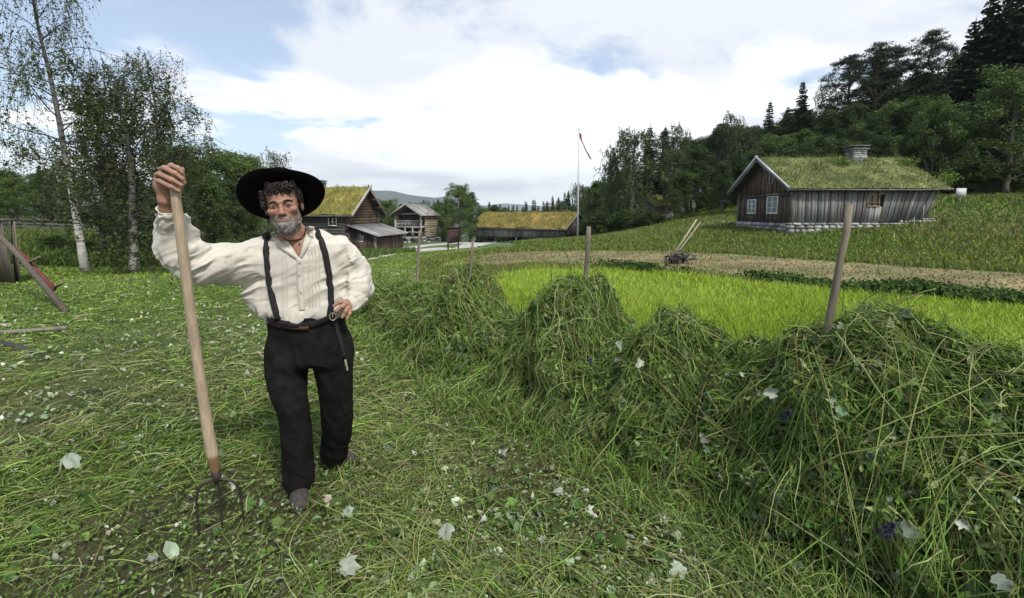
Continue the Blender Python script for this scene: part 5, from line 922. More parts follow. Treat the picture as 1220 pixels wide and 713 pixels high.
def HP(mb, nm, mt, sm=False): o = mb.build(nm, mt, None, sm); o.parent = hay_root; o.location = -hay_root.location; return o
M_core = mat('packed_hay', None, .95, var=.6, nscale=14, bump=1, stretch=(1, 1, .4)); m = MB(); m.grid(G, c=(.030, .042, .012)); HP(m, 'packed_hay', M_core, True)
def hay_strands(n, lmin, lmax, pal, wmin, wk, K=6, off0=-.03, off1=.05, droop=1.0, spread=.7, tlo=-1.05, thi=.75, wild=0.0):
    s = rng.random(n) ** 1.25 * HL * .99; s = np.where(rng.random(n) < .75, s, rng.random(n) * HL); t = rng.uniform(tlo, thi, n); side = np.where(t < 0, -1, 1); ang = rng.normal(size=n) * spread; L_ = rng.uniform(lmin, lmax, n); ds = np.sin(ang) * L_ / (K - 1); dt = np.cos(ang) * L_ / (K - 1) / .95 * side * np.where(rng.random(n) < .12, -1, 1); o = rng.uniform(off0, off1, n); pts = []; do = rng.normal(size=n) * wild / K
    t = t - dt * (K - 1) * .5; s = s - ds * (K - 1) * .5
    cv = rng.normal(size=n) * .25
    for k in range(K):
        P, N = hay(s, np.clip(t, -1.12, 1.12), o + .018 * math.sin(math.pi * k / (K - 1))); P[:, :2] += np.random.default_rng(k + n).normal(size=(n, 2)) * .004; pts.append(P); s = s + ds + cv * .01; t = t + dt; ds = ds * 1.0 + cv * .012; o = o + do
    path = np.stack(pts, 1); tg = nrm(path[:, -1] - path[:, 0] + 1e-6); side_ = nrm(np.cross(tg, nrm(rng.normal(size=(n, 3)) * .7 + N))); d = np.linalg.norm(path[:, 0] - CAMP, axis=1); return path, np.maximum(wmin, d * wk) * rng.uniform(.6, 1.4, n), side_, tint(pal, n, path[:, 0], 2.2, .35)
pal = [(.04, .075, .016), (.075, .135, .026), (.12, .21, .038), (.18, .29, .06), (.13, .16, .055), (.26, .31, .12)]
m = MB()
m.ribbons(*hay_strands(40000, .05, .20, pal, .0030, .0012, spread=1.25, wild=.07)); m.ribbons(*hay_strands(11000, .15, .38, pal, .0034, .0012, spread=1.0, wild=.08))
m.ribbons(*hay_strands(3800, .3, .7, [(.13, .19, .04), (.19, .26, .07), (.25, .29, .12), (.15, .13, .06)], .0032, .0011, K=9, off0=.0, off1=.07, spread=1.1, wild=.05))
m.ribbons(*hay_strands(5000, .08, .22, pal, .002, .001, off0=.02, off1=.05, spread=1.5, tlo=-.35, thi=.35, wild=.14))
n = 9000; s = rng.random(n) ** 1.2 * HL; bp, bn = hay(s, np.full(n, -1.0)); rad = np.abs(rng.normal(size=n)) * .17 - .06; nx_ = np.interp(s, _ss, _nx); ny_ = np.interp(s, _ss, _ny); bp = bp[:, :2] + np.column_stack([nx_, ny_]) * rad[:, None]; p_, w, s_, c, _, _ = lying(n, 0, 0, .08, .34, pal, .0012, .003, K=6, lift=.09, pref=bp); m.ribbons(p_, w, s_, c)
HP(m, 'stems', M_leafy)
m = MB(); n = 60000; s = rng.random(n) ** 1.2 * HL; t = rng.uniform(-1.05, .6, n); P, N = hay(s, t, rng.uniform(-.02, .05, n)); U = nrm(rvec(n) + [0, 0, -.8]); V = nrm(np.cross(U, N + rng.normal(size=(n, 3)) * .6)); m.leaves(P, U, V, rng.uniform(.010, .042, n), rng.uniform(.005, .015, n), tint(pal, n, P, 2), fold=.3)
for n, pl, s0, s1, ol in ((500, pale, .012, .036, _lob), (600, pale, .008, .026, _plain), (6500, green, .012, .036, _plain), (1500, [(.04, .075, .03), (.07, .12, .04), (.14, .18, .11)], .016, .042, _lob)):
    s = rng.random(n) ** 1.2 * HL; t = rng.uniform(-1.02, .4, n); P, N = hay(s, t, .035); broad(m, P, nrm(N + rng.normal(size=(n, 3)) * .5), rng.uniform(s0, s1, n), tint(pl, n), ol)
HP(m, 'leaves', M_wilt)
# thick pale stalks, a few sticking out
m = MB(); rs = np.random.default_rng(8); n = 150; pth, w, sd, c = hay_strands(n, .45, .95, [(.17, .22, .06), (.25, .27, .11), (.22, .17, .08)], .004, 0, K=9, off0=.02, off1=.06, spread=1.2, wild=.1)
for i in range(n): m.tube(pth[i], np.linspace(.0036, .0016, 9), 5, c[i], cap=False)
for a, b_, c_, r_ in (((985, 400, 2.3), (1050, 366, 2.2), (1115, 345, 2.1), .005), ((990, 402, 2.32), (1045, 372, 2.2), (1096, 352, 2.1), .004), ((995, 395, 2.0), (1040, 455, 1.75), (1092, 525, 1.6), .0045), ((1075, 560, 1.55), (1100, 450, 1.8), (1128, 402, 1.9), .003), ((960, 560, 1.75), (1060, 530, 1.6), (1240, 515, 1.5), .0045), ((1120, 445, 1.75), (1170, 415, 1.7), (1192, 404, 1.7), .003), ((1192, 441, 1.72), (1225, 442, 1.7), (1250, 443, 1.7), .0035), ((1020, 520, 1.8), (1120, 480, 1.7), (1180, 450, 1.7), .003), ((700, 560, 2.6), (765, 480, 2.7), (800, 440, 2.8), .004), ((905, 600, 2.0), (1000, 660, 1.7), (1060, 713, 1.55), .004), ((640, 350, 3.8), (628, 340, 3.8), (618, 335, 3.8), .003), ((850, 395, 2.9), (872, 382, 2.9), (884, 377, 2.9), .0025), ((560, 350, 4.5), (548, 338, 4.5), (545, 325, 4.5), .003)):
    A, B, C_ = at(*a), at(*b_), at(*c_); tt = np.linspace(0, 1, 9)[:, None]; Q = A * (1 - tt) ** 2 + 2 * B * tt * (1 - tt) + C_ * tt ** 2; Q = Q + (B - (A + C_) / 2) * (2 * tt * (1 - tt)) * .9; Q[:, 2] += rs.normal(size=9) * .004; m.tube(Q, np.linspace(r_, r_ * .5, 9), 6, jit((.24, .26, .10), 1, .3, rs)[0])
HP(m, 'stalks', M_leafy)
# a few leaves one can point at
def one_leaf(px, py, Y, size, nvec, colr, lab, ol=_lob, seed=0, ground_=False):
    p = ground(px, py) + [0, 0, .05] if ground_ else at(px, py, Y); r = np.random.default_rng(seed); m = MB(); N = nrm(np.array([nvec], float)); broad(m, np.zeros((1, 3)), N, np.array([size]), np.array([colr]), ol, .8, r); m.tube([(0, 0, 0), N[0] * -.01 + [.01, 0, -size], N[0] * -.02 + [.02, 0, -size * 1.9]], .0016, 5, (.2, .24, .1)); o = m.build('leaf', M_wilt); o.location = p; tag(o, lab, 'leaf')
one_leaf(922, 470, 2.12, .036, (-.35, -.9, .35), (.33, .35, .29), 'large pale lobed leaf hanging on the hay left of the leaning stake')
one_leaf(736, 412, 2.95, .034, (0, -.7, .7), (.32, .35, .28), 'white lobed leaf high on the hay right of the broad middle hump', seed=2)
one_leaf(763, 435, 2.75, .036, (.1, -.8, .6), (.40, .44, .34), 'crumpled pale leaf on the hay below the dip between stakes', seed=3)
one_leaf(884, 447, 2.35, .022, (0, -.7, .7), (.42, .44, .36), 'small pale leaf on the hay crest left of the leaning stake', seed=5)
one_leaf(84, 565, 0, .062, (.1, -.3, 1), (.32, .37, .29), 'large pale silvery leaf lying in the grass left of the fork', seed=6, ground_=True)
one_leaf(209, 673, 0, .06, (.5, -.6, .6), (.34, .42, .30), 'pale green leaf standing up in the grass in front of the fork', ol=_plain, seed=7, ground_=True)
one_leaf(313, 670, 0, .045, (0, -.3, 1), (.10, .22, .03), 'fresh bright green leaf lying in front of the man\'s shoe', ol=_plain, seed=8, ground_=True)
one_leaf(410, 690, 0, .055, (.2, -.5, .8), (.30, .34, .27), 'curled white leaf at the bottom edge right of the front shoe', seed=9, ground_=True)
one_leaf(389, 612, 0, .04, (.1, -.6, .7), (.42, .36, .30), 'crumpled pinkish white leaf just right of the front shoe', seed=10, ground_=True)
one_leaf(530, 650, 0, .05, (0, -.3, 1), (.30, .33, .26), 'torn white leaf in the middle foreground between man and hay', seed=11, ground_=True)
one_leaf(808, 695, 0, .05, (0, -.3, 1), (.36, .42, .32), 'grey green leaf at the bottom edge below the hay', seed=12, ground_=True)
one_leaf(1085, 632, 1.36, .028, (-.5, -.5, .8), (.15, .19, .13), 'large dull green leaf low on the hay near the right bottom corner', seed=13)
one_leaf(1196, 690, 1.22, .028, (-.6, -.5, .7), (.20, .23, .19), 'grey leaf in the bottom right corner of the hay', seed=14)
# purple lupin heads
M_pet = mat('lupin_petals', None, .6, var=.1, transl=.2)
def lupin(p, d, L_, lab, seed):
    r = np.random.default_rng(seed); root = empty('lupin_flower', tuple(p), 0, lab, 'flower'); d = nrm(np.array(d, float)); m = MB(); m.tube([-d * L_ * 2.2, -d * L_ * .6 + [0, .01, .01], d * L_], [.003, .003, .0015], 5, (.12, .18, .05)); m.build('stalk', M_leafy, root)
    n = 150; u = r.random(n); g = nrm(np.cross(d, rvec(n, r))); C3 = d * (u[:, None] * L_) + g * (.022 * (1 - u[:, None] * .75)) * r.uniform(.5, 1, (n, 1)); V = nrm(np.cross(g, d)); m = MB(); m.leaves(C3, nrm(g + d * .5), V, .007, .004, jit((.06, .05, .12), n, .8, r)); m.build('petals', M_pet, root)
q = ground(640, 622); lupin(q + [0, 0, .045], (.0, -.9, -.1), .085, 'dark purple lupin spike lying upside down in the middle foreground', 1)
lupin(at(1050, 640, 1.42), (.3, -.2, .8), .07, 'purple lupin spike tucked into the hay near the right bottom corner', 2)
lupin(at(702, 425, 3.1), (.1, -.3, -.9), .07, 'faded purple lupin head hanging in the middle of the hay row', 3)
lupin(at(580, 400, 3.9), (.3, -.2, -.8), .08, 'purple lupin head in the hay below the second peak from the left', 4)
lupin(at(930, 500, 2.0), (.4, -.2, .6), .06, 'purple lupin head just under the large pale lobed leaf', 5)
# ---------------------------------------------------------------- rack stakes
for (a, b, Y, r_, lab) in (((984, 402), (1013, 244), 2.3, .019, 'stout grey split stake leaning right, nearest and thickest of the rack'), ((698, 350), (702, 270), 3.67, .021, 'pale straight stake rising from the broad hump of hay in the middle'), ((558, 345), (563, 288), 4.55, .015, 'thin brown stake standing in the pointed hump of hay'), ((497, 345), (500, 275), 5.9, .02, 'farthest stake of the rack, behind the low left end of the hay')):
    A, B = at(*a, Y), at(*b, Y); d = (B - A) / (B[2] - A[2]); f = A - d * (A[2] + .15); o_ = np.array([f[0], f[1], 0]); m = MB(); rs = np.random.default_rng(int(a[0])); K = 14; tt = np.linspace(0, 1, K)[:, None]; Q = f + (B - f) * tt + np.column_stack([rs.normal(size=(K, 2)) * .004, np.zeros(K)]); m.tube(Q - o_, r_ * (1.1 - .25 * tt[:, 0]) * rs.uniform(.92, 1.08, K), 9, jit((.18, .15, .115), 1, .12, rs)[0]); o = m.build('rack_stake', M_wood, None, True); o.location = o_; tag(o, lab, 'stake')
m = MB(); Q = np.array([hay(np.array([s]), np.array([0.]), -.16)[0][0] for s in np.linspace(1.2, HL - .6, 30)]); Q[:, 2] = np.minimum(Q[:, 2], .8); o_ = Q[0].copy(); m.tube(Q - o_, .012, 6, (.2, .17, .12)); o = m.build('rack_rail', M_wood); o.location = o_; tag(o, 'thin rail hidden under the draped hay along the rack', 'rail')
# ---------------------------------------------------------------- the man
def surfnet(f, lo, hi, h):
    lo = np.array(lo, float); hi = np.array(hi, float); n = np.ceil((hi - lo) / h).astype(int) + 1; ax = [lo[i] + np.arange(n[i]) * h for i in range(3)]
    V = np.empty(n, np.float32)
    for i in range(n[0]):
        Y, Z = np.meshgrid(ax[1], ax[2], indexing='ij'); P = np.stack([np.full(Y.size, ax[0][i]), Y.ravel(), Z.ravel()], 1); V[i] = f(P).reshape(n[1], n[2])
    I = V < 0; c = tuple(n - 1); acc = np.zeros((*c, 3)); cnt = np.zeros(c)
    corners = [(a, b, d) for a in (0, 1) for b in (0, 1) for d in (0, 1)]
    sl = lambda o: tuple(slice(o[i], o[i] + c[i]) for i in range(3))
    for a in corners:
        for k in range(3):
            if a[k]: continue
            b = list(a); b[k] = 1; va, vb = V[sl(a)], V[sl(b)]; x = (va < 0) != (vb < 0); t = np.where(x, va / np.where(x, va - vb, 1), 0)
            for q in range(3): acc[..., q] += np.where(x, a[q] + (t if q == k else 0), 0)
            cnt += x
    m = cnt > 0; idx = np.full(c, -1); idx[m] = np.arange(m.sum()); g = np.argwhere(m); vs = lo + (g + acc[m] / cnt[m][:, None]) * h; Q = []
    for k in range(3):
        u, v = [(1, 2), (2, 0), (0, 1)][k]; s0 = [slice(1, n[i] - 1) for i in range(3)]; s0[k] = slice(0, n[k] - 1); s1 = list(s0); s1[k] = slice(1, n[k]); A, B = I[tuple(s0)], I[tuple(s1)]; e = np.argwhere(A != B); e = e + np.array([0 if i == k else 1 for i in range(3)])
        if not len(e): continue
        def cell(du, dv): o = e.copy(); o[:, u] += du; o[:, v] += dv; return idx[o[:, 0], o[:, 1], o[:, 2]]
        q = np.stack([cell(-1, -1), cell(0, -1), cell(0, 0), cell(-1, 0)], 1); ins = I[e[:, 0], e[:, 1], e[:, 2]]; q[~ins] = q[~ins][:, ::-1]; Q.append(q)
    return vs, np.concatenate(Q)
def cap(P, a, b, ra, rb):
    a = np.asarray(a, float); b = np.asarray(b, float); d = b - a; t = np.clip((P - a) @ d / max(d @ d, 1e-12), 0, 1); return np.linalg.norm(P - a - t[:, None] * d, axis=1) - (ra + (rb - ra) * t)
def ell(P, c, r):
    p = P - np.asarray(c); r = np.asarray(r, float); k0 = np.linalg.norm(p / r, axis=1); k1 = np.linalg.norm(p / r ** 2, axis=1) + 1e-9; return k0 * (k0 - 1) / k1
def smin(a, b, k): h = np.clip(.5 + .5 * (b - a) / k, 0, 1); return b * (1 - h) + a * h - k * h * (1 - h)
def smax(a, b, k): return -smin(-a, -b, k)
def chain(P, pts, k=.03):
    d = None
    for (a, ra), (b, rb) in zip(pts[:-1], pts[1:]):
        q = cap(P, a, b, ra, rb); d = q if d is None else smin(d, q, k)
    return d
def schain(P, pts, n=13, grow=.005):
    A = np.array([[*p, r] for p, r in pts]); L_ = np.concatenate([[0], np.cumsum(np.linalg.norm(np.diff(A[:, :3], axis=0), axis=1))]); t = np.linspace(0, L_[-1], 60); Q = np.column_stack([np.interp(t, L_, A[:, i]) for i in range(4)]); E = np.concatenate([np.repeat(Q[:1], 4, 0) + (Q[:1] - Q[1:2]) * np.arange(4, 0, -1)[:, None], Q, np.repeat(Q[-1:], 4, 0) + (Q[-1:] - Q[-2:-1]) * np.arange(1, 5)[:, None]]); k = np.hanning(11)[1:-1]; k /= k.sum(); Q = np.column_stack([np.convolve(E[:, i], k, 'valid') for i in range(4)]); Q = Q[np.linspace(0, 59, n).astype(int)]; d = None
    for a, b in zip(Q[:-1], Q[1:]):
        q = cap(P, a[:3], b[:3], a[3] + grow, b[3] + grow); d = q if d is None else np.minimum(d, q)
    return d
def pc(lst): return [(at(a, b, Y), r) for a, b, Y, r in lst]
def project(P): d = P - CAMP; z = d @ FW; return CX + d[:, 0] / z * FPX, CY - (d @ UP) / z * FPX
def bvh_of(vs, q): return BVHTree.FromPolygons([tuple(v) for v in vs], [tuple(int(i) for i in f) for f in q])
M_skin = mat('skin', None, .5, var=.12, nscale=90, bump=.25, spec=.4, sss=.12, var2=.08, n2=20)
M_shirt = mat('linen_shirt', None, .9, var=.06, nscale=14, bump=.25, var2=.10, n2=4, sheen=.15, wave=(160, 'Z', 1.0, .12))
M_trous = mat('black_corduroy', None, .95, var=.35, nscale=22, bump=.5, var2=.35, n2=5, spec=.12)
M_felt = mat('black_felt', (.0035, .0035, .0042), .95, var=.25, nscale=40, bump=.2, spec=.06)
M_shoe = mat('worn_suede', None, .9, var=.3, nscale=40, bump=.5)
M_hair = mat('hair', None, .55, var=.1, nscale=30, spec=.4)
M_strap = mat('black_webbing', (.010, .010, .012), .85, var=.3, nscale=60, bump=.3)
M_leath = mat('leather', None, .55, var=.3, nscale=40, bump=.3)
M_iron = mat('forged_iron', None, .55, metal=.5, var=.4, nscale=30, bump=.4)
M_brass = mat('dull_brass', (.30, .27, .20), .4, metal=.8, var=.2)
MAN0 = ground(370, 590); MAN0 = np.array([MAN0[0], 2.5, 0])
# head frame
HS = 1.07
def rotz(a): c, s = math.cos(a), math.sin(a); return np.array([[c, -s, 0], [s, c, 0], [0, 0, 1]])
def roty(a): c, s = math.cos(a), math.sin(a); return np.array([[c, 0, s], [0, 1, 0], [-s, 0, c]])
def rotx(a): c, s = math.cos(a), math.sin(a); return np.array([[1, 0, 0], [0, c, -s], [0, s, c]])
HR = rotz(R(19)) @ roty(R(-8)) @ rotx(R(2)); HO = at(334.6, 244.8, 2.26) - HR @ (np.array([0, -.085, 0]) * HS)
def h2w(p): return (np.asarray(p, float) * HS) @ HR.T + HO
def head_sdf(P):
    X = P.copy(); X[:, 0] = np.abs(X[:, 0])
    d = ell(P, (0, .012, .038), (.075, .096, .086)); d = smin(d, ell(P, (0, -.026, -.032), (.058, .062, .078)), .03)
    d = smin(d, ell(P, (0, -.052, -.092), (.036, .034, .026)), .03); d = smin(d, ell(X, (.045, -.005, -.070), (.020, .042, .026)), .03)
    d = smin(d, ell(X, (.043, -.066, -.024), (.022, .020, .017)), .018)
    d = smin(d, cap(X, (.006, -.090, .014), (.042, -.077, .014), .0115, .0095), .010)
    d = smax(d, -ell(X, (.032, -.101, .000), (.019, .020, .0120)), .010)
    d = smin(d, ell(X, (.032, -.0795, -.001), (.0165, .0125, .0125)), .004)
    d = smax(d, -ell(X, (.032, -.094, -.0015), (.0132, .012, .0024)), .0014)
    d = smin(d, cap(P, (0, -.088, .008), (0, -.109, -.030), .0075, .0105), .008); d = smin(d, ell(P, (0, -.111, -.036), (.0125, .012, .010)), .006)
    d = smin(d, ell(X, (.0135, -.100, -.040), (.0085, .010, .0075)), .004); d = smax(d, -ell(X, (.007, -.106, -.0475), (.0035, .006, .003)), .002)
    d = smin(d, ell(P, (0, -.084, -.066), (.030, .020, .022)), .012)
    d = smin(d, ell(P, (0, -.0985, -.0625), (.017, .005, .0028)), .006); d = smin(d, ell(P, (0, -.098, -.0700), (.015, .006, .0034)), .006)
    d = smax(d, -ell(P, (0, -.108, -.0662), (.019, .008, .0011)), .0015)
    d = smax(d, -cap(X, (.019, -.100, -.045), (.034, -.088, -.066), .003, .003), .005)          # cheek folds
    for z in (.050, .062, .072): d = smax(d, -cap(X, (.0, -.098 + (z - .05) * .45, z), (.035, -.086 + (z - .05) * .45, z + .002), .0022, .001), .003)
    e = ell(X, (.078, .008, -.008), (.0085, .019, .031)); e = smax(e, -ell(X, (.085, .004, -.005), (.006, .011, .019)), .003); d = smin(d, e, .004)
    d = smin(d, cap(P, (0, .022, -.07), (0, .035, -.16), .056, .058), .02)
    return d
def build_head():
    v, q = surfnet(head_sdf, (-.10, -.14, -.17), (.10, .125, .135), .0024); x, y, z = np.abs(v[:, 0]), v[:, 1], v[:, 2]
    c = np.tile(np.array([.275, .145, .098]), (len(v), 1)); G = lambda cx, cy, cz, r: np.exp(-(((x - cx) ** 2 + (y - cy) ** 2 + (z - cz) ** 2) / r ** 2))[:, None]
    c = c * (1 - .55 * G(0, -.115, -.034, .016)) + np.array([.33, .135, .10]) * .55 * G(0, -.115, -.034, .016); k = .3 * G(.043, -.085, -.028, .022); c = c * (1 - k) + np.array([.33, .14, .10]) * k
    k = .6 * G(.032, -.092, .0, .014); c = c * (1 - k) + np.array([.16, .085, .06]) * k; k = np.clip(1 - np.abs(z + .0665) / .009, 0, 1) * np.clip(1 - x / .020, 0, 1) * (y < -.09); k = np.clip(k[:, None] * 2, 0, 1) * .8; c = c * (1 - k) + np.array([.23, .115, .09]) * k
    bz = beard_mask(v)[:, None] * .6; c = c * (1 - bz) + np.array([.17, .15, .135]) * bz; c = c * (1 + .18 * fbm(v, 60, 3))[:, None]; return v, q, c
def beard_mask(v):
    x, y, z = np.abs(v[:, 0]), v[:, 1], v[:, 2]
    low = np.clip((-.052 - z - np.clip(x - .02, 0, 1) * -.75 * 0 + (x > .03) * (x - .03) * .9) / .010, 0, 1) * (z > -.135) * np.clip((.012 - y) / .02, 0, 1)
    side = np.clip((x - .060) / .008, 0, 1) * (z < -.012) * (y < .0) * (y > -.05); must = (z > -.060) * (z < -.047) * (x < .034) * (y < -.08); lips = (x < .022) * (np.abs(z + .067) < .0065) * (y < -.09)
    return np.clip(low + side + must, 0, 1) * (1 - lips)
# torso in horizontal slices: picture rows -> half widths
def table(rows, Y):
    Z, Cx, Rx = [], [], []
    for py, a, b in rows: A, B = at(a, py, Y), at(b, py, Y); Z.append((A[2] + B[2]) / 2); Cx.append((A[0] + B[0]) / 2); Rx.append((B[0] - A[0]) / 2)
    o = np.argsort(Z); return np.array(Z)[o], np.array(Cx)[o], np.array(Rx)[o]
T_t = table([(272, 342, 372), (277, 334, 380), (283, 322, 392), (290, 309, 408), (300, 304, 413), (320, 307, 411), (345, 311, 406), (362, 312, 405), (374, 316, 403), (381, 321, 400), (388, 323, 398), (400, 323, 398)], 2.42)
def torso(P, grow=0.0, Yc=2.46, ry=.118):
    z = P[:, 2]; cx = np.interp(z, T_t[0], T_t[1]); rx = np.interp(z, T_t[0], T_t[2]) + grow; top = T_t[0][-1]; zc = at(350, 300, 2.42)[2]
    r_y = np.minimum(ry, .055 + .9 * np.clip(top - z, 0, .1)) + grow; cy = Yc + .018 * np.clip((z - zc) / .1, 0, 1) - .012 * np.exp(-((z - 1.28) / .12) ** 2); ang = R(7); dx = P[:, 0] - cx; dy = P[:, 1] - cy; dx, dy = dx * math.cos(ang) + dy * math.sin(ang), -dx * math.sin(ang) + dy * math.cos(ang)
    k = ((np.abs(dx) / rx) ** 2.3 + (np.abs(dy) / r_y) ** 2.3) ** (1 / 2.3); return (k - 1) * np.minimum(rx, r_y)
WR = at(199, 250, 2.055)
def body_sdf(P):
    zt, zb = T_t[0][-1], .95; d = torso(P, -.028); d = smax(d, P[:, 2] - 1.47, .03); d = smax(d, .84 - P[:, 2], .04); d = smin(d, cap(P, h2w((0, .030, -.10)), at(356, 288, 2.46), .058, .075), .04)
    d = smin(d, cap(P, at(324, 301, 2.46), at(398, 301, 2.46), .048, .048), .04)
    d = smin(d, chain(P, pc([(318, 303, 2.44, .050), (268, 304, 2.30, .046), (220, 304, 2.18, .042), (206, 278, 2.12, .033), (199, 252, 2.035, .026)]), .03), .04)
    d = smin(d, chain(P, pc([(400, 303, 2.46, .046), (422, 326, 2.55, .045), (434, 345, 2.58, .040), (426, 356, 2.48, .030), (418, 361, 2.42, .025)]), .03), .04)
    d = smin(d, chain(P, pc([(345, 405, 2.5, .09), (350, 485, 2.42, .060), (357, 545, 2.46, .05), (358, 582, 2.49, .038)]), .04), .05); d = smin(d, chain(P, pc([(385, 405, 2.5, .09), (400, 480, 2.54, .060), (398, 520, 2.64, .05), (396, 542, 2.73, .030)]), .04), .05)
    return d
def hand_r(P):
    """right hand closed over the top of the fork handle"""
    d = chain(P, pc([(202, 262, 2.065, .0265), (199, 250, 2.039, .0235), (197, 240, 2.021, .024)]), .02)
    palm = smin(chain(P, pc([(197, 238, 2.018, .024), (191, 222, 2.002, .022), (187, 214, 1.987, .0135)]), .02), chain(P, pc([(198, 238, 2.023, .022), (199, 222, 2.017, .024), (200, 205, 2.007, .0145)]), .02), .025); d = smin(d, palm, .02)
    fg = [[(188, 216, 1.987, .0115), (190.5, 216, 1.965, .0108), (204, 223, 1.952, .0098), (213, 228, 1.967, .0078)],
          [(187, 209, 1.987, .012), (190, 207.5, 1.965, .0115), (205, 214.5, 1.949, .0104), (216, 221, 1.964, .0084)],
          [(192, 202, 1.992, .012), (196, 200.5, 1.969, .0115), (208, 206.5, 1.952, .0104), (217.5, 213.5, 1.965, .0084)],
          [(200, 200, 2.007, .0115), (204, 197.5, 1.983, .0108), (212, 200.5, 1.963, .0098), (217, 206, 1.969, .0080)]]
    for f in fg: d = smin(d, chain(P, pc(f), .006), .0035)
    d = smin(d, chain(P, pc([(200, 236, 2.027, .017), (210, 231, 2.035, .0145), (217.5, 218, 2.017, .0115), (217, 202, 1.997, .0092)]), .008), .008); return d
def hand_l(P):
    """left hand resting on the hip"""
    d = chain(P, pc([(426, 353, 2.46, .027), (420, 358, 2.43, .0235), (417, 361, 2.41, .022)]), .02); d = smin(d, chain(P, pc([(417, 361, 2.41, .021), (411, 361, 2.375, .015)]), .02), .02); d = smin(d, chain(P, pc([(418, 363, 2.41, .019), (415, 368.5, 2.385, .0135)]), .02), .022)
    fg = [[(410.5, 359.5, 2.375, .0115), (405, 360, 2.352, .0105), (398, 364.5, 2.346, .0082)], [(411.5, 363, 2.373, .012), (407, 365.5, 2.35, .0108), (400.8, 371, 2.343, .0084)], [(414, 366, 2.38, .0115), (412, 371, 2.356, .0102), (408, 378, 2.35, .0080)], [(417, 369, 2.39, .0105), (416.5, 374, 2.372, .0092), (413.5, 380, 2.365, .0072)]]
    for f in fg: d = smin(d, chain(P, pc(f), .006), .003)
    return smin(d, chain(P, pc([(416, 356, 2.43, .015), (408, 354, 2.44, .0125), (402, 357, 2.44, .0095)]), .008), .008)
person = empty('person', tuple(MAN0), 0, 'bearded man in white shirt, braces and wide black hat leaning on a pitchfork', 'person')
def MP(mb, nm, mt, sm=True): o = mb.build(nm, mt, None, sm); o.parent = person; o.location = -person.location; return o
def nbox(f_pts, pad): q = np.array([p for p, _ in f_pts]); return q.min(0) - pad, q.max(0) + pad
bm = MB(); v, q, c = build_head(); bm.add(h2w(v), q, c=c); head_v, head_q = h2w(v), q; head_l = v
v, q = surfnet(body_sdf, (-1.72, 1.95, .02), (-.68, 2.92, 1.60), .0085); sk = np.tile(np.array([.27, .145, .10]), (len(v), 1)) * (1 + .1 * fbm(v, 20, 3))[:, None]; bm.add(v, q, c=sk)
def skin_hand(f, lo, hi):
    v, q = surfnet(f, lo, hi, .0022); c = np.tile(np.array([.29, .165, .115]), (len(v), 1)) * (1 + .22 * fbm(v, 45, 3))[:, None]; c[:, 1:] *= (1 - .10 * np.clip(fbm(v, 22, 2, off=3), 0, 1))[:, None]; bm.add(v, q, c=c)
p0 = at(201, 225, 2.03); skin_hand(hand_r, p0 - [.11, .16, .16], p0 + [.16, .10, .13]); p0 = at(411, 365, 2.40); skin_hand(hand_l, p0 - [.09, .08, .09], p0 + [.11, .09, .09])
body = MP(bm, 'body', M_skin)
# eyes
for s in (-1, 1):
    m = MB(); ctr = h2w((s * .032, -.0795, -.001)); look = nrm(CAMP - ctr); u = nrm(np.cross(look, UPV)); w = np.cross(u, look); V = []; n1, n2 = 16, 20; Cc = []
    for i in range(n1 + 1):
        th = math.pi * i / n1
        for j in range(n2):
            ph = 2 * math.pi * j / n2; V.append(ctr + .0122 * HS * (look * math.cos(th) + (u * math.cos(ph) + w * math.sin(ph)) * math.sin(th))); Cc.append((.01, .01, .01) if th < .2 else (.035, .035, .03) if th < .60 else (.22, .18, .155))
    m.add(V, [(i * n2 + j, i * n2 + (j + 1) % n2, (i + 1) * n2 + (j + 1) % n2, (i + 1) * n2 + j) for i in range(n1) for j in range(n2)], c=np.array(Cc)); MP(m, 'eye', mat('eye_surface', None, .12, var=0, spec=.5) if s < 0 else bpy.data.materials['eye_surface'])
# beard, moustache, eyebrows, hair
rh = np.random.default_rng(4)
def strands_h(seed_pts, dirs, L_, w, cols, K=5, curl=.0, grav=.6, wob=.25):
    n = len(seed_pts); p = seed_pts.copy(); d = nrm(dirs); P = [p.copy()]; ph = rh.uniform(0, 6.28, n); a = nrm(np.cross(d, rvec(n, rh))); b = np.cross(d, a)
    for k in range(1, K):
        d = nrm(d + np.array([0, 0, -1]) * grav / K + rh.normal(size=(n, 3)) * wob / K); p = p + d * (L_ / (K - 1))[:, None]; P.append(p + (a * np.cos(ph + k * 1.5)[:, None] + b * np.sin(ph + k * 1.5)[:, None]) * curl)
    P = np.stack(P, 1); P = h2w(P.reshape(-1, 3)).reshape(n, K, 3); side = nrm(np.cross(P[:, -1] - P[:, 0], nrm(CAMP - P[:, 0]) + rh.normal(size=(n, 3)) * .4)); return P, np.full(n, w), side, cols
bmask = beard_mask(head_l) > .5; cand = head_l[bmask]; i = rh.integers(0, len(cand), 3600); S0 = cand[i]; S0 = S0[(rh.random(len(S0)) < .28 + .72 * (np.abs(S0[:, 0]) < .038))]; out = nrm(S0 - np.array([0, -.01, -.05])); chin = np.exp(-((S0[:, 0] / .03) ** 2)) * (S0[:, 2] < -.075); gray = jit((.34, .325, .30), len(S0), .35, rh); dark = jit((.09, .08, .07), len(S0), .4, rh); mixk = (rh.random(len(S0)) < (.80 - .45 * (np.abs(S0[:, 0]) > .040) - .65 * (S0[:, 2] > -.066)))[:, None]
m = MB(); m.ribbons(*strands_h(S0, out * .9 + [0, -.1, -.9], .003 + .005 * rh.random(len(S0)) + .012 * chin, .0010, np.where(mixk, gray * (.6 + .7 * rh.random((len(S0), 1))), dark), grav=.9, wob=.7)); MP(m, 'beard', M_hair, False)
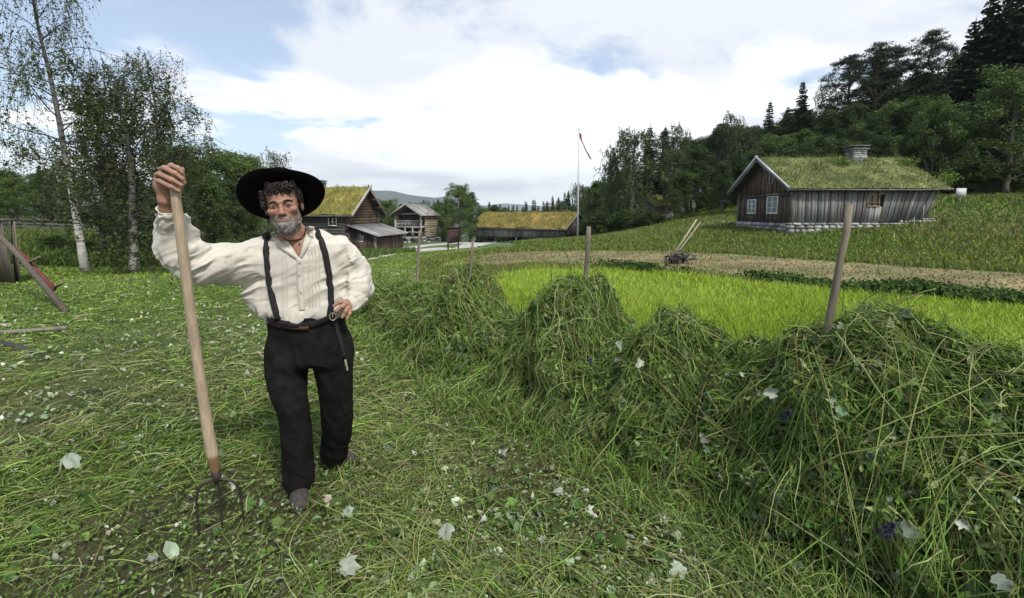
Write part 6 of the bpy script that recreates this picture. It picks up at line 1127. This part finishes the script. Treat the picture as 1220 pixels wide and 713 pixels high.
m = MB(); n = 420; s = rh.choice([-1, 1], n); t = rh.random(n); S0 = np.column_stack([s * (.010 + .036 * t), -.097 + .016 * t ** 1.5, .0140 + .005 * np.sin(t * 3) + rh.normal(size=n) * .0016]); m.ribbons(*strands_h(S0, np.column_stack([s * .9, np.full(n, -.35), .35 - .6 * t]), np.full(n, .010), .0012, jit((.025, .02, .017), n, .4, rh), grav=0)); MP(m, 'eyebrow', M_hair, False)
m = MB()
for k in range(270):
    if k < 100: x = rh.uniform(-.045, .066); S0 = np.array([x, -.084 + abs(x) * .45 + .012 * rh.random(), .080 + rh.uniform(-.004, .02)]); d0 = np.array([rh.normal() * .5, -1, -.35 + rh.normal() * .4]); Ln = rh.uniform(.022, .055)
    elif k < 205: S0 = np.array([-.070 - rh.random() * .008, -.045 + rh.random() * .06, rh.uniform(.010, .075)]); d0 = np.array([-.6, -.4, -.7]) + rh.normal(size=3) * .3; Ln = rh.uniform(.016, .034)
    else: S0 = np.array([.070 + rh.random() * .008, -.03 + rh.random() * .07, rh.uniform(.025, .075)]); d0 = np.array([.5, -.3, -.6]) + rh.normal(size=3) * .3; Ln = rh.uniform(.014, .03)
    d0 = nrm(d0); n = 16; tt = np.linspace(0, 1, n); a = nrm(np.cross(d0, rh.normal(size=3))); b = np.cross(d0, a); rr_ = rh.uniform(.006, .0125) * np.minimum(1, tt * 3); th = tt * rh.uniform(7, 13) + rh.uniform(0, 6)
    pp = S0 + d0 * (tt * Ln * .6)[:, None] + np.array([0, 0, -1]) * (tt ** 2 * Ln * .45)[:, None] + (a * np.cos(th)[:, None] + b * np.sin(th)[:, None]) * rr_[:, None]; m.tube(h2w(pp), np.linspace(.0036, .0014, n), 5, jit((.008, .006, .005) if rh.random() < .88 else (.05, .045, .04), 1, .35, rh)[0], cap=False)
MP(m, 'hair', M_hair)
# hat
def hat():
    tilt = R(-40); A = rotx(tilt); c0 = np.array([0, .035, .040])
    def T(V): return h2w(V @ A.T + c0)
    n = 64; an = np.arange(n) * 2 * math.pi / n; prof = [(.070, .112), (.080, .104), (.087, .080), (.090, .04), (.092, .012), (.100, .002), (.13, -.001), (.165, .002), (.192, .010), (.194, .0135), (.190, .0155), (.165, .0085), (.13, .005), (.104, .007), (.0975, .014), (.0955, .04), (.0925, .082), (.086, .108), (.074, .118), (.05, .119), (.001, .113)]
    prof = [(.001, .107)] + prof; V = []
    for r_, z_ in prof:
        wav = (.010 * np.sin(an * 2 + .6) + .005 * np.sin(an * 3 + 2)) * np.clip((r_ - .10) / .09, 0, 1); ov = 1 + .05 * np.cos(2 * an) * (r_ < .12) * -1
        V.append(np.stack([r_ * np.cos(an) * (1.0 if r_ > .12 else .93), r_ * np.sin(an) * (1 if r_ > .12 else 1.06), z_ + wav], 1))
    m = MB(); m.add(T(np.concatenate(V)), [(k * n + i, k * n + (i + 1) % n, (k + 1) * n + (i + 1) % n, (k + 1) * n + i) for k in range(len(prof) - 1) for i in range(n)]); o = MP(m, 'hat', M_felt)
    m = MB(); V = [np.stack([r_ * np.cos(an) * .93, r_ * np.sin(an) * 1.06, np.full(n, z_)], 1) for r_, z_ in ((.0985, .012), (.1, .014), (.0985, .038), (.096, .04))]; m.add(T(np.concatenate(V)), [(k * n + i, k * n + (i + 1) % n, (k + 1) * n + (i + 1) % n, (k + 1) * n + i) for k in range(3) for i in range(n)], c=(.012, .011, .011)); m.build('hat_band', M_leath, o, True)
hat()
# shirt
SL = pc([(316, 297, 2.43, 0.0677), (296, 309, 2.37, 0.0865), (272, 314, 2.31, 0.1053), (247, 314, 2.235, 0.0996), (225, 307, 2.185, 0.0959), (211, 289, 2.155, 0.0837), (206, 270, 2.125, 0.0677), (202.5, 258, 2.07, 0.0432), (200.5, 252, 2.045, 0.0367)]); SR = pc([(404, 297, 2.46, 0.0620), (416, 312, 2.50, 0.0714), (423, 328, 2.52, 0.0761), (426, 342, 2.49, 0.0658), (424, 353, 2.46, 0.0489), (419, 358.5, 2.43, 0.0320)])
WING = pc([(300, 318, 2.38, .075), (308, 340, 2.42, .075), (322, 360, 2.44, .07)])
def shirt_sdf(P):
    px0, _ = project(P); d = torso(P); a = schain(P, SL, 14, .007); b = schain(P, SR, 10, .007); w = chain(P, WING, .05); d = smin(d, smin(a, w, .06), .035); d = smin(d, b, .03)
    z = P[:, 2]; belly = np.exp(-((z - 1.09) / .05) ** 2); d = d - .016 * belly
    # folds
    q = P.copy(); q[:, 2] *= .18; f1 = 1 - np.abs(fbm(q, 17, 2)) * 2; wrp = fbm(P, 5, 2, off=40) * .05; q2 = np.stack([P[:, 2] - P[:, 0] * .45 + wrp, P[:, 1] * .6, (P[:, 0] + P[:, 2] * .45) * .20], 1); f2 = 1 - np.abs(fbm(q2, 13, 2, off=7)) * 2.6; q3 = np.stack([P[:, 0] + wrp, P[:, 1] * .7, (P[:, 2] + P[:, 0] * .2) * .22], 1); f3 = 1 - np.abs(fbm(q3, 16, 2, off=13)) * 2.4
    arm = np.clip((d * 0 + (at(318, 300, 2.4)[0] - P[:, 0])) / .08, 0, 1); ra = np.clip((P[:, 0] - at(405, 300, 2.45)[0]) / .05, 0, 1); tors = (1 - arm) * (1 - ra)
    fore = np.clip((at(240, 290, 2.18)[0] - P[:, 0]) / .06, 0, 1); d = d - arm * ((.021 - .012 * fore) * (f2 - .4) + (.004 + .012 * fore) * (f3 - .4)) - ra * (.015 * (f3 - .4) + .006 * (f2 - .4)) - tors * (f1 - .4) * (.005 + .009 * np.exp(-((z - 1.07) / .06) ** 2)) - tors * .007 * (f2 - .4) - .0045 * ((1 - np.abs(fbm(q2, 34, 2, off=70)) * 3) - .4) * np.clip(.4 + arm + ra, 0, 1)
    bs = body_sdf(P); core = np.where((px0 > 232) & (P[:, 2] > 1.0), bs - .010, 1.); d = smin(d, core, .012); d = smax(d, -(bs - .002), .003); d = smax(d, at(350, 383, 2.42)[2] - z, .01); d = np.where(px0 > 300, smax(d, z - at(350, 273, 2.46)[2], .012), d)
    px, py = project(P); front = P[:, 1] < 2.475      # open neck
    e1 = (px - 327) * (308 - 262) - (py - 262) * (356.5 - 327); e2 = -((px - 368) * (308 - 262) - (py - 262) * (356.5 - 368)); s = 1 / (50.) * .0045
    v = np.minimum(e1, e2) * s; v = np.where(front, v, -.02); d = smax(d, v, .002); v2 = (278 - py) * .0045; inner = cap(P, h2w((0, .03, -.08)), at(353, 296, 2.46), .066, .070); return smax(d, -inner, .004)
vs, qs = surfnet(shirt_sdf, (-1.88, 1.93, .93), (-.60, 2.68, 1.62), .0050)
cs = np.tile(np.array([.50, .475, .415]), (len(vs), 1)) * (1 + .05 * fbm(vs, 6, 3))[:, None]; m = MB(); m.add(vs, qs, c=cs); shirt = MP(m, 'shirt', M_shirt); B_shirt = bvh_of(vs, qs)
# trousers
T_h = table([(375, 317, 406), (384, 317, 407), (390, 318, 407), (400, 319, 408), (415, 319, 413), (430, 319, 414), (446, 321, 414), (470, 330, 414)], 2.44)
def trous_sdf(P):
    z = P[:, 2]; cx = np.interp(z, T_h[0], T_h[1]); rx = np.interp(z, T_h[0], T_h[2]); ry = .142; zt = T_h[0][-1]; zb = at(368, 434, 2.44)[2]; dx = (P[:, 0] - cx) / rx; dy = (P[:, 1] - 2.475) / ry; d = ((np.abs(dx) ** 2.3 + np.abs(dy) ** 2.3) ** (1 / 2.3) - 1) * ry; d = smax(d, z - zt, .006); d = smax(d, zb - z, .05)
    a = schain(P, pc([(343, 415, 2.47, 0.1023), (341, 440, 2.45, 0.1004), (344, 465, 2.42, 0.0856), (350, 488, 2.41, 0.0698), (353, 515, 2.43, 0.0688), (355.5, 545, 2.455, 0.0716), (356.5, 573, 2.475, 0.0744)]), 13, .009); a = smax(a, at(357, 577, 2.475)[2] - z, .012)
    b = schain(P, pc([(393, 412, 2.48, 0.1004), (398, 440, 2.49, 0.0930), (401, 468, 2.52, 0.0818), (402, 497, 2.57, 0.0781), (401, 519, 2.64, 0.0781), (398.5, 540, 2.715, 0.0707)]), 13, .009); b = smax(b, at(398, 546, 2.72)[2] - z, .012)
    d = smin(d, smin(a, b, .014), .045)
    q = np.stack([P[:, 0], P[:, 1], P[:, 2] * .35 + P[:, 0] * .4], 1); f1 = 1 - np.abs(fbm(q, 12, 2, off=2)) * 2.2; q = np.stack([P[:, 0] * .6 + fbm(P, 4, 2, off=50) * .1, P[:, 1] * .5, P[:, 2] + P[:, 0] * .9 + fbm(P, 5, 2, off=60) * .06], 1); f2 = 1 - np.abs(fbm(q, 11, 2, off=21)) * 2.2
    kn = np.exp(-((z - .16) / .1) ** 2) + .6 * np.exp(-((z - .50) / .1) ** 2) + .5 * np.exp(-((z - .75) / .06) ** 2); return d - .007 * (f1 - .4) - .0065 * (f2 - .4) * np.clip(kn, .15, 1) 
vt, qt = surfnet(trous_sdf, (-1.52, 2.25, .03), (-.72, 2.86, 1.08), .0068); c = np.tile(np.array([.0085, .008, .008]), (len(vt), 1)); c *= (1 + .5 * np.clip(fbm(vt, 7, 3), -.5, 1))[:, None] ; m = MB(); m.add(vt, qt, c=c); MP(m, 'trousers', M_trous); B_tr = bvh_of(vt, qt)
# things laid on the clothes
def cast(px, py, off=.004, trees=(B_shirt, B_tr)):
    d = nrm(ray(px, py)); best = None
    for B in trees:
        h = B.ray_cast(Vector(CAMP), Vector(d))
        if h[0] is not None and (best is None or h[3] < best[0]): best = (h[3], np.array(h[0]))
    return (best[1] if best else at(px, py, 2.35)) - d * off
def strip(m, pts, w, th=.004, c=(1, 1, 1), off=.004, n=40, smooth=5, trees=(B_shirt, B_tr), lift=None):
    pts = np.array(pts, float); t = np.linspace(0, 1, len(pts)); tt = np.linspace(0, 1, n); X, Y = np.interp(tt, t, pts[:, 0]), np.interp(tt, t, pts[:, 1]); k = np.ones(smooth) / smooth; pad = smooth // 2
    X = np.convolve(np.pad(X, pad, mode='reflect', reflect_type='odd'), k, 'valid'); Y = np.convolve(np.pad(Y, pad, mode='reflect', reflect_type='odd'), k, 'valid'); P = np.array([cast(a, b, off, trees) for a, b in zip(X, Y)]); dep = np.convolve(np.pad(P[:, 1], 4, mode='edge'), np.ones(9) / 9, 'valid'); P[:, 1] = np.minimum(dep, P[:, 1] + .004)
    T = np.gradient(P, axis=0); V = nrm(CAMP - P); S = nrm(np.cross(T, V)); Nn = nrm(np.cross(S, T)); wv = np.interp(tt, np.linspace(0, 1, np.size(w)), np.atleast_1d(w)); ring = []
    for a, b in ((-.5, -1), (-.5, 1), (.5, 1), (.5, -1)): ring.append(P + S * (a * wv)[:, None] + Nn * b * th / 2)
    V4 = np.stack(ring, 1).reshape(-1, 3); q = [(i * 4 + j, i * 4 + (j + 1) % 4, (i + 1) * 4 + (j + 1) % 4, (i + 1) * 4 + j) for i in range(n - 1) for j in range(4)] + [(0, 3, 2, 1), ((n - 1) * 4, (n - 1) * 4 + 1, (n - 1) * 4 + 2, (n - 1) * 4 + 3)]; m.add(V4, q, c=c); return P
for pts in ([(321, 277), (318, 284), (317, 300), (319.5, 325), (322.5, 345), (327, 366), (331, 381)], [(376, 273), (380, 281), (387, 300), (391.5, 322), (394, 345), (395, 362), (392, 379)]):
    m = MB(); strip(m, pts, .030, .005, off=.006, n=60); MP(m, 'brace', M_strap, False)
m = MB(); strip(m, [(319, 379), (330, 384), (345, 387), (360, 388), (375, 386), (388, 381), (399, 375)], .030, .006, (.012, .011, .012), off=.008, n=60); MP(m, 'waistband', M_trous, False)
m = MB(); strip(m, [(320, 384), (330, 387.5), (345, 390.5), (358, 391.5), (368, 391)], .018, .004, (.040, .018, .013), off=.014, n=40); MP(m, 'belt', M_leath, False)
p0 = cast(396.5, 377.5, .02); u = nrm(np.cross(nrm(CAMP - p0), UPV)); w = np.cross(nrm(CAMP - p0), u) * -1; m = MB(); an = np.linspace(0, 2 * math.pi, 17); m.tube([p0 + u * .016 * math.cos(a) + w * .020 * math.sin(a) for a in an], .0028, 6, cap=False); m.tube([p0 - w * .02, p0 + w * .02], .002, 5); MP(m, 'buckle', M_brass)
m = MB(); strip(m, [(399, 381), (403, 397), (407, 412), (410, 426)], .020, .004, off=.012, n=24); MP(m, 'belt_end', M_strap, False)
m = MB(); strip(m, [(411, 429), (413, 436), (414, 442)], [.010, .014, .008], .004, (.30, .29, .22), off=.016, n=12); MP(m, 'metal_tag', M_leath, False)
# collar, placket, pleats, buttons, cuffs
cc = (.50, .475, .415)
m = MB(); strip(m, [(324, 277), (330, 287), (339, 296), (348, 303), (356, 309)], [.020, .030, .024, .010], .005, cc, off=.006, n=30, trees=(B_shirt,)); strip(m, [(371, 270), (369, 282), (364, 293), (358.5, 307)], [.026, .036, .028, .010], .005, cc, off=.008, n=30, trees=(B_shirt,)); MP(m, 'collar', M_shirt, True)
m = MB(); strip(m, [(357, 308), (357.5, 330), (358.5, 352), (360, 370)], .030, .004, cc, off=.004, n=34, trees=(B_shirt,)); MP(m, 'placket', M_shirt, False)
m = MB()
for x0_ in (337, 341, 368, 372, 376, 380): strip(m, [(x0_, 296 if x0_ > 360 else 302), (x0_ + .5, 330), (x0_ + 1, 352), (x0_ + 1, 366)], .0045, .003, np.array(cc) * .93, off=.0025, n=34, trees=(B_shirt,))
MP(m, 'pleats', M_shirt, False)
for (bx, by) in ((357, 327.5), (358.4, 347.8), (357, 312.5)):
    p0 = cast(bx, by, .009); V_ = nrm(CAMP - p0); M4 = Vector(V_).to_track_quat('Z', 'Y').to_matrix(); m = MB(); pr = [(.0001, .002), (.004, .0022), (.0055, .003), (.0062, .002), (.0062, -.001)]; n = 14; an = np.arange(n) * 2 * math.pi / n; V = np.concatenate([np.stack([r_ * np.cos(an), r_ * np.sin(an), np.full(n, z_)], 1) for r_, z_ in pr]) @ np.array(M4).T + p0
    m.add(V, [(k * n + i, k * n + (i + 1) % n, (k + 1) * n + (i + 1) % n, (k + 1) * n + i) for k in range(4) for i in range(n)], c=(.36, .31, .24)); MP(m, 'button', M_leath)
def cuff(a, b, r, nm):
    a, b = at(*a), at(*b); d = nrm(b - a); u = nrm(np.cross(d, UPV + [.1, 0, 0])); w = np.cross(d, u); n = 36; an = np.arange(n) * 2 * math.pi / n; m = MB(); V = []
    for t_, k in ((0, 1.02), (.45, .95), (.6, .93), (1, 1.06), (1.0, .95), (.5, .86)): rr_ = r * k * (1 + .05 * np.sin(an * 7) * (1 if t_ in (0, 1) else .5)); V.append(a + (b - a) * t_ + (u * np.cos(an)[:, None] + w * np.sin(an)[:, None]) * rr_[:, None])
    m.add(np.concatenate(V), [(k * n + i, k * n + (i + 1) % n, (k + 1) * n + (i + 1) % n, (k + 1) * n + i) for k in range(5) for i in range(n)], c=cc); MP(m, nm, M_shirt)
cuff((202, 258, 2.062), (199.5, 248, 2.035), .040, 'cuff'); cuff((424, 354, 2.455), (417.5, 359.5, 2.42), .036, 'cuff')
# neck cord
def castb(px, py, off): d = nrm(ray(px, py)); B = B_body; h = B.ray_cast(Vector(CAMP), Vector(d)); return (np.array(h[0]) if h[0] is not None else at(px, py, 2.35)) - d * off
bv = np.concatenate(bm.v); bq = np.concatenate(bm.q); B_body = bvh_of(bv, bq)
m = MB(); pts = [castb(a, b, .003) for a, b in ((329, 276), (332, 280), (337, 284), (343, 286.5), (349, 287.5), (355, 287.5), (360, 284), (363, 278), (364, 271))]; m.tube(pts, .0022, 6, (.03, .016, .012)); p = castb(356.5, 289, .006); m.tube([p, p + [.002, -.002, -.012]], [.004, .003], 6, (.08, .06, .05)); MP(m, 'neck_cord', M_leath)
# shoes
def shoe(toe, heel, ank, nm, seed):
    toe, heel, ank = np.array(toe), np.array(heel), np.array(ank); d = nrm((toe - heel) * [1, 1, 0]); s = np.array([-d[1], d[0], 0]); L_ = np.linalg.norm(toe - heel)
    def f(P):
        P = P - [0, 0, .02]; q = P - heel; lx = q @ d; ly = q @ s; lz = P[:, 2]; hw = np.interp(lx / L_, [-.1, 0, .15, .4, .7, .88, 1.0, 1.06], [.02, .034, .041, .042, .054, .052, .036, .010]); top = np.interp(lx / L_, [-.05, 0, .2, .42, .6, .8, .95, 1.03], [.09, .10, .11, .098, .075, .058, .046, .022]); dd = np.maximum(np.abs(ly) - hw, 0) ; e = np.sqrt((ly / hw) ** 2 + (np.clip(lz, 0, 1) / top) ** 2) - 1; dd = e * .035; dd = smax(dd, .012 - lz, .004); dd = smax(dd, lx - L_ * 1.01, .02); dd = smax(dd, -lx - .005, .02)
        return smin(dd, cap(P, ank + [0, 0, .06], heel + d * .07 + [0, 0, .06], .046, .040), .03) - .003 * fbm(P, 26, 2)
    lo = np.minimum(toe, heel) - [.09, .09, .02]; hi = np.maximum(toe, heel) + [.09, .09, .20]; v, q = surfnet(f, lo, hi, .005); m = MB(); m.add(v, q, c=np.tile((.045, .039, .035), (len(v), 1)) * (1 + .25 * fbm(v, 18, 3))[:, None]); o = MP(m, 'shoe', M_shoe)
    n = 40; m = MB(); an = np.arange(n) * 2 * math.pi / n; V = []
    for z_ in (0.004, .036):
        lx = (.5 - .5 * np.cos(an)) * L_ * 1.05 - .01; hw = np.interp(lx / L_, [-.05, 0, .15, .4, .7, .9, 1.04], [.0, .034, .043, .042, .058, .050, 0]); V.append(heel * [1, 1, 0] + d * lx[:, None] + s * (np.sign(np.sin(an)) * hw)[:, None] + [0, 0, z_])
    m.add(np.concatenate(V), [(i, (i + 1) % n, n + (i + 1) % n, n + i) for i in range(n)], [(n, n + i, n + i + 1) for i in range(1, n - 1)], (.03, .024, .02)); m.build('sole', M_leath, o)
    m = MB()
    for k in range(4): t_ = .46 + .07 * k; z_ = np.interp(t_, [.42, .6, .8], [.112, .082, .063]); c0 = heel * [1, 1, 0] + d * L_ * t_; m.tube([c0 - s * .018 + [0, 0, z_ - .004], c0 + [0, 0, z_ + .005] + d * .006, c0 + s * .018 + [0, 0, z_ - .004]], .0022, 5, (.11, .095, .08))
    m.build('lace', M_leath, o)
t1 = ground(358, 614) * [1, 1, 0]; h1 = t1 + .285 * nrm(t1 * [1, 1, 0]); shoe(t1, h1, at(358, 575, 2.50), 'shoe', 1)
t2 = ground(426, 557) * [1, 1, 0]; shoe(t2, t2 + [-.235, .03, 0], at(397, 540, 2.74), 'shoe', 2)
# ---------------------------------------------------------------- pitchfork
fk = at(258, 566, 2.16); gz = np.array([fk[0], fk[1], 0]); fork = empty('pitchfork', tuple(gz), 0, 'three tined pitchfork with long pale wooden handle held upright by the man', 'pitchfork')
def FP(mb, nm, mt): o = mb.build(nm, mt, None, True); o.parent = fork; o.location = -fork.location; return o
m = MB(); A = at(208.7, 219, 1.985); pts = [A, at(210, 240, 1.99), at(218, 300, 2.022), at(228, 380, 2.065), at(240, 460, 2.11), at(249, 520, 2.145), at(253.5, 543, 2.155), at(258, 567, 2.16)]; tt = np.linspace(0, 1, 60); pts = np.array(pts); cum = np.concatenate([[0], np.cumsum(np.linalg.norm(np.diff(pts, axis=0), axis=1))]); cum /= cum[-1]; Q = np.column_stack([np.interp(tt, cum, pts[:, i]) for i in range(3)]); kk = np.hanning(11) / np.hanning(11).sum(); Q[5:-5] = np.column_stack([np.convolve(Q[:, i], kk, 'valid') for i in range(3)])
rad = np.interp(tt, [0, .2, .6, .93, .945, 1], [.0195, .0205, .0225, .0265, .0245, .017]) * (1 + .02 * fbm(np.column_stack([tt * 9, tt * 0, tt * 0]), 1, 2)); colr = np.where(tt[:, None] > .925, np.array([.16, .10, .045]), np.array([.35, .275, .195])) * (1 + .12 * fbm(np.column_stack([tt * 14, tt * 0, tt * 0]), 1, 3))[:, None]; m.tube(Q, rad, 16, colr)
M_handle = mat('fork_handle_wood', None, .6, var=.22, nscale=10, stretch=(9, 9, .8), bump=.3, var2=.12, n2=6); FP(m, 'handle', M_handle)
m = MB(); m.tube([at(256, 556, 2.158), at(258.5, 570, 2.162), at(259, 575, 2.165)], [.021, .020, .012], 12, (.07, .055, .045)); FP(m, 'ferrule', M_iron)
root_ = at(259, 571, 2.163)
for pl in ([(252, 573, 2.15), (241, 576, 2.14), (235, 584, 2.13), (234, 600, 2.13), (235.5, 622, 2.13)], [(261, 585, 2.165), (263, 605, 2.165), (264.5, 628, 2.16)], [(266, 571, 2.17), (278, 573, 2.18), (285, 582, 2.19), (288, 598, 2.195), (290, 622, 2.20)]):
    pts = np.array([root_] + [at(*p) for p in pl]); e = pts[-1].copy(); e[2] = -.03; pts = np.vstack([pts, e]); cum = np.concatenate([[0], np.cumsum(np.linalg.norm(np.diff(pts, axis=0), axis=1))]); tt = np.linspace(0, cum[-1], 26); Q = np.column_stack([np.interp(tt, cum, pts[:, i]) for i in range(3)]); Q[1:-1] = (Q[:-2] + Q[1:-1] * 2 + Q[2:]) / 4; Q[1:-1] = (Q[:-2] + Q[1:-1] * 2 + Q[2:]) / 4; m = MB(); m.tube(Q, np.linspace(.0072, .0035, 26), 8, (.045, .037, .033)); FP(m, 'tine', M_iron)
